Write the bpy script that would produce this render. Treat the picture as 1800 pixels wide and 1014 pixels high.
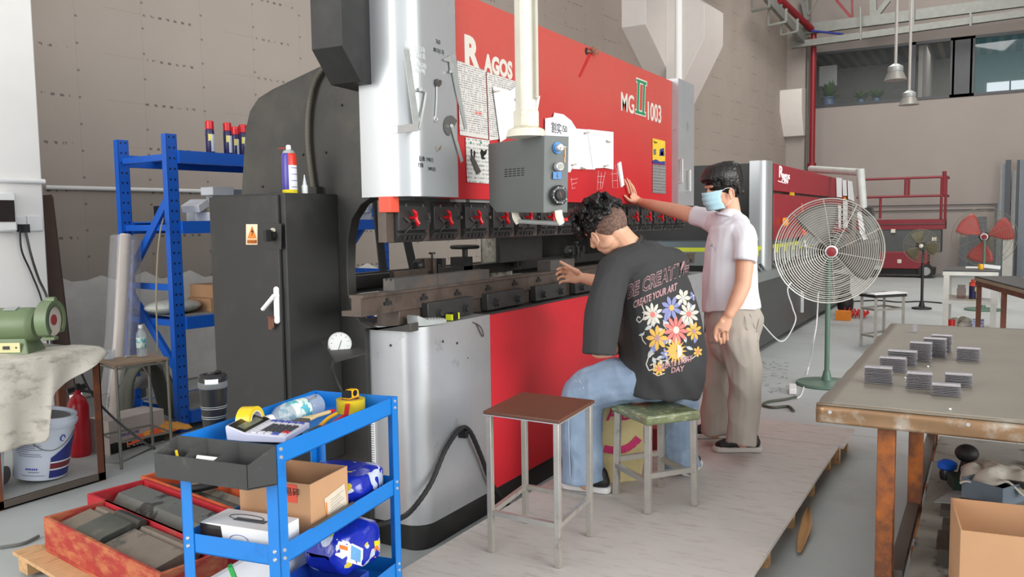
import bpy, bmesh, math, random
from mathutils import Vector, Matrix, noise
from mathutils.bvhtree import BVHTree
for o in list(bpy.data.objects): bpy.data.objects.remove(o)
SC = bpy.context.scene
COL = SC.collection
V = Vector
# ---------------- camera ----------------
FPX = 1450.0
TH = math.atan(840 / FPX); PIT = math.atan(117 / FPX); RA = math.atan(-.0145)
FW = V((math.cos(TH) * math.cos(PIT), math.sin(TH) * math.cos(PIT), -math.sin(PIT)))
R0 = V((math.sin(TH), -math.cos(TH), 0)); U0 = R0.cross(FW)
EX = math.cos(RA) * R0 + math.sin(RA) * U0
EY = math.sin(RA) * R0 - math.cos(RA) * U0
CAM = V((0, 0, 1.5))
cd = bpy.data.cameras.new('camera'); cam = bpy.data.objects.new('camera', cd); COL.objects.link(cam)
cd.sensor_width = 36; cd.lens = 36 * FPX / 1800; cd.clip_start = .05; cd.clip_end = 200
m = Matrix.Identity(4)
for i in range(3):
    m[i][0] = EX[i]; m[i][1] = -EY[i]; m[i][2] = -FW[i]; m[i][3] = CAM[i]
cam.matrix_world = m
SC.camera = cam
# ---------------- world and light ----------------
w = bpy.data.worlds.new('world'); SC.world = w; w.use_nodes = True
nt = w.node_tree; bg = nt.nodes['Background']
tc = nt.nodes.new('ShaderNodeTexCoord'); sp = nt.nodes.new('ShaderNodeSeparateXYZ')
nt.links.new(tc.outputs['Generated'], sp.inputs[0])
def wm(op, a, b=None, c=None):
    n = nt.nodes.new('ShaderNodeMath'); n.operation = op
    for i, x in enumerate((a, b, c)):
        if x is None: continue
        if isinstance(x, (int, float)): n.inputs[i].default_value = x
        else: nt.links.new(x, n.inputs[i])
    return n.outputs[0]
side = wm('MULTIPLY_ADD', sp.outputs[0], -.45, 1.0)                 # the open doors are behind and to the left
side = wm('MULTIPLY_ADD', sp.outputs[1], -.35, side)
rr = nt.nodes.new('ShaderNodeMapRange'); nt.links.new(sp.outputs[2], rr.inputs[0])
rr.inputs[1].default_value = .25; rr.inputs[2].default_value = .8; rr.inputs[3].default_value = 1.0; rr.inputs[4].default_value = .62
nt.links.new(wm('MULTIPLY', wm('MULTIPLY', side, rr.outputs[0]), .78), bg.inputs[1])
bg.inputs[0].default_value = (.97, .99, 1.0, 1)
def area(name, loc, target, sx, sy, power, col=(1, 1, 1)):
    l = bpy.data.lights.new(name, 'AREA'); l.shape = 'RECTANGLE'; l.size = sx; l.size_y = sy; l.energy = power; l.color = col
    o = bpy.data.objects.new(name, l); COL.objects.link(o); o.location = loc
    o.rotation_euler = (V(target) - V(loc)).to_track_quat('-Z', 'Y').to_euler()
    return o
area('doorway_light', (-3.2, 4.6, 2.5), (3.6, 3.9, 1.1), 3.2, 4.2, 190, (1, .99, .97))
area('front_fill', (2.5, -7.5, 3.2), (4.5, 2.0, 0.8), 8, 4, 560, (1, .99, .97))  # added fill lamp that brightens the front of the press
area('far_fill', (16, 1.0, 8.6), (19, -4, 0.5), 9, 3, 560, (1, .98, .95))  # added fill lamp for the far floor and far wall, under the closed ceiling
SC.view_settings.view_transform = 'Standard'; SC.view_settings.look = 'None'
SC.view_settings.gamma = 1; SC.view_settings.use_curve_mapping = False
SC.view_settings.exposure = 0.5
# ---------------- geometry helpers ----------------
def ray(u, v): return (FW * FPX + EX * (u - 900) + EY * (v - 507)).normalized()
def zp(u, v, z): d = ray(u, v); return CAM + d * ((z - CAM.z) / d.z)
def yp(u, v, y): d = ray(u, v); return CAM + d * ((y - CAM.y) / d.y)
def xp(u, v, x): d = ray(u, v); return CAM + d * ((x - CAM.x) / d.x)
def dp(u, v, D): return CAM + (FW * FPX + EX * (u - 900) + EY * (v - 507)) * (D / FPX)
def pp(u, v, p0, n): d = ray(u, v); n = V(n); return CAM + d * ((V(p0) - CAM).dot(n) / d.dot(n))
BW = math.radians(5.8); BD = V((math.cos(BW), -math.sin(BW), 0)); BN = V((math.sin(BW), math.cos(BW), 0)); BP = V((24.3, 4.83, 0))
def wp(u, v, off=0): return pp(u, v, BP - BN * off, BN)     # a point on the plasterboard wall
def lin(c):
    return tuple(((x / 255) / 12.92 if x / 255 <= .04045 else ((x / 255 + .055) / 1.055) ** 2.4) for x in c)
MATS = {}
class S:                                                     # tiny node expression helper
    def __init__(s, nt, sock): s.nt = nt; s.k = sock
    def _m(s, op, *a, clamp=False):
        n = s.nt.nodes.new('ShaderNodeMath'); n.operation = op; n.use_clamp = clamp
        for i, x in enumerate((s,) + a):
            if isinstance(x, S): s.nt.links.new(x.k, n.inputs[i])
            else: n.inputs[i].default_value = x
        return S(s.nt, n.outputs[0])
    def __add__(s, o): return s._m('ADD', o)
    def __sub__(s, o): return s._m('SUBTRACT', o)
    def __mul__(s, o): return s._m('MULTIPLY', o)
    def mod(s, o): return s._m('FLOORED_MODULO', o)
    def lt(s, o): return s._m('LESS_THAN', o)
    def gt(s, o): return s._m('GREATER_THAN', o)
    def abs(s): return s._m('ABSOLUTE')
    def between(s, a, b): return s.gt(a) * s.lt(b)
    def clamp(s): return s._m('ADD', 0.0, clamp=True)
def coords(nt, kind='Object'):
    t = nt.nodes.new('ShaderNodeTexCoord'); sp = nt.nodes.new('ShaderNodeSeparateXYZ'); nt.links.new(t.outputs[kind], sp.inputs[0])
    return t.outputs[kind], [S(nt, sp.outputs[i]) for i in range(3)]
def noise_tex(nt, vec, scale, detail=4, rough=.6, sc=(1, 1, 1)):
    mp = nt.nodes.new('ShaderNodeMapping'); mp.inputs['Scale'].default_value = sc; nt.links.new(vec, mp.inputs[0])
    n = nt.nodes.new('ShaderNodeTexNoise'); n.inputs['Scale'].default_value = scale; n.inputs['Detail'].default_value = detail
    n.inputs['Roughness'].default_value = rough; nt.links.new(mp.outputs[0], n.inputs['Vector'])
    return S(nt, n.outputs[0])
def ramp(nt, s, a, b):
    r = nt.nodes.new('ShaderNodeMapRange'); nt.links.new(s.k, r.inputs[0]); r.inputs[1].default_value = a; r.inputs[2].default_value = b
    return S(nt, r.outputs[0])
def mixc(nt, f, a, b):
    n = nt.nodes.new('ShaderNodeMix'); n.data_type = 'RGBA'
    if isinstance(f, S): nt.links.new(f.k, n.inputs[0])
    else: n.inputs[0].default_value = f
    for x, i in ((a, 6), (b, 7)):
        if isinstance(x, (tuple, list)): n.inputs[i].default_value = (*x[:3], 1)
        else: nt.links.new(x, n.inputs[i])
    return n.outputs[2]
def mat(name, rgb, rough=.5, metal=0., var=.08, vs=6, dirt=None, da=(.5, .7), ds=5, dsc=(1, 1, 1), bump=0, bs=60, coat=0, extra=None, spec=None, emit=0):
    """dirt: second srgb colour where a noise passes the da thresholds"""
    if name in MATS: return MATS[name]
    M = bpy.data.materials.new(name); M.use_nodes = True; nt = M.node_tree; b = nt.nodes['Principled BSDF']
    b.inputs['Roughness'].default_value = rough; b.inputs['Metallic'].default_value = metal
    if coat: b.inputs['Coat Weight'].default_value = coat; b.inputs['Coat Roughness'].default_value = .15
    if spec is not None: b.inputs['Specular IOR Level'].default_value = spec
    c = lin(rgb); vec, xyz = coords(nt)
    col = (*c, 1)
    if var:
        n = noise_tex(nt, vec, vs)
        col = mixc(nt, ramp(nt, n, .3, .7), tuple(x * (1 - var) for x in c), tuple(min(1, x * (1 + var)) for x in c))
    if dirt:
        n2 = noise_tex(nt, vec, ds, 6, .65, dsc)
        col = mixc(nt, ramp(nt, n2, *da), col, lin(dirt))
    if extra: col = extra(nt, vec, xyz, col)
    if isinstance(col, tuple): b.inputs['Base Color'].default_value = col
    else: nt.links.new(col, b.inputs['Base Color'])
    if bump:
        n3 = noise_tex(nt, vec, bs, 3); bm_ = nt.nodes.new('ShaderNodeBump'); bm_.inputs['Strength'].default_value = bump
        bm_.inputs['Distance'].default_value = .005; nt.links.new(n3.k, bm_.inputs['Height']); nt.links.new(bm_.outputs[0], b.inputs['Normal'])
    if emit: b.inputs['Emission Color'].default_value = (*c, 1); b.inputs['Emission Strength'].default_value = emit
    M.diffuse_color = (*c, 1); MATS[name] = M
    return M
def glass(name, rgb, rough=.03, alpha=.25):
    if name in MATS: return MATS[name]
    M = bpy.data.materials.new(name); M.use_nodes = True; nt = M.node_tree; out = nt.nodes['Material Output']; b = nt.nodes['Principled BSDF']
    b.inputs['Base Color'].default_value = (*lin(rgb), 1); b.inputs['Roughness'].default_value = rough
    b.inputs['Alpha'].default_value = alpha; b.inputs['Coat Weight'].default_value = .5
    MATS[name] = M; return M
class B:
    """collects shapes in world coordinates; build() links them as ONE mesh object"""
    def __init__(s): s.bm = bmesh.new()
    def face(s, pts):
        return s.bm.faces.new([s.bm.verts.new(p) for p in pts])
    def hexa(s, p):
        v = [s.bm.verts.new(q) for q in p]
        for f in ((0, 3, 2, 1), (4, 5, 6, 7), (0, 1, 5, 4), (1, 2, 6, 5), (2, 3, 7, 6), (3, 0, 4, 7)): s.bm.faces.new([v[i] for i in f])
        return s
    def box(s, x0, x1, y0, y1, z0, z1):
        return s.hexa([(x0, y0, z0), (x1, y0, z0), (x1, y1, z0), (x0, y1, z0), (x0, y0, z1), (x1, y0, z1), (x1, y1, z1), (x0, y1, z1)])
    def ob(s, c, size, X=(1, 0, 0), Y=(0, 1, 0)):
        X = V(X).normalized(); Z = X.cross(V(Y)).normalized(); Y = Z.cross(X); c = V(c); a, b, d = [q / 2 for q in size]
        return s.hexa([c + X * i * a + Y * j * b + Z * k * d for k in (-1, 1) for i, j in ((-1, -1), (1, -1), (1, 1), (-1, 1))])
    def bar(s, p, q, wd, h=None, up=(0, 0, 1)):
        p, q = V(p), V(q); t = (q - p); L = t.length; up = V(up)
        if abs(t.normalized().dot(up)) > .98: up = V((1, 0, 0))
        return s.ob((p + q) / 2, (L, wd, h or wd), t, up.cross(t))
    def ring(s, c, a, b, n):
        return [s.bm.verts.new(c + a * math.cos(2 * math.pi * i / n) + b * math.sin(2 * math.pi * i / n)) for i in range(n)]
    def bridge(s, r1, r2):
        n = len(r1)
        for i in range(n): s.bm.faces.new((r1[i], r1[(i + 1) % n], r2[(i + 1) % n], r2[i]))
    def cap(s, r, flip=False): s.bm.faces.new(r[::-1] if not flip else r)
    def tube(s, pts, r, n=10, closed=False, side=None, ends=True):
        pts = [V(p) for p in pts]; N = len(pts); rs = r if isinstance(r, (list, tuple)) else [r] * N; prev = None; rings = []
        ref = V(side) if side is not None else None
        for i, p in enumerate(pts):
            if closed: t = pts[(i + 1) % N] - pts[i - 1]
            else: t = pts[min(i + 1, N - 1)] - pts[max(i - 1, 0)]
            t = t.normalized() if t.length > 1e-9 else V((0, 0, 1))
            if prev is None:
                a = (ref if ref is not None else (V((0, 0, 1)) if abs(t.z) < .9 else V((1, 0, 0))))
            else: a = ref if ref is not None else prev
            a = (a - t * a.dot(t))
            a = a.normalized() if a.length > 1e-6 else t.orthogonal().normalized()
            prev = a; b = t.cross(a); q = rs[i]; qa, qb = (q if isinstance(q, (tuple, list)) else (q, q))
            rings.append(s.ring(p, a * qa, b * qb, n))
        for i in range(N - 1): s.bridge(rings[i], rings[i + 1])
        if closed: s.bridge(rings[-1], rings[0])
        elif ends: s.cap(rings[0]); s.cap(rings[-1], True)
        return s
    def cyl(s, p, q, r, r2=None, n=20): return s.tube([p, q], [r, r if r2 is None else r2], n)
    def lathe(s, prof, c=(0, 0, 0), axis=(0, 0, 1), n=24):
        """prof: list of (radius, height along axis)"""
        ax = V(axis).normalized(); a = ax.orthogonal().normalized(); b = ax.cross(a); c = V(c); rings = []
        for r, h in prof: rings.append(s.ring(c + ax * h, a * max(r, 1e-4), b * max(r, 1e-4), n))
        for i in range(len(rings) - 1): s.bridge(rings[i], rings[i + 1])
        s.cap(rings[0]); s.cap(rings[-1], True)
        return s
    def prism(s, poly, d, c=(0, 0, 0), X=(1, 0, 0), Y=(0, 0, 1)):
        """poly in the plane X,Y through c, thickness vector d"""
        X, Y, c, d = V(X), V(Y), V(c), V(d)
        a = [s.bm.verts.new(c + X * x + Y * y) for x, y in poly]; b = [s.bm.verts.new(v.co + d) for v in a]; n = len(a)
        s.bm.faces.new(a); s.bm.faces.new(b[::-1])
        for i in range(n): s.bm.faces.new((a[i], b[i], b[(i + 1) % n], a[(i + 1) % n]))
        return s
    def ext(s, pts, d):
        """world points of an outline, thickness vector d"""
        a = [s.bm.verts.new(V(p)) for p in pts]; b = [s.bm.verts.new(v.co + V(d)) for v in a]; n = len(a)
        s.bm.faces.new(a); s.bm.faces.new(b[::-1])
        for i in range(n): s.bm.faces.new((a[i], b[i], b[(i + 1) % n], a[(i + 1) % n]))
        return s
    def sph(s, c, r, n=14, m=9, ax=None):
        if not isinstance(r, (tuple, list)): r = (r, r, r)
        A = ax or (V((1, 0, 0)), V((0, 1, 0)), V((0, 0, 1))); c = V(c); rings = []
        for j in range(1, m):
            t = math.pi * j / m; rings.append(s.ring(c - A[2] * r[2] * math.cos(t), A[0] * r[0] * math.sin(t), A[1] * r[1] * math.sin(t), n))
        for i in range(len(rings) - 1): s.bridge(rings[i], rings[i + 1])
        b0 = s.bm.verts.new(c - A[2] * r[2]); b1 = s.bm.verts.new(c + A[2] * r[2])
        for i in range(n):
            s.bm.faces.new((b0, rings[0][(i + 1) % n], rings[0][i])); s.bm.faces.new((b1, rings[-1][i], rings[-1][(i + 1) % n]))
        return s
    def grid(s, f, nu, nv, th=0):
        """f(i/nu, j/nv) -> point; th thickness along normal via solidify-like offset"""
        g = [[s.bm.verts.new(f(i / nu, j / nv)) for j in range(nv + 1)] for i in range(nu + 1)]
        for i in range(nu):
            for j in range(nv): s.bm.faces.new((g[i][j], g[i + 1][j], g[i + 1][j + 1], g[i][j + 1]))
        return s
    def build(s, name, m, parent=None, bevel=0, smooth=35, solid=0, label=None, sub=0):
        bmesh.ops.recalc_face_normals(s.bm, faces=s.bm.faces[:])
        me = bpy.data.meshes.new(name)
        root = parent
        while root is not None and root.parent is not None: root = root.parent
        if root is not None:
            Mi = (Matrix.LocRotScale(root.location, root.rotation_euler, None)).inverted(); bmesh.ops.transform(s.bm, matrix=Mi, verts=s.bm.verts[:])
            L = None
        else:
            vs = [v.co for v in s.bm.verts]
            L = V(((min(v.x for v in vs) + max(v.x for v in vs)) / 2, (min(v.y for v in vs) + max(v.y for v in vs)) / 2, min(v.z for v in vs)))
            bmesh.ops.translate(s.bm, vec=-L, verts=s.bm.verts[:])
        s.bm.to_mesh(me); s.bm.free()
        if smooth:
            for p in me.polygons: p.use_smooth = True
            me.set_sharp_from_angle(angle=math.radians(smooth))
        o = bpy.data.objects.new(name, me); COL.objects.link(o); me.materials.append(m)
        if parent is not None: o.parent = parent
        else: o.location = L
        if label: o['label'] = label
        if solid: md = o.modifiers.new('solid', 'SOLIDIFY'); md.thickness = solid; md.offset = 0
        if bevel: md = o.modifiers.new('bevel', 'BEVEL'); md.width = bevel; md.segments = 2; md.limit_method = 'ANGLE'
        if sub: md = o.modifiers.new('sub', 'SUBSURF'); md.levels = sub; md.render_levels = sub
        return o
def thing(name, label, cat, loc, group=None, rz=0):
    o = bpy.data.objects.new(name, None); o.empty_display_size = .05; COL.objects.link(o); o.location = V(loc); o.rotation_euler = (0, 0, rz)
    o['label'] = label; o['category'] = cat
    if group: o['group'] = group
    return o
def tag(o, label, cat, group=None, kind=None):
    o['label'] = label; o['category'] = cat
    if group: o['group'] = group
    if kind: o['kind'] = kind
    return o
def struct(o): o['kind'] = 'structure'; return o
def dup(root, loc, rz, label, group=None):
    r = root.copy(); COL.objects.link(r); r.location = V(loc); r.rotation_euler = (0, 0, rz); r['label'] = label
    if group: r['group'] = group
    def rec(src, dst):
        for ch in [c for c in COL.objects if c.parent == src]:
            c = ch.copy(); COL.objects.link(c); c.parent = dst; rec(ch, c)
    rec(root, r); return r
def text(s, name, m, parent, o, X, Y, h, ext=.0008, sx=1.0, bold=0, align='LEFT'):
    """lettering: o lower left corner, X right, Y up, h = capital height"""
    cu = bpy.data.curves.new('t', 'FONT'); cu.body = s; cu.size = h / .69; cu.extrude = ext / 1; cu.offset = bold; cu.align_x = align
    cu.resolution_u = 3
    t = bpy.data.objects.new('t', cu); COL.objects.link(t)
    bpy.context.view_layer.update()
    me = bpy.data.meshes.new_from_object(t.evaluated_get(bpy.context.evaluated_depsgraph_get()))
    bpy.data.objects.remove(t)
    X, Y = V(X).normalized() * sx, V(Y).normalized(); Z = X.cross(Y).normalized(); o = V(o)
    root = parent
    while root is not None and root.parent is not None: root = root.parent
    Mi = (Matrix.LocRotScale(root.location, root.rotation_euler, None)).inverted() if root is not None else Matrix.Identity(4)
    for v in me.vertices: v.co = Mi @ (o + X * v.co.x + Y * v.co.y + Z * v.co.z)
    ob = bpy.data.objects.new(name, me); COL.objects.link(ob); me.materials.clear(); me.materials.append(m)
    if parent is not None: ob.parent = parent
    return ob
def curve(pts, n=8):
    """Catmull-Rom through pts"""
    p = [V(q) for q in pts]; p = [p[0] * 2 - p[1]] + p + [p[-1] * 2 - p[-2]]; out = []
    for i in range(1, len(p) - 2):
        for k in range(n):
            t = k / n; a, b, c, d = p[i - 1], p[i], p[i + 1], p[i + 2]
            out.append(.5 * ((2 * b) + (c - a) * t + (2 * a - 5 * b + 4 * c - d) * t * t + (3 * b - a - 3 * c + d) * t ** 3))
    out.append(p[-2]); return out
R_ = random.Random(7)
# ---------------- materials ----------------
def wall_marks(nt, vec, xyz, col):
    x, z = xyz[0], xyz[2]
    bay = (x + .05).mod(1.22); row = z.mod(.405)
    wob = noise_tex(nt, vec, 22, 2)
    ln = row.between(.2, .2035) * bay.between(.3, .66)
    st = row.between(.19, .212) * bay.between(.68, 1.2) * (x.mod(.078)).between(.0, .034) * wob.gt(.47)
    jt = x.mod(.61).lt(.004) * (z.mod(2.4)).lt(2.39)
    dot = ((x.mod(.61) - .012).abs().lt(.011)) * ((z.mod(.23) - .1).abs().lt(.009))
    k = (ln * .3 + st * .7 + jt * .2 + dot * .6).clamp()
    return mixc(nt, k, col, lin((70, 66, 64)))
def floor_x(nt, vec, xyz, col):
    j = (xyz[0].mod(4.2).lt(.012) + (xyz[1] + .3).mod(3.6).lt(.012)).clamp()
    sc = noise_tex(nt, vec, 60, 4)
    col = mixc(nt, (ramp(nt, sc, .66, .72)) * .35, col, lin((80, 80, 78)))
    return mixc(nt, j * .5, col, lin((95, 95, 92)))
M_wall = mat('plasterboard', (166, 155, 145), .9, var=.04, vs=1.2, extra=wall_marks)
M_farwall = mat('far_plaster', (158, 149, 143), .9, var=.03, vs=1)
M_white = mat('white_plaster', (232, 230, 226), .85, var=.03, vs=2)
M_floor = mat('concrete', (176, 181, 180), .55, var=.08, vs=1.5, dirt=(164, 167, 164), da=(.5, .75), ds=3, extra=floor_x)
M_ply = mat('dusty_ply', (192, 185, 179), .75, var=.04, vs=5, dirt=(172, 161, 153), da=(.52, .72), ds=6, dsc=(5, 1.2, 1))
M_plyedge = mat('ply_edge', (150, 125, 105), .8, var=.15, vs=30)
M_wood = mat('pallet_wood', (200, 160, 115), .75, var=.12, vs=9, dsc=(1, 8, 8), dirt=(150, 105, 70), da=(.55, .7), ds=6)
M_black = mat('black_powdercoat', (36, 36, 35), .5, var=.15, vs=4, dirt=(58, 56, 52), da=(.55, .8), ds=3)
M_frame = mat('dusty_black_paint', (50, 49, 46), .55, var=.12, vs=2, dirt=(80, 76, 68), da=(.5, .85), ds=2.2)
M_silver = mat('silver_paint', (178, 181, 183), .32, .45, var=.04, vs=3, dirt=(140, 136, 124), da=(.66, .85), ds=6, coat=.3)
M_silver2 = mat('silver_cover', (182, 184, 186), .34, .5, var=.05, vs=4, dirt=(120, 116, 108), da=(.62, .8), ds=7)
def red_dust(nt, vec, xyz, col):
    n = noise_tex(nt, vec, 2.2, 5); f = ramp(nt, xyz[2] + n * .3, 1.85, 2.5)
    n2 = noise_tex(nt, vec, 14, 5, .7, (1, 1, 3)); return mixc(nt, (f * (n2 * .5 + .55)).clamp() * .5, col, lin((176, 112, 94)))
M_red = mat('red_panel', (188, 22, 32), .6, var=.06, vs=3, extra=red_dust)
M_red2 = mat('red_lower_panel', (214, 42, 54), .45, var=.05, vs=3, dirt=(186, 56, 60), da=(.58, .8), ds=3)
M_steel = mat('machined_steel', (88, 86, 84), .42, .35, var=.15, vs=20, dirt=(110, 92, 78), da=(.5, .75), ds=12)
M_dsteel = mat('dark_steel', (56, 56, 56), .42, .2, var=.15, vs=12, dirt=(85, 76, 68), da=(.6, .85), ds=9)
M_bsteel = mat('brown_steel', (88, 76, 68), .45, .25, var=.15, vs=15, dirt=(60, 54, 50), da=(.5, .7), ds=10)
M_bright = mat('bright_steel', (200, 200, 198), .28, .5, var=.05, vs=20)
M_inox = mat('stool_steel', (178, 174, 166), .32, .45, var=.1, vs=10, dirt=(110, 82, 70), da=(.6, .8), ds=9)
M_rubber = mat('black_rubber', (28, 28, 28), .6, var=.1)
M_redknob = mat('red_plastic', (214, 24, 34), .3, var=.03)
M_orange = mat('orange_paint', (226, 84, 62), .6, var=.04)
M_blue = mat('trolley_blue', (22, 122, 206), .36, var=.04, vs=4, dirt=(20, 96, 170), da=(.6, .8), ds=5)
M_rack = mat('rack_blue', (20, 86, 182), .38, var=.06, vs=5)
M_white2 = mat('white_plastic', (232, 232, 230), .4, var=.02)
M_cream = mat('cream_plastic', (214, 208, 190), .45, var=.05, dirt=(185, 176, 150), da=(.55, .7), ds=8)
M_console = mat('console_grey', (98, 102, 100), .5, var=.04, bump=.1, bs=300)
M_paper = mat('paper', (238, 238, 238), .8, var=.02)
M_copper = mat('rusty_brown', (112, 68, 52), .6, .2, var=.15, vs=8, dirt=(150, 84, 40), da=(.55, .72), ds=6)
M_orust = mat('rusty_orange_steel', (118, 70, 44), .5, .3, var=.2, vs=7, dirt=(176, 98, 36), da=(.42, .62), ds=7, dsc=(1, 1, 1))
M_card = mat('cardboard', (190, 146, 108), .85, var=.05, vs=4)
M_skin = mat('skin', (222, 168, 138), .55, var=.04, vs=12)
M_black_p = mat('black_plastic', (24, 24, 25), .35, var=.05)
M_galv = mat('galvanised', (170, 174, 172), .42, .3, var=.12, vs=12)
M_redpaint = mat('dark_red_paint', (132, 24, 34), .45, var=.08, vs=6)
M_green = mat('green_paint', (88, 116, 100), .45, var=.07, vs=6)
# ---------------- the shell ----------------
b = B(); b.box(-14, 26, -16, 9, -.2, 0); struct(b.build('floor', M_floor))
b = B(); p0 = BP - BD * 40 ; p1 = BP.copy()
b.hexa([p0, p1, p1 + BN * .2, p0 + BN * .2] + [q + V((0, 0, 9.5)) for q in (p0, p1, p1 + BN * .2, p0 + BN * .2)])
wb = b.build('wall_back', M_wall); struct(wb)
me = wb.data; Rz = Matrix.Rotation(BW, 4, 'Z')            # own axes along the wall, for its board pattern
for v_ in me.vertices: v_.co = Rz @ v_.co
wb.rotation_euler.z = -BW
# white skim left along the foot of the plasterboard
b = B(); R_.seed(3); top = []
for i in range(24):
    u = 100 + i * 26; top.append(wp(u, 487 + (6 if i % 3 else -3) + R_.random() * 6 - (i * 1.2 if i < 18 else 22), .004))
lowp = [V((p.x, p.y, .02)) for p in top]
for i in range(23): b.face([lowp[i], lowp[i + 1], top[i + 1], top[i]])
struct(b.build('trim_1', mat('skim_coat', (222, 219, 212), .9), smooth=0))
# far wall with the office window opening
X0 = 24.3; wz0, wz1 = 4.52, 6.02; wy0, wy1 = -9.0, 4.42
b = B()
for (ya, yb, za, zb) in ((-16, 5.2, 0, wz0), (-16, 5.2, wz1, 9.5), (wy1, 5.2, wz0, wz1), (-16, wy0, wz0, wz1)): b.box(X0, X0 + .24, ya, yb, za, zb)
struct(b.build('wall_far', M_farwall))
b = B(); b.box(9, 24.3, -7.2, -7, 0, 9.5); struct(b.build('wall_right_blocker', M_farwall))  # unseen wall, added to keep sky light off the far back wall
b = B(); b.box(9, 24.5, -7.2, 5.4, 9.5, 9.6); struct(b.build('ceiling', M_farwall))  # unseen partial ceiling, added to cut the sky over the far hall
# corner column and boxed duct at the corner
b = B(); b.box(23.55, 24.3, 4.42, 5.1, 0, 9.5); struct(b.build('trim_2', M_farwall))
# white pier at the left
q1 = xp(84, 480, 3.5); yf = 6.05
c1 = yp(84, 480, yf)
b = B(); b.box(c1.x - 1.3, c1.x, yf, yf + .98, 0, 9.5); struct(b.build('trim_3', M_white, bevel=.01))
# office behind the window
M_off = mat('office_wall', (150, 146, 138), .9); M_offc = mat('office_ceiling', (52, 46, 42), .7, var=0, extra=lambda nt, vec, xyz, col: mixc(nt, xyz[1].mod(.3).lt(.13), col, lin((120, 104, 86))))
b = B(); b.box(29, 29.1, wy0, 5.2, 4.1, 6.4); b.box(X0 + .24, 29, 5.0, 5.2, 4.1, 6.4); b.box(X0 + .24, 29, 1.65, 1.75, 4.1, 6.4); b.box(X0 + .24, 29.1, -9.2, 5.2, 4.0, 4.12)
struct(b.build('wall_office', M_off))
b = B(); b.box(X0 + .1, 29.1, -9.2, 5.2, 6.3, 6.42); struct(b.build('ceiling', M_offc))
M_winfr = mat('window_frame_grey', (62, 64, 68), .4)
wn = b = B()
ys = [wy1, 1.85, .95, .5, -2.2, -4.6, -6.8, wy0]
for y in ys: b.box(X0 - .03, X0 + .12, y - .05, y + .05, wz0, wz1)
b.box(X0 - .03, X0 + .12, wy0, wy1, wz0, wz0 + .07); b.box(X0 - .03, X0 + .12, wy0, wy1, wz1 - .07, wz1)
b.box(X0 - .03, X0 + .12, .5, .95, wz0, wz1 - .0)
win = struct(b.build('window_1', M_winfr))
M_pane = glass('window_glass', (150, 160, 165), .02, .07); M_pane2 = glass('teal_glass', (60, 110, 118), .02, .35)
for i in range(len(ys) - 1):
    if i == 2: continue
    b = B(); b.box(X0 + .03, X0 + .045, ys[i + 1] + .05, ys[i] - .05, wz0 + .07, wz1 - .07); b.build('window_pane', M_pane if i < 2 else M_pane2, win)
# daylight windows of the office, beyond the teal glass
M_day = mat('daylight_sky', (235, 242, 248), .9, var=0, emit=1.1)
b = B()
for y0, y1 in ((-1.0, .2), (-2.6, -1.3), (-4.2, -2.9)): b.box(28.96, 28.99, y0, y1, 4.9, 5.45)
struct(b.build('window_2', M_day))
b = B()
for y in (-.4, -1.95, -3.5): b.box(28.9, 28.95, y - .02, y + .02, 4.9, 5.45)
b.box(28.9, 28.95, -4.2, .2, 5.05, 5.08); struct(b.build('trim_4', M_winfr))
area('office_lamp', (26.8, -1, 6.2), (26.8, -1, 4), 1.5, 9, 60)
# office potted plants
M_leaf = mat('leaf_green', (74, 100, 48), .5, var=.3, vs=8); M_pot = mat('blue_pot', (92, 112, 140), .4)
def plant(u, v, h, r, pot, label, n):
    p = xp(u, v, X0 + .45); p.z = 4.12 if pot else wz0 - .1
    t = thing('potted_plant', label, 'plant', p)
    z0 = 4.85 if pot else 4.72
    b = B(); b.lathe([(.13, p.z), (.17, z0)], (p.x, p.y, 0)) if pot else b.lathe([(.08, 4.12), (.1, 4.72)], (p.x, p.y, 0)); b.build('pot', M_pot, t)
    b = B(); R_.seed(n)
    for i in range(n):
        a = R_.random() * 6.28; e = R_.uniform(-.2, 1.3); L = r * R_.uniform(.6, 1.1)
        d = V((math.cos(a) * math.cos(e), math.sin(a) * math.cos(e), math.sin(e) * h / r * .8)); s = V((-math.sin(a), math.cos(a), 0)) * r * .2; o_ = V((p.x, p.y, z0))
        b.face([o_, o_ + d * L * .6 + s, o_ + d * L, o_ + d * L * .6 - s])
    b.build('foliage', M_leaf, t, smooth=0, solid=.004)
plant(1457, 183, .6, .34, True, 'tall potted plant in a blue pot behind the office window by the red pipe', 60)
plant(1514, 176, .32, .3, False, 'left one of the two low plants on the office window sill', 30)
plant(1541, 173, .34, .3, False, 'right one of the two low plants on the office window sill', 30)
o = B(); p = xp(1455, 133, 27); o.box(p.x, p.x + .1, p.y - .25, p.y + .25, p.z - .3, p.z + .3)
tag(o.build('wall_sign', M_white2), 'pale square plate on the office wall above the tall plant', 'sign')
M_roof = mat('roof_steel', (122, 124, 118), .5, .2, var=.12, vs=8)
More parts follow.
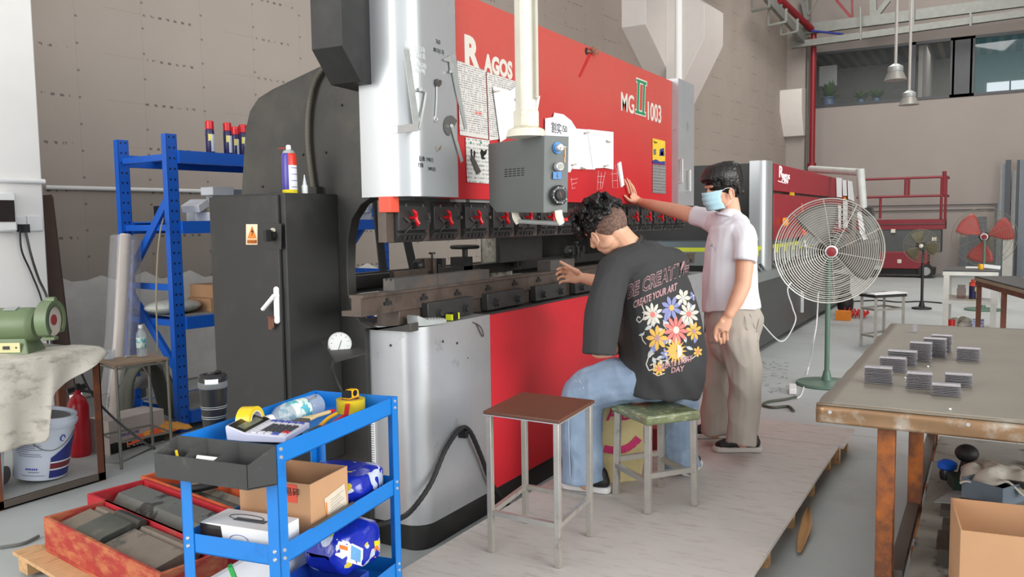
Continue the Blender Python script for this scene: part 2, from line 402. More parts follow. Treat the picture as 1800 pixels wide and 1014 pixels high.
# ---------------- pipes, roof steel, lamps ----------------
b = B(); q = xp(1427, 292, 23.3); b.cyl((23.3, q.y, 2.75), (23.3, q.y, 6.55), .075, n=12); b.cyl((23.3, q.y, 2.72), (23.3, q.y, 2.95), .11, n=12)
b.cyl((23.3, q.y, 6.4), xp(1372, 0, 21.5), .09, n=12)
tag(b.build('fire_pipe', M_redpaint), 'red fire pipe running down the far wall beside the office window', 'pipe')
b = B(); q = xp(1418, 280, 23.5); b.cyl((23.5, q.y, .3), (23.5, q.y, 6.3), .03, n=8)
tag(b.build('conduit', M_roof), 'thin grey conduit running down beside the red fire pipe', 'pipe')
def line(name, u0, v0, u1, v1, x, wd, m, label, cat, h=None, ext=1.0):
    p, q = xp(u0, v0, x), xp(u1, v1, x); q = p + (q - p) * ext
    b = B(); b.bar(p, q, wd, h or wd); return tag(b.build(name, m), label, cat)
line('roof_beam', 1398, 54, 1800, 2, 23.2, .14, M_roof, 'steel roof channel beam crossing above the office window, upper of the two', 'beam', .26, 1.6)
line('cable_tray', 1392, 80, 1800, 24, 23.0, .16, M_roof, 'galvanised cable tray just above the office window, lower of the two beams', 'beam', .16, 1.6)
line('truss_brace', 1470, 0, 1498, 33, 23.4, .07, M_redpaint, 'slanted red roof brace, meeting the upper roof beam', 'brace')
line('truss_brace', 1497.5, 0, 1498, 33, 23.4, .05, M_redpaint, 'upright red roof brace, meeting the upper roof beam', 'brace')
line('roof_strut', 1410, 0, 1418, 36, 23.35, .09, M_roof, 'grey roof strut standing on the left end of the upper roof beam', 'strut')
line('roof_strut', 1418, 0, 1420, 36, 23.4, .09, M_roof, 'upright grey roof strut at the left end of the upper roof beam', 'strut')
line('roof_strut', 1437, 0, 1421, 26, 23.3, .03, M_roof, 'thin slanted rod beside the left end of the upper roof beam', 'rod')
line('roof_strut', 1535, 0, 1536, 44, 23.35, .16, M_roof, 'thick upright grey strut above the middle of the office window', 'strut')
line('roof_strut', 1562, 0, 1540, 28, 23.3, .12, M_roof, 'slanted grey strut leaning onto the thick upright strut', 'strut')
line('roof_strut', 1603, 0, 1603, 58, 23.1, .12, M_roof, 'grey roof post crossing both beams behind the hanging lamps', 'strut')
line('tray_hanger', 1513, 12, 1513, 70, 22.9, .04, M_roof, 'thin hanger rod holding the cable tray left of the hanging lamps', 'rod')
line('tray_hanger', 1706, 18, 1706, 46, 22.9, .04, M_roof, 'thin hanger rod holding the cable tray right of the hanging lamps', 'rod')
b = B(); b.cyl(xp(1425, 54, 23.1), xp(1482, 60, 23.1), .03, n=8); tag(b.build('blue_hose', mat('blue_cable', (44, 52, 130), .5)), 'short blue cable sagging under the roof beam at the corner', 'cable')
# galvanised rail running up the back wall with brackets
t = thing('wall_rail', 'galvanised rail climbing the back wall top with square hanging brackets', 'rail', wp(1418, 72, .5))
b = B(); b.bar(wp(1345, -8, .6), wp(1418, 75, .6), .09, .22); b.build('rail', M_roof, t)
for (ua, va, ub) in ((1322, 20, 1352), (1351, 45, 1382), (1373, 62, 1402)):
    b = B(); p, q = wp(ua, va, .5), wp(ub, va - 7, .9); b.bar(p, q, .05); b.bar(p, p + V((0, 0, .75)), .05); b.bar(q, q + V((0, 0, .3)), .05); b.build('bracket', M_roof, t)
# boxed wall ducts (white plaster bump-outs on the back wall)
def duct(poly, off, uf, label_name, side_px=None):
    b = B(); pts = [wp(u, v, 0) for u, v in poly]; b.ext(pts, -BN * off); struct(b.build(label_name, M_white))
M_duct = mat('duct_white', (222, 216, 210), .8, var=.02)
def ductbox(zlist, x_l, wd, name):
    """zlist (z, depth) profile from the wall, extruded along the wall"""
    b = B(); o_ = BP + BD * (x_l - 24.3) / BD.x
    pr = [(0, zlist[0][0])] + [(-d, z) for z, d in zlist] + [(0, zlist[-1][0])]
    b.prism(pr, BD * wd, o_, BN, (0, 0, 1)); return struct(b.build(name, M_duct, bevel=.01))
def along(p): return (p - BP).dot(BD)
def solve_off(u_wall, u_front, v):
    s0 = along(wp(u_wall, v)); lo, hi = 0., 4.
    for _ in range(40):
        md = (lo + hi) / 2
        if along(wp(u_front, v, md)) > s0: lo = md
        else: hi = md
    return lo
def haunch(uw, uf, vt, vm, vb, ur, us, usb, name, right):
    d = solve_off(uw, uf, vt); b = B(); f = lambda u, v: wp(u, v, d)
    pts = [f(uf, -200), f(uf, vt), f(us, vm), f(us, 400), f(ur, 400), f(ur, -200)]
    pts[3].z = pts[4].z = 0; pts[0].z = pts[5].z = 9.4
    b.ext(pts, BN * d)
    if right:                                  # corbel towards the hall
        s1 = f(ur, 100); base = V((s1.x, s1.y, 0)) - BD * .9
        b.prism([(-y, z) for y, z in right], BD * .9, base, BN, (0, 0, 1))
    return struct(b.build(name, M_duct, bevel=.01))
haunch(1092, 1135, 42, 150, 0, 1206, 1186, 0, 'trim_5', [(0, 5.9), (.75, 5.35), (.75, 4.75), (0, 3.4)])
b = B(); pq = wp(1193, 60, 2.4); b.cyl((pq.x, pq.y, 0), (pq.x, pq.y, 9), .05, n=10); tag(b.build('downpipe', M_white), 'white downpipe on the boxed column behind the right end of the red machine', 'pipe')
b = B(); b.prism([(0, 4.98), (.55, 4.9), (.55, 4.35), (.2, 3.7), (0, 3.7)], (0.0, -.75, 0), (23.55, 5.15, 0), (-1, 0, 0), (0, 0, 1)); struct(b.build('trim_6', M_duct, bevel=.01))
# conduit along the pier and the wall
b = B(); p = wp(80, 329, .03); q = wp(900, 345, .03); q.z = p.z; b.tube([p, q], .018, 10)
tag(b.build('conduit', M_white2), 'white conduit running along the plasterboard wall behind the blue rack', 'pipe')
b = B(); p = yp(-60, 319, yf - .02); q = yp(78, 319, yf - .02); p.z = q.z; b.tube([p, q], .018, 10)
tag(b.build('conduit', M_white2), 'white conduit crossing the white pier above the switch box', 'pipe')
# ================= the press brake =================
YF, YR, YL, YC = 2.10, 2.15, 2.18, 2.20
PX0 = 2.90
press = thing('press_brake', 'large red and silver press brake machine with black side frames filling the middle', 'machine', (4.8, 2.5, 0))
def yz(u, v, X=PX0): p = xp(u, v, X); return (p.y, p.z)
thr = [yz(*q) for q in ((655, 345), (634, 360), (618, 385), (611, 420), (610, 470), (612, 515), (619, 545), (634, 567), (662, 579))]
outl = [(2.46, 0), (2.46, 1.02), (2.2, 1.022), (2.2, 1.06)] + thr[::-1] + [(2.2, thr[0][1]), (2.2, 2.55), yz(600, 98), yz(570, 113), yz(520, 137), yz(480, 156), yz(454, 172), yz(439, 195), yz(431, 230), yz(427, 300), yz(424, 345), (3.45, 1.6), (3.45, 0)]
for X in (PX0, 6.66):
    b = B(); b.prism(outl, (.06, 0, 0), (X, 0, 0), (0, 1, 0), (0, 0, 1)); b.build('side_frame', M_frame, press, bevel=.003)
def rprism(x0, x1, y0, y1, z0, z1, r, side, m, name, parent, n=8):
    """box with one rounded front corner (side 0: at x0, 1: at x1)"""
    arc = []
    for i in range(n + 1):
        a = math.pi / 2 * i / n
        arc.append((x0 + r - r * math.cos(a), y0 + r - r * math.sin(a)))
    poly = [(x0, y1)] + arc + [(x1, y0), (x1, y1)]
    if side: poly = [(x0 + x1 - x, y) for x, y in poly]
    b = B(); b.prism(poly, (0, 0, z1 - z0), (0, 0, z0), (1, 0, 0), (0, 1, 0)); return b.build(name, m, parent, smooth=30)
xa = yp(806, 345, YF).x; xb = yp(1181, 300, YR).x; xc = yp(1221, 300, YF).x
rprism(2.80, xa, YF, 2.37, 1.615, 2.95, .10, 0, M_silver, 'side_cover', press)
rc = rprism(xb, xc, YF, 2.37, 1.61, 2.58, .02, 1, M_silver2, 'side_cover', press)
b = B(); b.box(xa + .002, xb - .002, YR, 2.3, 1.612, 2.56); ram = b.build('ram_panel', M_red, press)
b = B(); b.box(2.95, 6.66, 2.3, 2.42, 1.62, 2.5); b.build('ram_beam', M_frame, press)
b = B(); b.box(2.98, 6.62, 2.22, 2.4, 1.55, 1.62); b.build('ram_foot', M_dsteel, press)
xd = yp(861, 560, YL).x; xe = 6.62
rprism(2.93, xd, YL, 2.48, .125, 1.035, .10, 0, M_silver2, 'pillar_cover', press)
rprism(xe, 7.25, YL, 2.48, .125, 1.03, .10, 1, M_silver2, 'pillar_cover', press)
rprism(2.95, 7.23, 2.2, 2.5, 0, .125, .08, 0, M_black, 'plinth', press)
b = B()
b.prism([(YL, .125), (YL, .885), (2.235, 1.025), (2.28, 1.025), (2.28, .125)], (xe - xd - .004, 0, 0), (xd + .002, 0, 0), (0, 1, 0), (0, 0, 1))
b.build('front_panel', M_red2, press)
b = B(); b.box(3.0, 6.6, 2.29, 2.75, .2, 1.02); b.build('bed_body', M_dsteel, press)
b = B(); b.box(2.94, 6.95, 2.23, 2.48, 1.022, 1.033); b.build('bed_top', M_dsteel, press)
b = B(); b.box(2.95, 6.75, 2.30, 2.43, 1.034, 1.105); b.build('bed_beam', M_bsteel, press, bevel=.003)
DY_ = .055
b = B(); b.prism([(y + DY_, z) for y, z in [(2.235, 1.107), (2.235, 1.185), (2.225, 1.187), (2.225, 1.2), (2.30, 1.2), (2.30, 1.187), (2.29, 1.185), (2.29, 1.135), (2.345, 1.13), (2.345, 1.107)]], (4.55, 0, 0), (2.68, 0, 0), (0, 1, 0), (0, 0, 1))
rail = b.build('die_rail', M_bsteel, press, bevel=.0015)
for i, (u, v) in enumerate(((680, 533), (744, 524), (803, 516), (857, 508), (904, 499), (946, 493), (984, 487), (1200, 461), (1214, 459))):
    p = yp(u, v, 2.289); b = B(); b.box(p.x - .022, p.x + .03, 2.283, 2.291, p.z - .008, p.z + .008); b.box(p.x - .006, p.x + .01, 2.284, 2.291, p.z + .006, p.z + .022); b.build('slot_key', M_rubber, rail)
# V dies on the rail
def vdie(x0, x1, y0, wd, z0, z1, label):
    y1 = y0 + wd; g = .011; m1 = y0 + wd * .3; m2 = y0 + wd * .7
    pr = [(y0, z0), (y0, z1), (m1 - g, z1), (m1, z1 - g), (m1 + g, z1), (m2 - g, z1), (m2, z1 - g), (m2 + g, z1), (y1, z1), (y1, z0)]
    b = B(); b.prism(pr, (x1 - x0, 0, 0), (x0, 0, 0), (0, 1, 0), (0, 0, 1)); o = b.build('die_block', M_steel)
    return tag(o, label, 'die block', 'die blocks on the rail')
x1 = yp(693, 500, 2.287).x
vdie(x1, yp(770, 500, 2.287).x - .002, 2.287, .062, 1.2005, 1.255, 'left long grooved steel die block on the press rail')
vdie(yp(770, 500, 2.287).x, yp(860, 490, 2.287).x, 2.287, .062, 1.2005, 1.253, 'second grooved steel die block on the rail, butted right of the first')
vdie(yp(968, 480, 2.287).x, yp(1010, 480, 2.287).x, 2.287, .09, 1.2005, 1.262, 'short steel block on the rail just beside the seated worker\'s fingers')
# bolted clamp plates under the rail
sx = []; PLY = 2.255
for u0, v0, v1, u1 in ((752, 534, 566, 833), (857, 518, 550, 924), (945, 504, 536, 1003)): sx.append((yp(u0, v0, PLY).x, yp(u1, v1, PLY).x))
step = sx[1][0] - sx[0][0]; sp_ = [sx[0][0] + step * i for i in range(7)]; wdp = sx[0][1] - sx[0][0]
for i, x in enumerate(sp_):
    if x + wdp > 6.75: break
    b = B(); b.box(x, x + wdp, PLY, PLY + .04, 1.04, 1.128); pl = b.build('clamp_plate', M_dsteel, press, bevel=.003)
    for k in (.22, .8):
        c = V((x + wdp * k, PLY, 1.075)); b = B(); b.cyl(c, c + V((0, -.006, 0)), .023, n=20); b.cyl(c + V((0, -.005, 0)), c + V((0, -.022, 0)), .017, .016, n=6); b.build('bolt', M_dsteel, pl)
# punch holders with red wing handles
us = [702, 761, 816, 868]; X_ = [yp(u, 400, YC).x for u in us]
st = (X_[3] - X_[0]) / 3; n_h = int((yp(1212, 400, YC).x - X_[0]) / st + .6)
wdh = st * .80
for i in range(n_h):
    x = X_[0] + st * i; x1_ = x + wdh
    b = B()
    b.prism([(YC + .09, 1.60), (YC + .02, 1.60), (YC + .0, 1.575), (YC + .0, 1.47), (YC + .018, 1.465), (YC + .0, 1.455), (YC + .03, 1.417), (YC + .09, 1.417)], (wdh, 0, 0), (x, 0, 0), (0, 1, 0), (0, 0, 1))
    h = b.build('punch_holder', M_dsteel, press, bevel=.002)
    for k in range(5):
        b = B(); c = V((x + wdh * (.2 + .15 * k), YC + .012, 1.442)); b.cyl(c + V((0, .01, .0)), c + V((0, -.01, -.004)), .0105 if k % 2 else .008, n=12); b.build('set_screw', M_rubber if k % 2 else M_dsteel, h)
    for cx_, cz_, rr_, ll_ in ((.22, 1.578, .008, .004), (.82, 1.578, .008, .004), (.95, 1.525, .008, .02), (.5, 1.49, .016, .006)):
        b = B(); b.cyl((x + wdh * cx_, YC + .01, cz_), (x + wdh * cx_, YC - ll_, cz_), rr_, n=12); b.build('bolt', M_black_p if rr_ > .01 else M_steel, h)
    c = V((x + wdh * .38, YC - .028, 1.525)); b = B()
    b.tube([c + V((-.018, 0, .034)), c + V((-.008, -.006, .022)), c + V((.002, -.004, .004)), c + V((.0, -.004, -.008)), c + V((.012, -.004, -.024)), c + V((.014, 0, -.036))], [(.004, .006), (.008, .014), (.008, .009), (.008, .009), (.009, .015), (.004, .006)], 10)
    b.cyl(c, c + V((0, .03, 0)), .007, n=10); b.build('wing_handle', M_redknob, h)
    b = B(); b.cyl(c + V((.0, .02, -.035)), c + V((-.05, .02, -.065)), .0025, n=6); b.cyl(c + V((-.05, .02, -.0)), c + V((-.02, .015, -.02)), .004, n=6); b.build('spring_rod', M_steel, h)
b = B(); b.box(yp(689, 400, YC).x - .0, X_[0] + st * n_h - .03, YC + .03, YC + .075, 1.42, 1.60); b.build('punch_bar', M_bsteel, press)
xl = yp(700, 400, YC + .03).x
b = B(); pf = [(0, 1.548), (.05, 1.548), (.05, 1.5), (.042, 1.5), (.036, 1.46), (.03, 1.45), (.028, 1.43), (.024, 1.418), (.018, 1.43), (.012, 1.46), (.006, 1.5), (0, 1.5)]
b.prism([(YC + .02 + y, z) for y, z in pf], (.5, 0, 0), (xl - .03, 0, 0), (0, 1, 0), (0, 0, 1)); b.build('punch', M_steel, press)
b = B(); q = yp(689, 358, YC); b.box(q.x - .01, q.x + .05, YC, YC + .065, 1.548, 1.615); b.build('end_block', M_orange, press, bevel=.003)
for u0, u1 in ((797, 815), (822, 858), (872, 905), (951, 975)):
    b = B(); b.box(yp(u0, 350, YC).x, yp(u1, 350, YC).x, YC - .012, YC + .02, 1.598, 1.611); b.build('wedge_strip', M_galv, press)
# back gauge behind the dies
bgx = lambda u, v, y: yp(u, v, y)
b = B(); b.box(3.1, 6.6, 2.80, 2.87, 1.17, 1.235); b.build('gauge_beam', M_dsteel, press, bevel=.004)
b = B(); p = yp(693, 490, 2.55); b.box(p.x, yp(752, 480, 2.55).x, 2.55, 2.58, p.z - .01, p.z + .035); b.build('gauge_bar', M_bsteel, press)
b = B(); b.cyl((2.96, 3.0, 1.17), (6.6, 3.0, 1.17), .05, n=16); b.build('gauge_shaft', M_dsteel, press)
b = B(); b.box(2.96, 6.6, 3.1, 3.16, 1.18, 1.22); b.build('gauge_rail', M_dsteel, press)
def finger(u, v, y, m1, label=None):
    p = yp(u, v, y); b = B(); s = .0026
    b.box(p.x - .05, p.x + .035, y, y + .06, p.z - .035, p.z + .035); b.box(p.x + .0, p.x + .03, y - .02, y + .01, p.z - .07, p.z + .033)
    f = b.build('stop_finger', m1, press, bevel=.003)
    b = B(); b.cyl((p.x + .015, y, p.z + .03), (p.x + .015, y, p.z + .06), .006, n=8); b.cyl((p.x + .015, y, p.z + .056), (p.x + .015, y, p.z + .066), .018, n=12)
    b.build('thumb_screw', M_dsteel, f)
    b = B(); b.lathe([(.01, 0), (.03, .01), (.034, .03), (.02, .045)], (p.x - .05, y + .03, p.z), (-1, 0, 0), 12); b.build('knob', M_dsteel, f)
    b = B(); b.box(p.x + .04, p.x + .11, y - .02, y + .03, p.z - .06, p.z - .0); b.box(p.x + .07, p.x + .11, y - .025, y + .03, p.z - .02, p.z + .03); b.build('stop_block', M_dsteel, f)
finger(757, 465, 2.62, M_bsteel); finger(905, 452, 2.75, M_dsteel); finger(1012, 440, 2.7, M_dsteel)
p = yp(817, 434, 2.85); b = B()
b.lathe([(.012, 0), (.03, .01), (.03, .03), (.018, .04), (.018, .1)], (p.x, p.y, p.z - .1), (0, 0, 1), 16)
b.tube([p + V((.082 * math.cos(a), .082 * math.sin(a), 0)) for a in [i * math.pi / 12 for i in range(24)]], .012, 8, closed=True)
for k in range(3): a = k * 2.094 + .4; b.bar(p + V((0, 0, -.005)), p + V((.08 * math.cos(a), .08 * math.sin(a), 0)), .02, .012)
b.build('handwheel', M_dsteel, press)
b = B(); b.box(p.x - .09, p.x + .01, 2.8, 2.9, p.z - .2, p.z - .06); b.build('wheel_post', M_dsteel, press)
# smoked guard and rear bulkhead seen between ram and bed
b = B(); b.box(4.35, 4.9, 2.6, 2.63, 1.25, 1.5); b.build('guard_plate', M_dsteel, press)
b = B(); b.box(5.5, 6.6, 3.05, 3.1, 1.0, 1.6); b.build('rear_plate', M_black, press)
# hanging tool housing at the upper left with its hose
b = B(); b.prism([(2.62, 3.3), (2.62, 2.225), (2.73, 2.095), (2.9, 2.09), (2.9, 3.3)], (0, .165, 0), (0, 2.30, 0), (1, 0, 0), (0, 0, 1)); b.build('upper_housing', M_black, press, bevel=.003)
hp = [xp(u, v, PX0 - .02) for u, v in ((578, 110), (560, 132), (549, 160), (542, 200), (541, 245), (545, 290), (551, 335))]
c = curve(hp, 14); b = B(); b.tube(c, [.014 if i % 2 else .0115 for i in range(len(c))], 10); b.build('corrugated_hose', mat('hose_grey', (84, 80, 70), .6), press)
b = B(); p = xp(553, 333, PX0 - .02); b.box(p.x - .02, p.x + .02, p.y - .03, p.y + .025, p.z - .02, p.z + .012); b.build('hose_clamp', M_black, press)
for u, v in ((601, 185), (533, 272), (573, 268), (462, 328)): b = B(); p = xp(u, v, PX0); b.cyl(p + V((-.006, 0, 0)), p, .006, n=8); b.build('screw', M_rubber, press)
# electrical cabinet on the side
CX, CY0, CY1 = 2.57, 2.60, 3.05
cab = thing('electrical_cabinet', 'tall black electrical cabinet with warning sticker on the left of the red machine', 'cabinet', (2.7, 2.8, 0))
b = B(); b.box(CX, PX0 - .003, CY0, CY1, .42, 1.638); b.build('body', M_black, cab, bevel=.003)
b = B(); b.box(CX - .018, CX - .001, CY0 + .028, CY1, .43, 1.63); door = b.build('door', M_black, cab, bevel=.003)
def dx(u, v): return xp(u, v, CX - .019)
def xquad(pts, t, m, name, parent, X=CX - .019):
    b = B(); b.ext([xp(u, v, X) for u, v in pts], (-t, 0, 0)); return b.build(name, m, parent)
s_ = xquad([(433, 394), (453, 394), (453, 430), (433, 430)], .002, mat('sticker_cream', (222, 208, 178), .6), 'warning_sticker', door)
M_or = mat('sticker_orange', (226, 126, 40), .6)
xquad([(443, 397), (451, 419), (435, 419)], .001, M_or, 'triangle', s_, CX - .0215); xquad([(434.5, 421), (451.5, 421), (451.5, 428), (434.5, 428)], .001, M_or, 'banner', s_, CX - .0215)
xquad([(444, 401), (441, 408), (444, 408), (442, 415), (446, 406), (443.5, 406)], .0008, M_black_p, 'bolt_symbol', s_, CX - .023)
text('有电危险', 'lettering', M_black_p, s_, dx(436, 427) + V((-.004, 0, 0)), (0, -1, 0), (0, 0, 1), .010, .0003)
k_ = xquad([(465.5, 392), (495, 393), (495, 438), (466, 436)], .003, M_black, 'switch_plate', door)
b = B(); p = dx(481, 414); b.cyl(p, p + V((-.02, 0, 0)), .022, n=20); b.ob(p + V((-.035, 0, 0)), (.03, .018, .05)); b.build('switch_knob', M_black_p, k_)
b = B(); p = dx(482, 405); b.cyl(p, p + V((-.012, 0, 0)), .011, n=14); b.build('key_cylinder', M_cream, k_)
b = B(); p0_, p1_ = dx(488, 508), dx(489.5, 564); b.tube([p0_ + V((-.008, 0, .0)), p1_ + V((-.008, 0, 0))], [(.012, .012), (.012, .012)], 14, side=(0, 1, 0)); b.sph(p0_ + V((-.008, 0, 0)), .012); b.sph(p1_ + V((-.008, 0, 0)), .012)
h_ = b.build('handle_plate', M_white2, door)
b = B(); b.bar(dx(489, 519) + V((-.025, 0, 0)), dx(472, 543) + V((-.035, 0, 0)), .012, .014, up=(1, 0, 0)); b.cyl(dx(489, 519), dx(489, 519) + V((-.03, 0, 0)), .008); b.build('lever', M_white2, h_)
b = B(); p = dx(484, 556) + V((-.02, 0, 0)); b.ob(p, (.03, .03, .003), (1, 0, 0), (0, 1, 0)); b.ob(p + V((0, .012, -.03)), (.003, .02, .05)); b.ob(p + V((0, -.004, -.025)), (.003, .012, .04)); b.build('key', M_copper, h_)
# gauge on its bracket
gp = thing('pressure_gauge', 'round silver pressure gauge on a black bracket beside the silver pillar', 'gauge', dp(603, 634, 3.36))
Gz = 1.0
b = B(); q = [zp(565, 598, Gz), zp(603, 588, Gz), zp(643, 620, Gz), zp(590, 634, Gz)]; b.ext(q, (0, 0, -.006)); b.build('bracket', M_frame, gp)
p = dp(597, 604, 3.33); ax = (dp(608, 600, 3.2) - p).normalized()
ax = (ax + V((0, 0, .35))).normalized()
b = B(); b.lathe([(.040, -.035), (.044, -.03), (.044, -.002), (.047, 0), (.047, .008), (.042, .009)], p, ax, 28); gb = b.build('case', M_bright, gp)
b = B(); b.lathe([(.0415, 0.0085), (.0405, .010)], p, ax, 28); b.build('dial', mat('dial_face', (196, 198, 196), .5), gb)
b = B(); A_ = ax.orthogonal().normalized(); B_ = ax.cross(A_)
for i in range(9):
    a = i * math.pi / 5.2 + .5; d_ = A_ * math.cos(a) + B_ * math.sin(a); b.bar(p + ax * .0105 + d_ * .031, p + ax * .0105 + d_ * .037, .0015, .0006, up=ax)
b.bar(p + ax * .0112 - A_ * .012, p + ax * .0112 + A_ * .03 + B_ * .01, .002, .0006, up=ax); b.build('needle', M_black_p, gb)
b = B(); b.tube(curve([dp(588, 632, 3.36), dp(584, 650, 3.37), dp(592, 670, 3.4), dp(602, 690, 3.42)], 6), .006, 8); b.build('pipe', M_black, gp)
# pillar details and cable
def pl_(u, v, e=.0): return yp(u, v, YL - e)
for u, v in ((803, 603), (687, 607), (778, 600), (822, 629)):
    b = B(); p = pl_(u, v) if u > 740 else xp(u, v, 2.93); n_ = V((0, -1, 0)) if u > 740 else V((-1, 0, 0)); b.cyl(p, p + n_ * .004, .006 if u != 822 else .003, n=10); b.build('pillar_screw', M_dsteel, press)
cabp = [dp(600, 930, 3.3), dp(655, 925, 3.35), dp(700, 912, 3.4), pl_(725, 895, .03), pl_(757, 850, .025), pl_(783, 790, .022), pl_(808, 755, .022), pl_(825, 757, .03), pl_(845, 800, .03), pl_(862, 845, .03), pl_(885, 880, .03), pl_(910, 892, .05), zp(960, 880, .02), zp(985, 872, .02)]
c = curve(cabp, 10); b = B(); b.tube(c, [.0125 if i % 2 else .0112 for i in range(len(c))], 10)
tag(b.build('floor_cable', M_rubber), 'thick black cable looped over a clip on the silver pillar', 'cable')
b = B(); p = pl_(808, 757); b.box(p.x - .014, p.x + .014, YL - .04, YL, p.z - .03, p.z + .005); b.build('cable_clip', M_black_p, press)
b = B(); b.box(2.921, 2.929, 2.44, 2.475, .3, .64); sc_ = b.build('scale_strip', M_paper, press)
b = B()
for i in range(30): b.box(2.9195, 2.921, 2.44, 2.46 if i % 5 else 2.47, .31 + i * .011, .312 + i * .011)
b.build('scale_ticks', M_black_p, sc_)
# handles on the right cover
for u0, v0, v1 in ((1193, 280, 321), (1207, 299, 336)):
    b = B()
    p, q = yp(u0, v0, YF), yp(u0, v1, YF); e = V((0, -.03, 0))
    b.tube([p, p + e, q + e, q], .009, 8); b.build('handle', M_bright, rc)
# lettering on the ram
XZ = ((1, 0, 0), (0, 0, 1))
M_ltr = mat('letter_grey', (208, 202, 192), .6, var=.05); M_ltg = mat('letter_green', (36, 128, 84), .6, var=.03)
def rp(u, v, e=.001): return yp(u, v, YR - e)
text('R', 'lettering', M_ltr, ram, rp(816, 113), *XZ, .132, bold=.010, sx=1.05)
text('AGOS', 'lettering', M_ltr, ram, rp(852, 124), *XZ, .078, bold=.006, sx=.88)
text('MG', 'lettering', M_ltr, ram, rp(1091, 193), *XZ, .118, bold=.003, sx=.95)
text('1003', 'lettering', M_ltr, ram, rp(1136, 209), *XZ, .125, bold=.003, sx=.88)
M_ltw = M_ltr
def roman(off, m, e):
    b = B(); o_ = rp(1116, 198, e); w_ = .11; H = .235; sh = .10
    for k in range(2):
        x = .035 + k * .105
        P_ = lambda a, z: o_ + V((a + z * sh, 0, z))
        b.ext([P_(x - off, -off), P_(x + .035 + off, -off), P_(x + .035 + off, H + off), P_(x - off, H + off)], (0, -.001, 0))
    for z in (0, H - .018): b.ext([P_(.01 - off, z - off), P_(.20 + off, z - off), P_(.20 + off, z + .018 + off), P_(.01 - off, z + .018 + off)], (0, -.0012, 0))
    b.build('lettering', m, ram, smooth=0)
roman(.009, M_ltw, .001); roman(0, M_ltg, .003)
# rod hole and tied wire at the top of the ram
b = B(); p = rp(1031, 90); b.cyl(p + V((0, -.002, 0)), p + V((0, .0, 0)), .022, n=16); b.build('hole', M_rubber, ram)
b = B(); b.cyl(p + V((.0, .0, 0)), p + V((.09, -.03, .005)), .007, n=8)
R_.seed(5)
for i in range(5): b.tube(curve([p + V((.02 + R_.random() * .1, -.03, R_.uniform(-.01, .03))) for k in range(4)], 4), .003, 5)
b.build('tied_wire', mat('old_string', (140, 100, 80), .9), ram)
b = B(); b.ext([rp(1038, 87, .001), rp(1043, 90, .001), rp(1020, 136, .001), rp(1017, 134, .001)], (0, -.0008, 0)); b.build('red_smear', mat('red_smear', (176, 30, 30), .5), ram)
# chalk marks on the ram
M_chalk = mat('chalk', (226, 190, 190), .9)
def strokes(lines, plane, r, m, name, parent):
    b = B()
    for ln in lines:
        b.tube([plane(u, v) for u, v in ln], r, 5)
    return b.build(name, m, parent, smooth=0)
strokes([[(1004, 312), (1006, 332), (1011, 330)], [(1003, 316), (1015, 314)], [(1005, 324), (1014, 321)], [(1052, 300), (1050, 333), (1058, 331), (1064, 302)], [(1050, 310), (1063, 310)], [(1050, 320), (1060, 321)], [(1057, 303), (1055, 330)],
         [(1076, 296), (1077, 330), (1086, 330), (1085, 300)], [(1074, 306), (1090, 304)], [(1076, 318), (1086, 317)], [(1081, 290), (1089, 312)]], lambda u, v: rp(u, v, .001), .0014, M_chalk, 'chalk_drawing', ram)
# writing on the left silver cover
lc = [o for o in COL.objects if o.name == 'side_cover'][0]
def cp(u, v, e=.0): return yp(u, v, YF - e)
M_pen = mat('marker_black', (40, 40, 46), .6, var=0); M_pen2 = mat('marker_white', (222, 226, 226), .6, var=0)
for s, u, v, h, m in (('765', 766, 76, .018, M_pen), ('80.5(1.5)', 762, 90, .017, M_pen), ('压角45度(3.5)', 712, 82, .018, M_pen2), ('角40度(12)', 720, 96, .018, M_pen2), ('压压角(20)', 722, 113, .018, M_pen2), ('压角(48)', 726, 124, .018, M_pen2), ('压角 198(1)', 737, 282, .016, M_pen), ('打角', 735, 293, .015, M_pen), ('2485(2)', 752, 299, .014, M_pen)):
    text(s, 'handwriting', m, lc, cp(u, v, .001), *XZ, h, .0006, sx=.9)
b = B()
for i in range(7): p = cp(769 + R_.uniform(-5, 6), 262 + R_.uniform(-4, 6), .0005); b.sph(p, (.005 * R_.uniform(.4, 1), .0008, .006), 8, 5)
b.build('rust_spot', mat('rust_spot', (120, 96, 60), .8), lc)

for u0, v0, u1, v1, lb in ((660, 350, 674, 480, 'dark post leaning behind the press, seen through its throat'), (715, 420, 728, 478, 'dark slanted post behind the press, between punches and dies')):
    b = B(); p, q = dp(u0, v0, 5.1), dp(u1, v1, 5.0); d_ = (q - p).normalized(); k_ = -(q.z) / d_.z; b.bar(p - d_ * .2, q + d_ * k_, .04, .04); tag(b.build('leaning_post', M_rubber), lb, 'post')
b = B(); p, q = dp(845, 415, 5.6), dp(905, 480, 5.6); b.grid(lambda i, j: V((p.x + (q.x - p.x) * i, p.y + (q.y - p.y) * i + .02 * math.sin(i * 14), p.z * (1 - j))), 20, 8)
tag(b.build('stained_sheet', mat('stained_cloth', (190, 184, 172), .9, dirt=(96, 84, 70), da=(.5, .62), ds=5), solid=.004), 'stained pale sheet hanging behind the press, right of the handwheel', 'sheet')
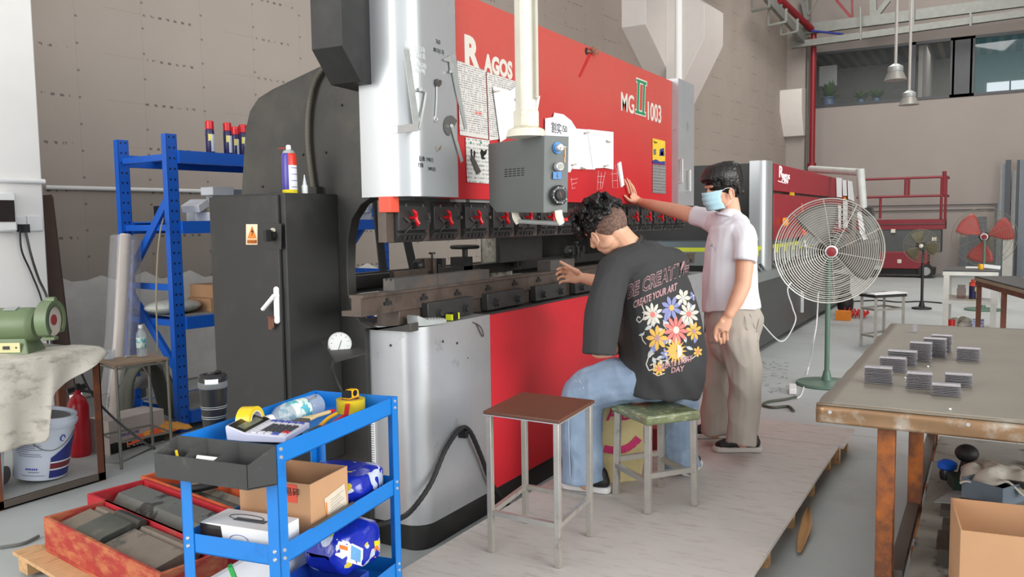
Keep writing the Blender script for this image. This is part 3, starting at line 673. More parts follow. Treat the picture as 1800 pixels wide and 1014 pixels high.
# ================= left side: pier, bench, rack =================
M_screen = mat('dark_window', (52, 46, 44), .2)
def pier(u, v, e=0): return yp(u, v, yf - e)
sb = thing('switch_box', 'white electrical box with dark window fixed on the white pier', 'switch box', pier(0, 407))
b = B(); p, q = pier(-30, 337), pier(20, 407); b.box(p.x, q.x, yf - .09, yf - .002, q.z, p.z); b.build('case', M_white2, sb, bevel=.015)
b = B(); p, q = pier(-20, 352), pier(14, 390); b.box(p.x, q.x, yf - .096, yf - .088, q.z, p.z); b.build('window', M_screen, sb)
for u0, u1, v0, v1, lb in ((21, 45, 380, 408, 'white wall socket with a black plug, next to the electrical box'), (46, 74, 379, 406, 'white wall socket at the right edge of the white pier')):
    b = B(); p, q = pier(u0, v0), pier(u1, v1); b.box(p.x, q.x, yf - .02, yf - .002, q.z, p.z)
    s_ = tag(b.build('wall_socket', M_white2, bevel=.006), lb, 'socket', 'wall sockets on the pier')
b = B(); p = pier(28, 400, .02); b.cyl(p, p + V((0, -.05, -.005)), .028, n=14); c = curve([p + V((0, -.05, 0)), pier(38, 440, .07), pier(55, 480, .05), pier(75, 535, .1), pier(86, 620, .3)], 8)
b.tube(c, .007, 8); tag(b.build('mains_cable', M_rubber), 'black power cord plugged into the left wall socket on the pier', 'cord')
b = B(); p = pier(40, 404, .02); b.box(p.x - .03, p.x + .03, p.y - .04, p.y, p.z - .02, p.z + .04); c = curve([p + V((0, -.03, 0)), pier(55, 450, .07), pier(68, 490, .06), pier(84, 530, .1), pier(92, 620, .3)], 8)
b.tube(c, .009, 8); tag(b.build('mains_cable', M_dsteel), 'dark grey power cord with white plug hanging from the sockets on the pier', 'cord')
# leaning beam
b = B(); p = dp(76, 345, 6.5); q = zp(122, 742, .02); tdir = (q - p).normalized(); sv = V((.75, -.6, 0)); up_ = tdir.cross(sv).normalized()
for k in (-1, 1): b.ob((p + q) / 2 + up_ * .03 * k, ((q - p).length, .13, .01), tdir, sv)
b.ob((p + q) / 2, ((q - p).length, .01, .06), tdir, sv)
tag(b.build('steel_beam', mat('dark_brown_steel', (74, 56, 48), .6, .2, var=.15)), 'dark brown steel beam leaning on the white pier behind the grinder', 'beam')
# film covered roll
rl = thing('wrapped_roll', 'tall roll wrapped in clear film leaning beside the blue rack', 'roll', zp(200, 762, .0))
p = dp(221, 412, 6.1); q = zp(200, 762, .03); b = B(); b.tube([p, q], .04, 14); b.build('core', mat('roll_core', (200, 184, 170), .6), rl)
b = B(); d_ = (q - p).normalized(); b.tube([p + V((.0, 0, -.02)), (p + q) / 2 + V((.02, 0, 0)), q - d_ * .02], [.11, .115, .12], 20); b.build('film', glass('film', (170, 168, 168), .12, .35), rl)
b = B(); b.cyl(zp(240, 700, 0) + V((0, .1, 0)), zp(240, 700, 0) + V((.0, .1, .35)), .14, n=20); tag(b.build('metal_drum', mat('drum_grey', (92, 92, 92), .35, .4), ), 'grey drum standing under the small table behind the cardboard box', 'drum')
# ---- workbench ----
WL, WR, WF, WBk, WH = 2.36, 2.95, 4.53, 5.15, .775
wbn = thing('workbench', 'rusty brown angle-steel workbench under the bench grinder', 'workbench', (2.3, 4.85, 0))
for x, y in ((WL, WF), (WR, WF), (WL, WBk), (WR, WBk)):
    b = B(); sx_ = 1 if x == WR else -1
    b.box(x - .045, x + .0, y, y + .006, 0, WH); b.box(x - (.006 if sx_ > 0 else .045), x - (0 if sx_ > 0 else .039), y, y + .045, 0, WH)
    b.build('leg', M_copper, wbn)
for y in (WF, WBk):
    for z in (.005, WH - .05):
        b = B(); b.box(1.6, WR, y, y + .006, z, z + .045); b.box(1.6, WR, y, y + .045, z, z + .006); b.build('rail', M_copper if z > .1 else mat('dusty_rail', (98, 88, 80), .7), wbn)
b = B(); b.box(1.6, WR - .0, WF + .01, WBk - .01, .051, .057); b.build('bottom_shelf', mat('dusty_sheet', (165, 165, 162), .6), wbn)
b = B(); b.box(1.6, WR + .01, WF - .005, WBk, WH, WH + .012); top = b.build('bench_top', mat('dusty_grey_top', (120, 120, 116), .7), wbn)
for y in (WF, WBk): b = B(); b.box(WR - .006, WR, WF, WBk, WH - .05, WH - .005); b.build('end_rail', M_copper, wbn); break
# dust cloth draped over the bench: top part and hanging part
M_cloth = mat('dusty_cloth', (205, 200, 188), .95, var=.05, vs=6, dirt=(150, 145, 132), da=(.52, .72), ds=9, dsc=(1, 1, 2), bump=.5, bs=25)
def cloth(i, j):
    x = 1.75 + (WR + .02 - 1.75) * i
    if j < .3:
        t = j / .3; y = WF + .36 * (1 - t) * (.55 + .45 * (1 - i * .5)); z = WH + .022 + .008 * noise.noise(V((x * 9, y * 9, 1)))
        return V((x, y, z))
    t = (j - .3) / .7
    u = i; low = .33
    # hem rises towards the right end
    hem = low if x < 2.6 else (low + (x - 2.6) / .05 * .25 if x < 2.65 else .58 + (x - 2.65) / .3 * .17)
    z = WH + .015 - (WH + .015 - hem) * t
    y = WF - .022 - .02 * t - .018 * math.sin(x * 24 + t * 2) * t - .02 * noise.noise(V((x * 7, 3, z * 5)))
    return V((x + .02 * t * math.sin(x * 9), y, z))
b = B(); b.grid(cloth, 60, 50); tag(b.build('dust_cloth', M_cloth, smooth=80, solid=.004), 'dusty white cloth draped over the front of the workbench below the grinder', 'cloth')
# ---- grinder ----
gr = thing('bench_grinder', 'green bench grinder with round wheel standing on the cloth-covered workbench', 'grinder', (2.55, 4.78, WH + .01))
M_gg = mat('grinder_green', (104, 122, 88), .45, var=.08, vs=8, dirt=(120, 122, 106), da=(.55, .75), ds=6)
GA = V((.52, -.854, 0)); GC = dp(27, 571, 4.74)
b = B(); b.lathe([(.05, -.17), (.085, -.15), (.098, -.11), (.1, -.1), (.1, .1), (.098, .11), (.085, .135), (.05, .15)], GC, GA, 28); b.build('motor_body', M_gg, gr)
b = B(); b.lathe([(.05, .15), (.046, .22), (.05, .25)], GC, GA, 20); b.build('wheel_arm', M_gg, gr)
side_ = GA.cross(V((0, 0, 1)))
b = B(); zb = WH + .014
lo = [GC + GA * a_ + side_ * s_ for a_, s_ in ((-.12, -.1), (.12, -.1), (.12, .1), (-.12, .1))]; hi = [GC + GA * a_ + side_ * s_ for a_, s_ in ((-.085, -.06), (.085, -.06), (.085, .06), (-.085, .06))]
b.hexa([V((p.x, p.y, zb)) for p in lo] + [V((p.x, p.y, GC.z - .05)) for p in hi]); b.build('base', M_gg, gr, bevel=.008)
n_ = side_ if (CAM - GC).dot(side_) > 0 else -side_
p = GC + n_ * .098; p.z = zb + .045; b = B(); b.ob(p, (.15, .006, .055), GA, n_); plt = b.build('switch_plate', mat('plate_cream', (206, 200, 150), .5), gr)
b = B(); b.ob(p + n_ * .006, (.035, .006, .018), GA, n_); b.build('switch', M_black_p, plt)
for k in (-.055, .055):
    b = B(); b.cyl(p + n_ * .003 + GA * k, p + n_ * .006 + GA * k, .005, n=8); b.build('screw', M_black_p, plt)
WC = dp(90, 562, 4.60)
for k in (1,):
    b = B(); up = V((0, 0, 1)); hz = side_
    arcp = [WC - GA * .035 + (hz * math.cos(a) + up * math.sin(a)) * .098 for a in [math.radians(x) for x in range(-60, 245, 12)]]
    outer = [(hz * math.cos(math.radians(x)) + up * math.sin(math.radians(x))) for x in range(-50, 236, 11)]
    vs1 = [WC - GA * .035 + d * .108 for d in outer]; vs2 = [WC + GA * .025 + d * .108 for d in outer]
    vs3 = [WC + GA * .025 + d * .075 for d in outer]; vs4 = [WC - GA * .035 + d * .0 for d in outer]
    R1, R2, R3 = [[b.bm.verts.new(q) for q in vs] for vs in (vs1, vs2, vs3)]; cc = b.bm.verts.new(WC - GA * .035)
    for i in range(len(R1) - 1):
        b.bm.faces.new((R1[i], R1[i + 1], R2[i + 1], R2[i])); b.bm.faces.new((R2[i], R2[i + 1], R3[i + 1], R3[i])); b.bm.faces.new((cc, R1[i + 1], R1[i]))
    b.build('wheel_guard', M_gg, gr, solid=.005)
b = B(); b.lathe([(.09, -.016), (.09, .012), (.03, .013)], WC, GA, 32); wh = b.build('grinding_wheel', mat('wheel_stone', (205, 196, 184), .85), gr)
b = B(); b.lathe([(.03, .013), (.03, .017), (.01, .02)], WC, GA, 20); b.build('flange_label', mat('label_red', (150, 60, 60), .6), wh)
b = B(); q = WC + V((0, 0, -.10)) + n_ * .02; b.ob(q, (.07, .05, .02), GA, n_); b.build('tool_rest', M_gg, gr, bevel=.005)
b = B(); q = WC + V((0, 0, .11)) - hz * 0; b.cyl(q - GA * .02, q + GA * .03, .018, n=12); b.build('guard_knob', M_gg, gr)
b = B(); q = GC + V((0, 0, .098)) ; b.ob(q + n_ * .03, (.07, .045, .006), GA, n_ + V((0, 0, -.3))); b.build('name_plate', M_galv, gr)
# ---- pails ----
M_pail = mat('pail_white', (212, 220, 234), .35, var=.03); M_pb = mat('pail_blue', (44, 52, 128), .4, var=.05); M_pr = mat('pail_maroon', (120, 40, 50), .4, var=.05); M_ink = mat('blue_ink', (40, 60, 160), .5, var=0)
def pail(base, tilt, label, ang, full=True):
    t = thing('pail', label, 'pail', base, 'white pails under the workbench')
    ax = V((tilt[0], tilt[1], 1)).normalized(); r0, r1, h = .138, .166, .37
    b = B(); b.lathe([(.12, 0), (r0, .008), (r1 - .006, h - .06), (r1, h - .06), (r1 + .006, h - .045), (r1 + .006, h - .03), (r1, h - .028), (r1, h), (r1 - .012, h), (r1 - .014, h - .02), (.1, h - .022)], base, ax, 40)
    b.build('body', M_pail, t)
    a = ax.orthogonal().normalized(); a = (V((math.cos(ang), math.sin(ang), 0)) - ax * ax.dot(V((math.cos(ang), math.sin(ang), 0)))).normalized(); c_ = ax.cross(a)
    def S_(th, z, e=.0015): r = r0 + (r1 - r0) * z / h + e; return base + ax * z + (a * math.cos(th) + c_ * math.sin(th)) * r
    def patch(th0, th1, f0, f1, m, nm, par, e=.0015):
        bb = B(); bb.grid(lambda i, j: S_(th0 + (th1 - th0) * i, f0(i) + (f1(i) - f0(i)) * j, e), 14, 4); return bb.build(nm, m, par, smooth=60)
    w0, w1 = .45, 1.7
    lab = patch(w0, w1, lambda i: .02, lambda i: .14 + .14 * i, M_pb, 'label_band', t)
    patch(w0, w1, lambda i: .075, lambda i: .105, M_pr, 'label_stripe', lab, .003); patch(w0, w1, lambda i: .065, lambda i: .073, M_paper, 'label_line', lab, .003); patch(w0, w1, lambda i: .107, lambda i: .115, M_paper, 'label_line', lab, .003)
    bb = B()
    for k in range(2): th = w0 + .35; pts_ = [S_(th + .09 * math.cos(x) + k * .02, .25 + .018 * math.sin(x), .0025) for x in [q_ * .5 + k for q_ in range(9)]]; bb.tube(pts_, .003 - k * .001, 5)
    bb.build('swirl_mark', M_ink if 1 else M_pr, lab)
    if full:
        for row, (z, th0, th1, hh) in enumerate(((.26, -.75, .0, .011), (.235, -.55, -.3, .01), (.21, -.85, .1, .004), (.198, -.85, -.1, .004), (.186, -.85, .15, .004), (.174, -.85, -.3, .004), (.16, -.8, .1, .004), (.148, -.7, .15, .004), (.07, -.4, .05, .01), (.055, -.3, .1, .005), (.035, -.55, .3, .004))):
            bb = B(); n_c = int((th1 - th0) / (.07 if hh > .006 else .035))
            for k in range(n_c):
                a0 = th0 + (th1 - th0) * k / n_c; dth = (th1 - th0) / n_c * .7
                bb.face([S_(a0, z, .0022), S_(a0 + dth, z, .0022), S_(a0 + dth, z + hh, .0022), S_(a0, z + hh, .0022)])
            bb.build('print_line', M_ink if hh > .006 else mat('grey_ink', (120, 124, 140), .6, var=0), t, smooth=0)
        pts_ = [S_(-.55 + 1.9 * k / 12, .285 - .10 * math.sin(math.pi * k / 12), .006) for k in range(13)]
        bb = B(); bb.tube(pts_, .002, 6); bb.build('wire_handle', M_steel, t)
        bb = B(); bb.lathe([(.135, h - .021), (.135, h - .016)], base, ax, 30); bb.build('lid_disc', mat('lid_grey', (120, 122, 120), .5), t)
    return t
pb_ = yp(110, 856, 4.74); pail(V((2.68, 4.74, .075)), (.08, -.10), 'tilted white pail with open lid and blue corner label under the workbench', -2.25)
pail(V((2.315, 4.74, .062)), (0, 0), 'left white pail, mostly behind the bench leg, blue and maroon label', -3.2, False)
b = B(); p = dp(46, 832, 4.75); b.cyl((2.43, 4.95, .11), (2.52, 4.80, .11), .05, n=20); tag(b.build('steel_cylinder', mat('dull_grey', (104, 102, 98), .5, .3)), 'dull grey cylinder lying between the two white pails', 'cylinder')
# extinguisher with tag
ex_ = thing('fire_extinguisher', 'red fire extinguisher with white tag behind the tilted pail', 'extinguisher', zp(140, 810, 0))
p = zp(142, 800, 0); b = B(); b.lathe([(.062, .0), (.066, .02), (.066, .33), (.05, .38), (.022, .41), (.022, .44)], p, (0, 0, 1), 24); b.build('body', mat('extinguisher_red', (168, 22, 36), .3), ex_)
b = B(); b.ob(p + V((0, 0, .45)), (.12, .03, .03), (1, -.4, .2)); b.cyl(p + V((0, 0, .42)), p + V((0, 0, .48)), .02); b.build('valve', M_black_p, ex_)
b = B(); b.tube(curve([p + V((.0, 0, .44)), p + V((.09, -.06, .40)), p + V((.1, -.08, .3)), p + V((.09, -.08, .1))], 6), .011, 8); b.build('hose', M_rubber, ex_)
b = B(); b.ext([dp(122, 695, 5.6), dp(144, 690, 5.6), dp(152, 712, 5.6), dp(127, 720, 5.6)], (.0, .003, 0)); b.build('tag_card', M_paper, ex_)
b = B(); p = zp(128, 770, 0); b.box(p.x - .05, p.x, p.y + .06, p.y + .1, 0, .6); tag(b.build('flat_bar', M_copper), 'short brown steel bar upright beside the fire extinguisher', 'bar')
# small cable in front
b = B(); b.tube(curve([dp(133, 632, 5.2), dp(160, 690, 5.0), dp(200, 735, 4.95), dp(250, 775, 4.9), dp(272, 788, 4.85)], 6), .007, 8)
tag(b.build('air_hose', M_rubber), 'black hose slanting down in front of the small table', 'hose')
# ---- blue rack ----
RD = BD; RN = BN; RF = V((3.93, 5.06, 0)); RLn, RDp, RH = 2.12, .64, 2.16
rack = thing('storage_rack', 'tall blue perforated steel rack with three laden shelves', 'rack', RF + RD * RLn / 2 + RN * RDp / 2)
def rk(a, d_, z): return RF + RD * a + RN * d_ + V((0, 0, z))
def holes(nt, vec, xyz, col):
    z = xyz[2].mod(.075); x = xyz[0]
    n = (z - .037).abs().lt(.0075) * ((x).abs() - .018).abs().lt(.007)
    return mixc(nt, n, col, lin((10, 24, 60)))
M_post = mat('rack_post', (20, 86, 182), .38, var=.06, vs=5, extra=holes)
def post(a, d_):
    b = B(); h = RH; w_ = .085
    for (x0, x1, y0, y1) in ((-w_ / 2, w_ / 2, 0, .004), (-w_ / 2, -w_ / 2 + .004, 0, .06), (w_ / 2 - .004, w_ / 2, 0, .06)):
        P = [rk(a + x0, d_ + y0 * sg, 0) for y0 in (0,)] if 0 else None
        b.hexa([rk(a + x0, d_ + y0, 0), rk(a + x1, d_ + y0, 0), rk(a + x1, d_ + y1, 0), rk(a + x0, d_ + y1, 0), rk(a + x0, d_ + y0, h), rk(a + x1, d_ + y0, h), rk(a + x1, d_ + y1, h), rk(a + x0, d_ + y1, h)])
    return b
for a, d_ in ((0, 0), (0, RDp), (RLn, 0), (RLn, RDp)):
    b = post(a, d_); o = b.build('post', M_post, rack)
    c_ = rk(a, d_, 0) - rack.location                      # local axes centred on the post so its holes follow it
    Rm = Matrix.Rotation(BW, 4, 'Z')
    for v_ in o.data.vertices: v_.co = Rm @ (v_.co - c_)
    o.location = c_; o.rotation_euler.z = -BW
def rbar(a0, d0, z0, a1, d1, z1, wd, h, name, m=M_rack): b = B(); b.bar(rk(a0, d0, z0), rk(a1, d1, z1), wd, h); b.build(name, m, rack)
LV = [2.0, 1.495, .80, .11]
for z in LV:
    for d_ in (-.01, RDp + .01): rbar(.04, d_, z, RLn - .04, d_, z, .04, .09, 'beam')
    for k in range(5): rbar(.25 + k * .4, 0, z + .02, .25 + k * .4, RDp, z + .02, .06, .03, 'shelf_support')
    b = B(); b.hexa([rk(a, d_, z + e) for e in (.036, .044) for a, d_ in ((.05, .02), (RLn - .05, .02), (RLn - .05, RDp - .0), (.05, RDp - .0))]) if z < 1.9 else b.hexa([rk(a, d_, z + e) for e in (.036, .044) for a, d_ in ((.3, .02), (RLn - .05, .02), (RLn - .05, RDp), (.3, RDp))])
    b.build('shelf_panel', M_rack if z > 1 else mat('grey_board', (140, 140, 136), .7), rack)
for a in (0, RLn):
    for z in (2.0, 1.495, 1.06, .80): rbar(a, .03, z, a, RDp, z, .03, .045, 'side_brace')
    for (z0, z1) in ((1.72, 1.10), (.45, 1.04)): rbar(a - .02, .02, z0, a - .02, RDp, z1, .03, .06, 'diagonal_brace')
RG = 'items on the blue rack'
def rkx(u, v, off=.3):                                    # pixel to the vertical plane off behind the rack front
    return pp(u, v, rk(0, off, 0), RN)
M_can = mat('can_body', (40, 36, 84), .3, var=.0, extra=lambda nt, vec, xyz, col: mixc(nt, (xyz[2].between(.02, .15) * (xyz[0] - xyz[1]).gt(.014)).clamp(), mixc(nt, xyz[2].between(.10, .15) * (xyz[0] - xyz[1]).between(-.012, .014), mixc(nt, xyz[2].lt(.006), col, lin((220, 200, 60))), lin((226, 212, 70))), lin((216, 220, 226))))
def can(u, off, label, zb, grp='red capped spray cans', rot=0):
    p = rkx(u, 262, off); p.z = zb
    t = thing('spray_can', label, 'spray can', p, grp, rot)
    b = B(); b.lathe([(.03, 0), (.032, .004), (.032, .175), (.028, .188)], (p.x, p.y, p.z), (0, 0, 1), 20); b.build('body', M_can, t)
    b = B(); b.lathe([(.028, .186), (.031, .19), (.031, .245), (.026, .25)], (p.x, p.y, p.z), (0, 0, 1), 20); b.build('cap', M_redknob, t)
zt = LV[0] + .0445
for u, off, lb in ((370, .12, 'red capped spray can standing alone at the left on the top rack shelf'), (401, .12, 'red capped spray can, second from the left on the top rack shelf'), (415, .3, 'red capped spray can set back between its neighbours on the top rack shelf'), (428, .14, 'red capped spray can closest to the black machine frame on the rack')): can(u, off, lb, zt)
M_box = mat('white_carton', (214, 216, 218), .7, var=.03); M_box2 = mat('grey_carton', (168, 172, 174), .7, var=.03)
def carton(u, v0, v1, wpx, off, label, m=M_box, rot=0, dep=.14, zb=None, tiltz=0):
    p = rkx(u, v1, off); D = (p - CAM).dot(FW); h = (v1 - v0) * D / 1450; w_ = wpx * D / 1450
    if zb is not None: p.z = zb
    X = (RD * math.cos(rot) + RN * math.sin(rot)); X = (X + V((0, 0, tiltz))).normalized(); Y = V((0, 0, 1)).cross(X)
    b = B(); b.ob(p + V((0, 0, h / 2 + abs(tiltz) * w_ / 2)), (w_, dep, h), X, Y)
    return tag(b.build('carton', m, bevel=.003), label, 'carton', 'cartons on the second shelf')
z2 = LV[1] + .0445
c1_ = carton(372, 370, 385, 34, .1, 'white carton lying at the front of the second shelf beside the cabinet', zb=z2, dep=.2)
carton(368, 357, 370, 30, .22, 'beige carton standing on the white one at the back of the second shelf', mat('beige_carton', (190, 180, 160), .8), zb=z2 + .075)
carton(345, 362, 384, 18, .25, 'small grey carton behind the tilted one on the second shelf', M_box2, zb=z2)
carton(343, 345, 358, 36, .12, 'white carton tipped up on the heap beside the rack post', rot=.5, zb=z2 + .06, tiltz=.35)
carton(384, 352, 384, 50, .42, 'grey carton at the back of the second shelf under the stack', M_box2, zb=z2, dep=.1)
carton(398, 334, 348, 60, .3, 'grey carton under the topmost white carton near the cabinet', M_box2, rot=-.15, zb=z2 + .145)
carton(382, 319, 333, 46, .3, 'topmost white carton of the stack near the cabinet', rot=.1, zb=z2 + .203)
carton(412, 328, 340, 26, .45, 'pale carton against the black machine frame behind the stack', M_box2, zb=z2 + .203)
for i, (u, v0, v1) in enumerate(((650, 352, 372), (668, 352, 362), (668, 362, 372), (645, 338, 352))):
    carton(u, v0, v1, 22, .2, ('grey carton seen through the press throat, lower left', 'grey carton seen through the press throat, right upper', 'grey carton seen through the press throat, right lower', 'topmost grey carton seen through the press throat')[i], M_box2, zb=z2 if i in (0, 2) else z2 + .065)
b = B(); p = rkx(285, 385, .45); p.z = z2; b.ob(p + V((0, 0, .06)), (.07, .1, .12), RD, RN); tag(b.build('black_box', M_black_p), 'small black box on the second shelf left of the rack brace', 'box')
# third shelf
z3 = LV[2] + .0445
b = B(); p = rkx(305, 555, .3); p.z = z3
ax3 = (RD, RN, V((0, 0, 1)))
b.sph(p + V((0, 0, .055)), (.22, .15, .055), 24, 14, ax3); o = b.build('plastic_sack', mat('sack_plastic', (186, 188, 180), .35, var=.1, vs=20, dirt=(120, 150, 130), da=(.6, .65), ds=14, bump=.8, bs=30))
tag(o, 'clear plastic sack of white packs on the third rack shelf', 'sack')
for dz, h_, w_, lb in ((0, .10, .34, 'flat cardboard box on the third rack shelf, lower of the two'), (.102, .1, .3, 'brown cardboard box stacked on the flat one on the third rack shelf')):
    p = rkx(385, 555, .3); p.z = z3 + dz; b = B(); b.ob(p + V((0, 0, h_ / 2)), (w_, .3, h_), RD, RN); tag(b.build('cardboard_box', M_card), lb, 'box', 'boxes on the third shelf')
b = B(); b.tube(curve([rkx(300, 365, .5) , rkx(283, 400, .0), rkx(275, 500, -.05), rkx(277, 620, -.05)], 6), .006, 6); tag(b.build('twine', mat('twine', (150, 140, 120), .9)), 'loose twine hanging down the left side of the blue rack', 'twine')
# ---- small table ----
M_tube = mat('thin_steel', (140, 138, 128), .4, .6)
st_ = thing('side_table', 'small worn wooden-topped table with thin steel legs, holding a water bottle', 'table', (3.3, 4.73, 0))
TZ = .66; tq = [zp(202, 641, TZ), zp(297, 628, TZ), zp(262, 620, TZ), zp(164, 637, TZ)]
tq[3] = tq[0] + (tq[2] - tq[1])
b = B(); b.ext([p + V((0, 0, .0)) for p in tq], (0, 0, -.018)); b.build('table_top', mat('worn_board', (150, 128, 106), .7, var=.1), st_, bevel=.003)
cen = sum(tq, V()) / 4; lg = [p + (cen - p) * .05 for p in tq]
for p in lg: b = B(); b.cyl((p.x, p.y, 0), (p.x, p.y, TZ - .018), .0095, n=10); b.build('leg', M_tube, st_)
for i in range(4):
    p, q = lg[i], lg[(i + 1) % 4]
    for z in (.17, TZ - .03): b = B(); b.cyl((p.x, p.y, z), (q.x, q.y, z), .007, n=8); b.build('stretcher', M_tube, st_)
    b = B(); m_ = p + (q - p) * .22; b.bar((p.x, p.y, TZ - .16), (m_.x, m_.y, TZ - .03), .02, .004); b.build('corner_brace', M_tube, st_)
M_water = glass('clear_plastic', (214, 224, 230), .08, .32); M_labelg = mat('bottle_label', (86, 176, 190), .4, var=.2, vs=40, dirt=(225, 235, 225), da=(.45, .5), ds=25)
def bottle(p, ax, label, s=1.0):
    t = thing('water_bottle', label, 'bottle', p); ax = V(ax).normalized()
    b = B(); b.lathe([(r * s, h * s) for r, h in ((.028, 0), (.034, .006), (.034, .05), (.032, .055), (.034, .06), (.034, .15), (.03, .17), (.014, .195), (.013, .205))], p, ax, 24); b.build('body', M_water, t)
    b = B(); b.lathe([(r * s, h * s) for r, h in ((.0345, .065), (.0348, .066), (.0348, .135), (.0345, .136))], p, ax, 24); b.build('label_wrap', M_labelg, t)
    b = B(); b.lathe([(r * s, h * s) for r, h in ((.016, .203), (.016, .222), (.014, .224))], p, ax, 16); b.build('cap', M_white2, t)
    return t
bp = zp(250, 627, TZ); bp.z = TZ + .001; bottle(bp, (0, 0, 1), 'upright clear water bottle with white cap on the small table', .92)
b = B(); p = zp(193, 632, TZ); b.lathe([(.02, 0.001), (.032, .004), (.036, .06), (.033, .06), (.03, .008), (.01, .006)], (p.x, p.y, TZ), (0, 0, 1), 20); tag(b.build('drinking_glass', M_water), 'small clear glass on the left corner of the small table', 'glass')
b = B(); p = zp(225, 628, TZ); p.z = TZ + .004; b.ob(p, (.05, .018, .006), (1, .3, 0)); b.ob(p + V((.03, .02, 0)), (.03, .012, .004), (.3, 1, 0)); b.sph(p + V((-.02, -.01, .003)), .01, 8, 5); tag(b.build('keys', M_bright), 'bunch of keys lying on the small table beside the bottle', 'keys')
# things under the table
p = zp(215, 745, .0); t = thing('carton', 'white and black printed carton under the small table, reading L-200', 'carton', (3.45, 5.0, 0))
b = B(); b.box(3.28, 3.70, 4.98, 5.2, 0.0, .23); bx = b.build('box', mat('pinkish_carton', (188, 176, 170), .8), t)
b = B(); b.box(3.285, 3.695, 4.975, 4.98, .01, .08); b.build('black_band', M_black_p, bx)
text('L-200', 'lettering', M_paper, bx, (3.4, 4.973, .03), *XZ, .035)
text('SEIKAMU RE', 'lettering', M_ink, bx, (3.36, 4.978, .11), *XZ, .018)
b = B(); R_.seed(9)
def rag(i, j): x, y = (i - .5) * .5, (j - .5) * .3; return zp(262, 775, 0) + V((x, y, .035 + .10 * math.exp(-(x * x * 14 + y * y * 40)) + .03 * noise.noise(V((x * 14, y * 14, 3)))))
b.grid(rag, 26, 18); tag(b.build('orange_rag', mat('orange_cloth', (232, 96, 50), .85, dirt=(226, 160, 70), da=(.5, .54), ds=7), smooth=25, solid=.004), 'crumpled orange and yellow cloth on the floor under the small table', 'cloth')
b = B(); b.sph(zp(255, 740, 0) + V((0, .15, .3)), (.16, .12, .08), 18, 10); tag(b.build('plastic_bag', mat('film_bag', (150, 148, 144), .25, bump=1, bs=18)), 'crumpled clear plastic bag on top of the carton under the small table', 'bag')
M_mat2 = mat('grey_rubber_mat', (84, 86, 76), .85)
b = B(); c = curve([(3.62, 5.35, .1), (3.66, 5.36, .42), (3.8, 5.35, .53), (3.93, 5.33, .42), (4.0, 5.3, .12), (4.1, 5.3, .03)], 8)
n_c = len(c); b.grid(lambda i, j: V(c[min(n_c - 1, int(i * (n_c - 1) + .5))]) + V((.03, .16, 0)) * (j * 2 - 1), n_c - 1, 3)
tag(b.build('rubber_mat', M_mat2, smooth=60, solid=.02), 'dark grey rubber mat bent into an arch behind the small table', 'mat')
b = B(); q_ = zp(225, 800, .0); b.ob(q_ + V((0, 0, .01)), (.36, .14, .006), (1, .35, .03)); tag(b.build('sheet_offcut', M_galv), 'grey sheet offcut lying on the floor under the small table', 'sheet')
# ---- crates on the pallet ----
CD = V((-.15, -.985, 0)).normalized(); CW = V((.985, -.15, 0)).normalized()
pal = thing('pallet', 'raw wooden pallet under the red tooling crates', 'pallet', (2.3, 3.1, 0))
po = V((1.93, 3.60, 0))
b = B()
for k in range(3):
    for n__, (z0, z1) in enumerate(((.0, .018), (.018, .1))):
        pass
for k, a in enumerate((.02, .52, .98)):
    b = B(); q = po + CD * a; b.bar(q + V((0, 0, .06)), q + CW * .95 + V((0, 0, .06)), .09, .085); b.build('stringer', M_wood, pal)
for k in range(5):
    b = B(); q = po + CW * (.02 + .22 * k); b.bar(q + V((0, 0, .111)), q + CD * 1.06 + V((0, 0, .111)), .10, .016); b.build('deck_board', M_wood, pal)
M_crate = mat('crate_red', (164, 50, 44), .7, var=.12, vs=6, dirt=(186, 110, 70), da=(.45, .62), ds=7, dsc=(1, 1, 3)); M_crate2 = mat('crate_bright_red', (176, 30, 42), .7, var=.12, vs=6, dirt=(150, 80, 66), da=(.55, .72), ds=9)
M_crate3 = mat('crate_orange', (206, 92, 48), .7, var=.1, vs=6, dirt=(160, 60, 46), da=(.5, .7), ds=8)
def crate(o_, L, W, z0, H, m, label):
    t = thing('tool_crate', label, 'crate', o_ + CD * L / 2 + CW * W / 2 + V((0, 0, z0)), 'wooden tooling crates on the pallet'); th = .016
    def P(a, c_, z): return o_ + CD * a + CW * c_ + V((0, 0, z))
    def bx_(a0, a1, c0, c1, z0_, z1_): bb = B(); bb.hexa([P(a, c_, z) for z in (z0_, z1_) for a, c_ in ((a0, c0), (a1, c0), (a1, c1), (a0, c1))]); return bb
    bx_(0, L, 0, W, z0, z0 + th).build('bottom', m, t)
    for a0, a1, c0, c1 in ((0, L, 0, th), (0, L, W - th, W), (0, th, th, W - th), (L - th, L, th, W - th)): bx_(a0, a1, c0, c1, z0 + th, z0 + H).build('side_board', m, t, bevel=.002)
    return P, z0 + th
zc = .1195
PA, zA = crate(V((1.97, 3.48, 0)), .97, .27, zc, .15, M_crate, 'front red-brown wooden crate of dusty steel punches, nearest the camera')
PB, zB = crate(V((2.245, 3.60, 0)), 1.06, .28, zc, .15, M_crate2, 'middle red wooden crate on the pallet holding one long steel bar')
PC, zC = crate(V((2.54, 3.62, 0)), 1.06, .28, zc, .15, M_crate3, 'rear orange-red wooden crate partly behind the blue trolley')
M_dust = mat('dusty_steel', (132, 120, 108), .7, .2, var=.1, vs=12, dirt=(84, 84, 80), da=(.55, .65), ds=6); M_dark = mat('oily_steel', (78, 80, 74), .35, .5, var=.15, vs=14, dirt=(120, 114, 104), da=(.55, .7), ds=12)
M_dust2 = mat('speckled_steel', (112, 114, 110), .5, .35, var=.1, vs=12, dirt=(64, 64, 62), da=(.58, .62), ds=7)
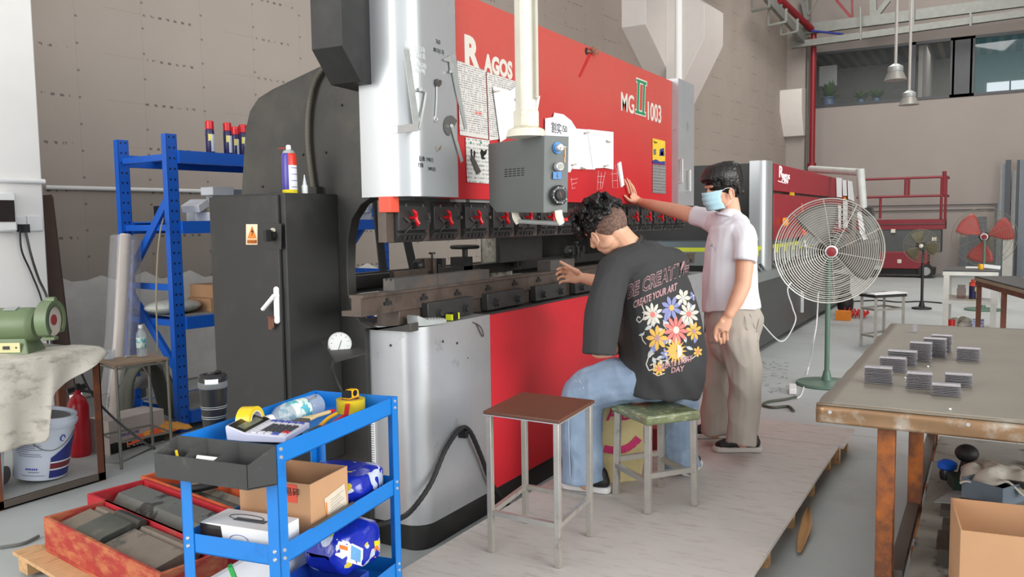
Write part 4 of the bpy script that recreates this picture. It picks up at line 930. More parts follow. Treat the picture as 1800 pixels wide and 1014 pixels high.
def ingot(P, zb, a0, a1, c0, c1, prof, m, label, rot=0):
    """punch block: profile across the crate (c, z), run along it"""
    bb = B(); n_ = len(prof); A = [P(a0, c0 + (c1 - c0) * c_, zb + z) for c_, z in prof]; Bq = [P(a1, c0 + (c1 - c0) * c_ + rot, zb + z) for c_, z in prof]
    va = [bb.bm.verts.new(q) for q in A]; vb = [bb.bm.verts.new(q) for q in Bq]; bb.bm.faces.new(va); bb.bm.faces.new(vb[::-1])
    for i in range(n_): bb.bm.faces.new((va[i], vb[i], vb[(i + 1) % n_], va[(i + 1) % n_]))
    return tag(bb.build('punch_block', m, bevel=.002), label, 'punch block', 'steel punch blocks in the crates')
pf = [(.0, .0), (0, .085), (.1, .1), (.72, .125), (.8, .11), (.86, .125), (1, .12), (1, .09), (.9, .07), (.9, .0)]
ingot(PA, zA, .03, .2, .03, .24, pf, M_dust, 'dusty punch block at the far end of the front crate')
ingot(PA, zA, .21, .42, .03, .24, [(c_, z + .022 if z > .05 else z) for c_, z in pf], M_dark, 'dark oily punch block lying second in the front crate')
ingot(PA, zA, .43, .83, .03, .24, pf, M_dust, 'long dusty punch block in the near half of the front crate')
ingot(PA, zA, .85, .93, .05, .12, [(0, 0), (0, .05), (1, .05), (1, 0)], M_dust, 'small steel block at the near end of the front crate, left')
ingot(PA, zA, .85, .93, .14, .22, [(0, 0), (0, .06), (1, .06), (1, 0)], M_dust, 'small steel block at the near end of the front crate, right')
ingot(PB, zB, .06, 1.02, .03, .25, [(0, 0), (0, .05), (.12, .06), (.2, .04), (.26, .08), (.4, .12), (.9, .13), (.95, .1), (1, .1), (1, 0)], M_dust2, 'long speckled steel punch bar filling the middle crate')
ingot(PB, zB, .03, .15, .035, .06, [(0, .055), (0, .085), (1, .085), (1, .055)], M_dust, 'short steel stub resting at the far corner of the middle crate')
for k in range(3): ingot(PC, zC, .1 + .02 * k, .98, .03 + .07 * k, .09 + .07 * k, [(0, 0), (0, .06), (.5, .08), (1, .06), (1, 0)], M_dust if k != 1 else M_dark, ('left', 'middle', 'right')[k] + 'most long steel bar lying in the rear crate' if k != 1 else 'dark middle long steel bar lying in the rear crate')
b = B(); c = curve([PC(.12, .05, zC + .09), PC(.3, .1, zC + .1), PC(.36, .2, zC + .11)], 5); b.tube(c, .02, 8); tag(b.build('glove', M_rubber), 'dark glove lying on the bars in the rear crate', 'glove')
b = B(); b.tube(curve([zp(0, 962, .01), zp(40, 955, .01), zp(68, 942, .01)], 6), .008, 6); tag(b.build('ground_cable', mat('grey_cord', (110, 110, 106), .7)), 'dusty cord on the floor left of the pallet', 'cord')
# ================= blue trolley =================
TA = V((1.72, 1.81, 0)); TX = V((.988, .153, 0)).normalized(); TY = V((-.153, .988, 0)).normalized(); TL, TW = .73, .37
def tr(a, c_, z): return TA + TX * a + TY * c_ + V((0, 0, z))
tro = thing('tool_trolley', 'bright blue three-tier metal tool trolley in the left foreground', 'trolley', tr(TL / 2, TW / 2, 0))
def tbox(a0, a1, c0, c1, z0, z1): b = B(); return b.hexa([tr(a, c_, z) for z in (z0, z1) for a, c_ in ((a0, c0), (a1, c0), (a1, c1), (a0, c1))])
for a, c_, sa_, sc2 in ((0, 0, 1, 1), (TL, 0, -1, 1), (0, TW, 1, -1), (TL, TW, -1, -1)):
    b = B(); w_ = .042; t_ = .003
    for (da, dc) in ((w_, t_), (t_, w_)):
        a1, c1 = a + sa_ * da, c_ + sc2 * dc
        b.hexa([tr(x, y, z) for z in (.09, .85) for x, y in ((min(a, a1), min(c_, c1)), (max(a, a1), min(c_, c1)), (max(a, a1), max(c_, c1)), (min(a, a1), max(c_, c1)))])
    pst = b.build('post', M_blue, tro)
    for z in ((.835, .81, .525, .50, .205, .18)):
        b = B(); q = tr(a + sa_ * .02, c_, z); b.cyl(q, q - TY * .004 * sc2, .0065, .005, n=10); b.build('rivet', M_bright, pst)
        b = B(); q = tr(a, c_ + sc2 * .02, z); b.cyl(q, q - TX * .004 * sa_, .0065, .005, n=10); b.build('rivet', M_bright, pst)
    b = B(); q = tr(a + sa_ * .02, c_ + sc2 * .02, .038); b.cyl(q - TY * .012, q + TY * .012, .038, n=20); b.bar(q + V((0, 0, .0)), q + V((0, 0, .055)), .02, .03); b.build('caster', M_rubber, tro)
for z in (.85, .54, .215):
    sh = tbox(.004, TL - .004, .004, TW - .004, z - .062, z - .058).build('shelf', M_blue, tro)
    for a0, a1, c0, c1 in ((.004, TL - .004, .004, .0065), (.004, TL - .004, TW - .0065, TW - .004), (.004, .0065, .0065, TW - .0065), (TL - .0065, TL - .004, .0065, TW - .0065)):
        tbox(a0, a1, c0, c1, z - .062, z).build('rim', M_blue, sh)
z1_, z2_, z3_ = .792, .482, .157
# black divided tray hooked to the near end
M_tray = mat('tray_black', (50, 51, 50), .55, var=.1, vs=8, dirt=(90, 88, 84), da=(.62, .8), ds=8)
def ty(a, c_, z): return tr(a, c_, z)
trayb = thing('parts_tray', 'black three-compartment tray hooked on the near end of the blue trolley', 'tray', tr(-.07, TW / 2, .73))
q0, q1 = zp(272, 795, .81), zp(434, 816, .81)
def tp(s, c_, z): # s 0 at the trolley end, 1 at the front edge
    f = q1 + (q0 - q1) * c_; r_ = tr(-.004, 0, 0) + (tr(-.004, TW, 0) - tr(-.004, 0, 0)) * c_; p = r_ + (f - r_) * s; return V((p.x, p.y, z))
def tplate(pts, nm, th=.003):
    b = B(); pts = [V(p) for p in pts]; n_ = (pts[1] - pts[0]).cross(pts[2] - pts[0]).normalized() * th; b.ext(pts, n_); return b.build(nm, M_tray, trayb)
tplate([tp(0, 0, .735), tp(1, 0, .735), tp(1, 1, .735), tp(0, 1, .735)], 'bottom')
tplate([tp(1, 0, .735), tp(1, 0, .808), tp(1, 1, .808), tp(1, 1, .735)], 'front')
tplate([tp(0, 0, .735), tp(0, 0, .853), tp(0, 1, .853), tp(0, 1, .735)], 'back')
for c_ in (0, 1, .36, .68): tplate([tp(0, c_, .738), tp(0, c_, .85), tp(.12, c_, .85), tp(.95, c_, .808), tp(1, c_, .808), tp(1, c_, .738)], 'side' if c_ in (0, 1) else 'divider')
b = B(); b.bar(tp(.75, .80, .78), tp(.35, .93, .81), .007); tag(b.build('marker_pen', mat('yellow_plastic', (232, 198, 30), .4)), 'yellow pen in the far compartment of the black tray', 'pen')
b = B(); b.bar(tp(.8, .86, .77), tp(.4, .97, .79), .008); tag(b.build('marker_pen', M_white2), 'white pen lying beside the yellow pen in the black tray', 'pen')
b = B(); b.bar(tp(.75, .72, .765), tp(.55, .88, .77), .012); tag(b.build('marker_pen', mat('maroon', (120, 50, 60), .5)), 'dark red marker lying beside the yellow pen in the black tray', 'pen')
b = B(); q = tp(.45, .52, .775); b.ob(q, (.10, .05, .055), TY, (-1, .1, .5)); tag(b.build('small_box', M_white2, bevel=.002), 'small white box in the middle compartment of the black tray', 'box')
# black tumbler
def at(u, v, z): p = zp(u, v, z); p.z = z; return p
tb = thing('travel_tumbler', 'black travel tumbler with white label on the lid, standing on the trolley', 'tumbler', at(378, 764, z1_))
p = tb.location.copy(); p = p.copy()
TS = 1.28
class B2(B):
    def lathe(s, prof, c, axis=(0, 0, 1), n=24): return B.lathe(s, [(r, h * TS) for r, h in prof], c, axis, n)
b = B2(); b.lathe([(.034, .0), (.036, .004), (.045, .125), (.046, .128)], p, (0, 0, 1), 32); bd = b.build('body', M_black_p, tb)
for z in (.048, .053, .074, .079):
    b = B2(); r = .036 + .009 * z / .125; b.lathe([(r + .0006, z), (r + .0008, z + .0015)], p, (0, 0, 1), 32); b.build('ring_line', M_galv, bd)
b = B2(); b.lathe([(.0465, .128), (.048, .13), (.048, .143), (.046, .145)], p, (0, 0, 1), 32); b.build('grip_band', mat('smoked_grey', (96, 98, 100), .3), tb)
b = B2(); b.lathe([(.046, .145), (.047, .148), (.047, .158), (.042, .163), (.03, .164), (.028, .16), (.004, .16)], p, (0, 0, 1), 32); b.sph(p + V((.03, .01, .165 * TS)), (.014, .012, .006), 10, 6); b.build('lid', M_black_p, tb)
vd = (CAM - p); vd.z = 0; vd.normalize(); sd = V((vd.y, -vd.x, 0)); b = B(); b.grid(lambda i, j: p + (vd * math.cos((i - .6) * .9) - sd * math.sin((i - .6) * .9)) * .0485 + V((0, 0, (.142 + .013 * j) * TS)), 8, 1); b.build('label', M_paper, tb, solid=.0008)
# tape rolls
M_tapey = mat('yellow_tape', (226, 196, 34), .28, var=.04)
def ringtube(p, ax, r0, r1, w, m, nm, par):
    b = B(); b.lathe([(r0, -w / 2), (r1, -w / 2), (r1, w / 2), (r0, w / 2)], p, ax, 36)
    # open the bore: rebuild as a true ring
    b.bm.free(); b.bm = bmesh.new(); ax = V(ax).normalized(); a_ = ax.orthogonal().normalized(); c_ = ax.cross(a_); R = [b.ring(p + ax * h, a_ * r, c_ * r, 36) for r, h in ((r0, -w / 2), (r1, -w / 2), (r1, w / 2), (r0, w / 2))]
    for i in range(4): b.bridge(R[i], R[(i + 1) % 4])
    return b.build(nm, m, par)
p = at(441, 768, z1_); t = thing('tape_roll', 'yellow tape roll standing on edge between the tumbler and the calculator', 'tape', p, 'yellow tape rolls')
ax_ = V((.30, -.95, .06)); ringtube(p + V((0, 0, .052)), ax_, .037, .052, .05, M_tapey, 'tape', t); ringtube(p + V((0, 0, .052)), ax_, .034, .037, .0505, mat('printed_core', (226, 226, 226), .7, dirt=(60, 60, 66), da=(.62, .64), ds=60), 'core', t)
p = at(617, 724, z1_); t = thing('tape_roll', 'yellow tape roll lying flat at the far right end of the trolley top', 'tape', p, 'yellow tape rolls')
ringtube(p + V((0, 0, .026)), (0, 0, 1), .036, .054, .05, M_tapey, 'tape', t); ringtube(p + V((0, 0, .026)), (0, 0, 1), .033, .036, .05, M_card, 'core', t)
def tape_measure(p, ax, m, label, parent_z, s=1.0):
    t = thing('tape_measure', label, 'tape measure', p); ax = V(ax).normalized(); up = V((0, 0, 1)); sd_ = up.cross(ax).normalized()
    b = B(); pr = [(-.03, 0), (.034, 0), (.036, .012), (.034, .03), (.022, .036), (-.012, .036), (-.03, .026)]
    b.prism([(x * s, y * s) for x, y in pr], sd_ * .032 * s, p - sd_ * .016 * s, ax, up); b.build('case', m, t, bevel=.004)
    return t, ax, sd_
ym = mat('tool_yellow', (238, 178, 24), .35)
t, ax, sd_ = tape_measure(p + V((0, 0, .0525)), TX * .9 - TY * .1, ym, 'yellow and black tape measure on the flat yellow tape roll', 0, .95)
b = B(); q = p + V((0, 0, .0725)); b.cyl(q + ax * .008 - sd_ * .0165, q + ax * .008 + sd_ * .0165, .012, n=16); b.build('dial', M_black_p, t)
b = B(); b.ob(q - ax * .022, (.016, .034, .026), ax, sd_); b.build('grip', M_black_p, t)
b = B(); q = tr(.55, .28, z1_); b.tube(curve([q + V((.02, -.03, .075)), q + V((-.04, .0, .05)), q + V((-.08, .0, .012)), q + V((-.14, .02, .008))], 6), .005, 8); tag(b.build('wrist_strap', M_rubber), 'black strap running from the yellow tape measure behind the brush', 'strap')
# calculator
def calculator(c, X, Y, L, W, label, mb, keys, z0, tilt=.18):
    t = thing('calculator', label, 'calculator', c); X = V(X).normalized(); Y = V(Y).normalized(); Z = X.cross(Y)
    def P(a, d_, z): return c + X * a * L + Y * d_ * W + V((0, 0, 1)) * z
    prof = [(0, .004), (.3, .0), (1, .0), (1, .02), (.32, .028), (0, .052), (-.02, .045)]
    b = B(); va = [b.bm.verts.new(P(0, 1 - s_, z)) for s_, z in prof]; vb = [b.bm.verts.new(P(1, 1 - s_, z)) for s_, z in prof]; b.bm.faces.new(va); b.bm.faces.new(vb[::-1])
    for i in range(len(prof)): b.bm.faces.new((va[i], vb[i], vb[(i + 1) % len(prof)], va[(i + 1) % len(prof)]))
    bd = b.build('body', mb, t, bevel=.003)
    def top_(s_): return .052 + (.028 - .052) * s_ / .32 if s_ < .32 else .028 + (.02 - .028) * (s_ - .32) / .68
    b = B(); b.ext([P(.03, 1 - .02, top_(.02) + .0012), P(.97, 1 - .02, top_(.02) + .0012), P(.97, 1 - .3, top_(.3) + .0012), P(.03, 1 - .3, top_(.3) + .0012)], (0, 0, -.001)); fc = b.build('display_panel', M_black_p if keys == 'office' else M_galv, t)
    b = B(); b.ext([P(.12, 1 - .13, top_(.13) + .0026), P(.8, 1 - .13, top_(.13) + .0026), P(.8, 1 - .25, top_(.25) + .0026), P(.12, 1 - .25, top_(.25) + .0026)], (0, 0, -.001)); b.build('display', mat('lcd', (104, 110, 98), .2), fc)
    cols, rows = (7, 5) if keys == 'office' else (5, 6)
    kk = mat('key_dark', (60, 62, 66), .4); kb = mat('key_blue', (70, 84, 170), .4); kw = mat('key_white', (206, 206, 214), .4)
    for r_ in range(rows):
        for c_ in range(cols):
            s0 = .38 + r_ * .6 / rows; s1 = s0 + .6 / rows * .72; a0 = .07 + c_ * .88 / cols; a1 = a0 + .88 / cols * .76
            if keys == 'office':
                m_ = M_redknob if (r_ == 4 and c_ == 1) else kb if (c_ == 6 or (r_ == 3 and c_ == 0)) else kk if 1 <= c_ <= 4 and r_ > 0 else kw
            else: m_ = M_galv
            b = B(); b.ext([P(a0, 1 - s0, top_(s0) + .004), P(a1, 1 - s0, top_(s0) + .004), P(a1, 1 - s1, top_(s1) + .004), P(a0, 1 - s1, top_(s1) + .004)], (0, 0, -.004)); b.build('key', m_, t)
    return t
pc0, pc1, pc2 = at(478, 772, z1_ + .005), at(548, 752, z1_ + .005), at(430, 748, z1_ + .005)
cx_ = (pc1 - pc0).normalized(); cy_ = V((-cx_.y, cx_.x, 0)); oc = tr(.145, .075, z1_ + .022)
cx_ = (TX * .93 + TY * .2).normalized(); cy_ = V((-cx_.y, cx_.x, 0))
cal = calculator(oc, cx_, cy_, .19, .20, 'white desktop calculator with dark keys on the trolley top', mat('calc_lilac', (206, 206, 220), .4), 'office', z1_)
b = B(); b.ob(oc + cx_ * .07 + cy_ * .1 + V((0, 0, -.011)), (.16, .18, .016), cx_, cy_); tag(b.build('notebook', M_black_p), 'thin black pad under the white calculator on the trolley', 'pad')
b = B(); q = at(432, 770, z1_); b.lathe([(.03, .0), (.033, .01), (.028, .016)], q + V((.01, -.03, 0)), (0, 0, 1), 20); b.cyl(q + V((.06, -.045, .012)), q + V((.075, -.045, .016)), .013, n=12); tag(b.build('wooden_knob', mat('knob_wood', (150, 116, 70), .6)), 'small brown wooden knob in front of the standing yellow tape roll', 'knob')
# lying bottle
q = tr(.33, .26, z1_ + .04); bt = bottle(q + TX * .26 + V((0, 0, .0)), -TX + V((0, 0, -.02)) + TY * .1, 'clear empty water bottle lying on its side on the trolley top', 1.2)
# paint brush, pliers
br = thing('paint_brush', 'flat paint brush with cream handle beside the calculator', 'brush', tr(.42, .12, z1_))
q = tr(.37, .16, z1_ + .035); d_ = (TX * .97 - TY * .12).normalized(); e_ = TX.cross(d_)
b = B(); pr = [(-.0, -.022), (.05, -.02), (.05, .02), (0, .022)]; b.prism([(x, y) for x, y in pr], V((0, 0, .01)), q - d_ * .05, d_, TY); b.build('bristles', mat('bristle', (88, 82, 78), .9), br)
b = B(); hp_ = [(.0, -.02), (.02, -.018), (.05, -.008), (.11, -.009), (.13, -.006), (.13, .006), (.11, .009), (.05, .008), (.02, .018), (0, .02)]; b.prism(hp_, V((0, 0, .011)), q, d_, TY); b.build('brush_handle', mat('cream_wood', (222, 200, 150), .5), br, bevel=.003)
b = B(); b.cyl(q + d_ * .125 + V((0, 0, .005)), q + d_ * .15 + V((0, 0, .005)), .008, .005, n=10); b.build('handle_tip', M_redknob, br)
plr = thing('pliers', 'pliers with yellow and red handles lying under the paint brush', 'pliers', tr(.42, .1, z1_)); q = tr(.34, .1, z1_ + .018)
for k, (m_, nm) in enumerate(((ym, 'yellow_handle'), (mat('handle_red', (196, 30, 40), .4), 'red_handle'))):
    b = B(); s_ = (-1) ** k; b.tube(curve([q + TX * .02, q + TX * .06 + TY * .016 * s_, q + TX * .11 + TY * .022 * s_ + V((0, 0, .01)), q + TX * .16 + TY * .02 * s_ + V((0, 0, .016))], 5), .0065, 8); b.build('handle', m_, plr)
b = B(); b.tube([q - TX * .03, q - TX * .01, q + TX * .03], [.004, .009, .008], 8); b.build('jaw', M_steel, plr)
b = B(); b.bar(tr(.46, .06, z1_ + .012), tr(.64, .16, z1_ + .045), .016, .008); tag(b.build('cutter_knife', mat('handle_red', (196, 30, 40))), 'red cutter knife leaning toward the flat yellow tape roll', 'knife')
# middle shelf
bxt = thing('open_carton', 'open brown cardboard box with shipping label on the trolley middle shelf', 'box', tr(.2, .17, z2_))
def cbox(o_, X, Y, w_, d_, h, m, par, th=.004, nm='wall'):
    X = V(X).normalized(); Y = V(Y).normalized(); o_ = V(o_)
    def q(a, c_, z): return o_ + X * a + Y * c_ + V((0, 0, z))
    for a0, a1, c0, c1, z0, z1 in ((0, w_, 0, d_, 0, th), (0, w_, 0, th, th, h), (0, w_, d_ - th, d_, th, h), (0, th, th, d_ - th, th, h), (w_ - th, w_, th, d_ - th, th, h)):
        b = B(); b.hexa([q(a, c_, z) for z in (z0, z1) for a, c_ in ((a0, c0), (a1, c0), (a1, c1), (a0, c1))]); b.build('bottom' if z0 == 0 else nm, m, par)
    return q
bo = tr(.235, .012, z2_); bX = (TX * .995 + TY * .07); bY = TY
cq = cbox(tr(.20, .03, z2_), TX, TY, .22, .28, .185, M_card, bxt)
e_ = -TY * .0015
b = B(); w0 = cq(.06, 0, .05) + e_; b.ext([cq(.09, 0, .03) + e_, cq(.21, 0, .045) + e_, cq(.195, 0, .13) + e_, cq(.075, 0, .115) + e_], -TY * .0008); lb_ = b.build('shipping_label', mat('label_paper', (214, 200, 180), .8), bxt)
b = B()
for k in range(7): b.bar(cq(.11, -.0028, .045 + k * .009), cq(.19 - (k % 3) * .012, -.0028, .055 + k * .009), .0004, .0012)
b.build('print_line', mat('grey_ink', (120, 124, 140)), lb_)
b = B(); b.bar(cq(.088, -.003, .05), cq(.085, -.003, .10), .0005, .006); b.bar(cq(.085, -.003, .05), cq(.098, -.003, .052), .0005, .004); b.build('red_mark', M_or, lb_)
b = B(); b.ext([cq(-.0015, .05, .12), cq(-.0015, .10, .12), cq(-.0015, .10, .18), cq(-.0015, .05, .18)], -TX * .001); ol = b.build('orange_label', M_orange, bxt)
text('易碎', 'lettering', M_black_p, ol, cq(-.0035, .095, .145), -TY, (0, 0, 1), .02, .0004)
gb_ = thing('glove_box', 'white printed dispenser box with torn opening on the trolley middle shelf', 'box', tr(.02, .15, z2_))
def gq(a, c_, z): return tr(.035 + a, .05 + c_, z2_ + .001 + z)
GL, GD, GH = .13, .28, .085
b = B(); b.hexa([gq(a, c_, z) for z in (0, GH) for a, c_ in ((0, 0), (GL, 0), (GL, GD), (0, GD))]); gbb = b.build('carton_body', M_white2, gb_, bevel=.002)
b = B(); b.ext([gq(-.001, .19, .02), gq(-.001, GD, .02), gq(-.001, GD, .082), gq(-.001, .2, .08)], -TX * .0006); b.build('grey_corner', M_screen, gb_)
b = B(); b.tube([gq(.075 + .022 * math.cos(a), .16 + .065 * math.sin(a), GH + .001) for a in [i * .3 for i in range(21)]], .0012, 4, closed=True); b.build('oval_print', M_black_p, gb_)
b = B(); b.ext([gq(.045, .07, GH + .001), gq(.07, .07, GH + .001), gq(.07, .19, GH + .001), gq(.045, .19, GH + .001)], (0, 0, .0006)); bp2 = b.build('title_band', mat('grey_print', (84, 88, 90), .6), gb_)
text('一次性手套', 'lettering', M_paper, bp2, gq(.066, .18, GH + .002), -TY, TX * -1 + V((0, 0, 0)), .014, .0003) if 0 else None
b = B(); b.tube([gq(-.0015, .13 + .035 * math.cos(a), .045 + .015 * math.sin(a)) for a in [i * .3 for i in range(21)]], .0009, 4, closed=True); b.build('oval_print', M_ink, gb_)
for r_ in range(4):
    for k in range(7): b = B(); b.sph(gq(-.001, .02 + k * .011, .012 + r_ * .010), (.0012, .0028 - r_ * .0004, .0028 - r_ * .0004), 6, 4); b.build('dot_print', M_black_p, gb_)
# wet wipe packs
def pack_mat(nt, vec, xyz, col):
    n = noise_tex(nt, vec, 9, 2, .5); n2 = noise_tex(nt, vec, 16, 2, .5)
    col = mixc(nt, n.gt(.6), col, lin((206, 214, 230))); return mixc(nt, n2.gt(.69), col, lin((214, 196, 60)))
M_pack = mat('wipe_pack', (24, 44, 172), .22, var=.15, vs=15, extra=pack_mat, bump=.6, bs=30, coat=.5)
M_clear = glass('wrinkled_film', (200, 208, 226), .1, .5)
def pack(c, X, L, W, H, label, fin=True):
    t = thing('wipes_pack', label, 'wipes pack', c - V((0, 0, H / 2)), 'blue wet wipe packs on the trolley'); X = V(X).normalized(); Y = V((-X.y, X.x, 0)); Z = V((0, 0, 1))
    b = B()
    def f(i, j):
        a, e = (i * 2 - 1), j * 2 * math.pi; k = (1 - abs(a) ** 7); n_ = noise.noise(V((a * 3, math.cos(e) * 2, math.sin(e) * 2 + L * 10)))
        sq = lambda x: math.copysign(abs(x) ** .42, x)
        return c + X * a * L / 2 + Y * sq(math.cos(e)) * W / 2 * (.55 + .45 * k + .06 * n_) + Z * sq(math.sin(e)) * H / 2 * (max(k, .06) + .09 * n_)
    b.grid(f, 26, 28); bmesh.ops.remove_doubles(b.bm, verts=b.bm.verts[:], dist=1e-5); b.build('pack_body', M_pack, t, smooth=50)
    return t, X, Y
t, X, Y = pack(tr(.59, .17, z2_ + .062), TX * .95 + TY * .1, .27, .27, .12, 'large blue wipes pack on the trolley middle shelf behind the cardboard box')
t, X, Y = pack(tr(.575, .16, z3_ + .158), TX * .9 + V((0, 0, .0)) - TY * .15, .26, .20, .17, 'blue and orange wipes pack resting on the blue bin on the bottom shelf')
PK = t
# blue bin on the bottom shelf
bn = thing('storage_bin', 'small blue plastic bin on the trolley bottom shelf under the wipes pack', 'bin', tr(.42, .15, z3_))
cbox(tr(.34, .03, z3_), TX, TY, .2, .26, .085, mat('bin_blue', (28, 66, 160), .4), bn, .004)
b = B(); b.ob(tr(.16, .2, z3_ + .045), (.24, .18, .09), TX, TY); tag(b.build('film_pack', M_clear, bevel=.01), 'clear film pack lying on the bottom shelf near the front post', 'pack')
b = B(); b.ob(tr(.34, .345, z3_ + .1), (.5, .02, .2), TX, TY); tag(b.build('white_board', M_white2), 'white board standing along the back of the bottom shelf', 'board')
b = B(); b.bar(tr(.06, .12, z3_), tr(.0, .19, z3_ + .30), .03, .012); tag(b.build('green_strip', mat('bright_green', (40, 160, 70), .4)), 'bright green plastic strip behind the near end of the bottom shelf', 'strip')
b = B(); b.bar(tr(.16, .0, z2_ + .062), tr(.40, -.004, z2_ + .066), .012, .003); tag(b.build('steel_strip', M_steel), 'thin steel strip lying along the middle shelf rim', 'strip')
b = B(); q = tr(.69, .1, z2_ + .05); b.ob(q, (.022, .035, .075), TX, TY); b.ob(q + V((-.05, .01, -.035)), (.05, .04, .03), TX, TY); tag(b.build('crumpled_paper', M_paper, bevel=.006), 'crumpled white paper at the far right end of the middle shelf', 'paper')
# ================= platform =================
def plat(x0, x1, y0, y1, label):
    t = thing('work_platform', label, 'platform', ((x0 + x1) / 2, (y0 + y1) / 2, 0), 'low work platforms in front of the press')
    b = B(); b.box(x0, x1, y0, y1, .113, .13); b.build('plywood_top', M_ply, t)
    n = max(1, int((x1 - x0) / .5))
    for i in range(n + 1):
        x = x0 + .05 + (x1 - x0 - .15) * i / n; b = B(); b.box(x, x + .05, y0 + .03, y1 - .03, 0, .112); b.build('bearer', M_wood, t)
    return t
PY0, PY1 = .755, 1.985
plat(2.42, 5.18, PY0, PY1, 'near low platform topped with dusty plywood, under the stools')
plat(5.19, 5.66, PY0 - .03, PY1, 'far low platform beyond the seam, behind the standing worker')
# ================= stools =================
M_seat = mat('brown_laminate', (104, 66, 50), .35, var=.05, vs=4, dirt=(84, 52, 42), da=(.5, .8), ds=3)
def sqtube(b, p, q, w_): b.bar(p, q, w_, w_)
s1 = thing('stool', 'tall square steel stool with bare brown laminate seat in the centre foreground', 'stool', (3.0, 1.63, .13), 'steel workshop stools')
cs = [V((2.82, 1.78, 0)), V((3.22, 1.82, 0)), V((3.21, 1.455, 0)), V((2.81, 1.425, 0))]; zt1 = .73
b = B(); b.ext([p + V((0, 0, zt1)) for p in cs], (0, 0, -.014)); st1 = b.build('seat', M_seat, s1, bevel=.003)
b = B(); cen = sum(cs, V()) / 4; b.ext([p + (cen - p) * .01 + V((0, 0, zt1 - .0145)) for p in cs], (0, 0, -.004)); b.build('edge_trim', M_bright, s1)
li = [p + (cen - p) * .11 for p in cs]
for p in li: b = B(); sqtube(b, p + V((0, 0, .131)), p + V((0, 0, zt1 - .02)), .024); b.build('leg', M_inox, s1, bevel=.002)
for i in range(4):
    p, q = li[i], li[(i + 1) % 4]; b = B(); sqtube(b, p + V((0, 0, .30)), q + V((0, 0, .30)), .02); b.build('stretcher', M_inox, s1)
s2 = thing('stool', 'square steel stool under the seated worker, seat wrapped in green film', 'stool', (3.77, 1.39, .13), 'steel workshop stools')
c2 = [V((3.57, 1.35, 0)), V((3.76, 1.59, 0)), V((3.97, 1.43, 0)), V((3.78, 1.19, 0))]; cen2 = sum(c2, V()) / 4; zt2 = .60
for p in c2: b = B(); q = p + (cen2 - p) * .06; sqtube(b, p + V((0, 0, .131)), q + V((0, 0, zt2 - .03)), .03); b.build('leg', M_inox, s2, bevel=.002)
for i in range(4):
    p, q = c2[i], c2[(i + 1) % 4]; b = B(); z_ = .28 + (.03 if i % 2 else 0); sqtube(b, p + V((0, 0, z_)), q + V((0, 0, z_)), .024); b.build('stretcher', M_inox, s2)
cs2 = [p + (p - cen2) * .13 for p in c2]
b = B(); b.ext([p + V((0, 0, zt2 - .005)) for p in cs2], (0, 0, -.045)); b.build('wrapped_seat', mat('green_film', (120, 128, 92), .25, var=.2, vs=22, dirt=(172, 172, 140), da=(.55, .62), ds=16, dsc=(1, 1, 4), bump=.8, bs=28, coat=.6), s2, bevel=.01)
# sack under the stool
sk = thing('plastic_pellet_sack', 'cream sack with pink lettering standing under the seated worker\'s stool', 'sack', (3.98, 1.62, .13))
b = B(); X = V((.6, -.8, 0)); sc0 = V((4.02, 1.70, .13))
def sackf(i, j):
    e = i * 2 * math.pi; z = .001 + .45 * j; k = (1 + .12 * math.sin(math.pi * j)) * (1 if j < .93 else 1 - (j - .93) * 4); n_ = noise.noise(V((math.cos(e) * 2, math.sin(e) * 2, j * 3))) * .015
    return sc0 + X * (math.cos(e) * (.14 * k + n_)) + V((.8, .6, 0)) * (math.sin(e) * (.10 * k + n_)) + V((0, 0, z))
b.grid(sackf, 40, 20); bmesh.ops.remove_doubles(b.bm, verts=b.bm.verts[:], dist=1e-5)
sb_ = b.build('sack_body', mat('sack_cream', (216, 200, 146), .6, var=.08, vs=7), sk, smooth=60)
M_pink = mat('sack_pink', (206, 50, 110), .6, var=0)
BVC = {}
def decal(target, pix, m, nm, par, off=.002, dvec=None):
    """lay pixel polygons on the surface of a built object"""
    if target.name not in BVC:
        me_ = target.data; root = target.parent; Mw = Matrix.LocRotScale(root.location, root.rotation_euler, None)
        BVC[target.name] = BVHTree.FromPolygons([Mw @ v_.co for v_ in me_.vertices], [list(p_.vertices) for p_ in me_.polygons])
    bv = BVC[target.name]
    bb = B()
    for poly in pix:
        vs_ = []
        for (u, v) in poly:
            h = bv.ray_cast(CAM, ray(u, v))
            if h[0] is None: vs_ = None; break
            n_ = h[1] if h[1].dot(ray(u, v)) < 0 else -h[1]; vs_.append(h[0] + n_ * off)
        if vs_ and len(vs_) > 2:
            try: bb.face(vs_)
            except Exception: pass
    return bb.build(nm, m, par, smooth=0)
def fine(poly, n=5):
    """a fan of small quads filling a convex pixel polygon"""
    cx = sum(p[0] for p in poly) / len(poly); cy = sum(p[1] for p in poly) / len(poly); out = []
    for i in range(len(poly)):
        a, c = poly[i], poly[(i + 1) % len(poly)]; m = lambda p, f: (cx + (p[0] - cx) * f, cy + (p[1] - cy) * f)
        for k in range(n):
            f0, f1 = k / n, (k + 1) / n
            for h in range(2):
                a0 = (a[0] + (c[0] - a[0]) * h / 2, a[1] + (c[1] - a[1]) * h / 2); a1 = (a[0] + (c[0] - a[0]) * (h + 1) / 2, a[1] + (c[1] - a[1]) * (h + 1) / 2)
                out.append([m(a0, f1), m(a1, f1), m(a1, f0), m(a0, f0)] if k else [m(a0, f1), m(a1, f1), (cx, cy)])
    return out
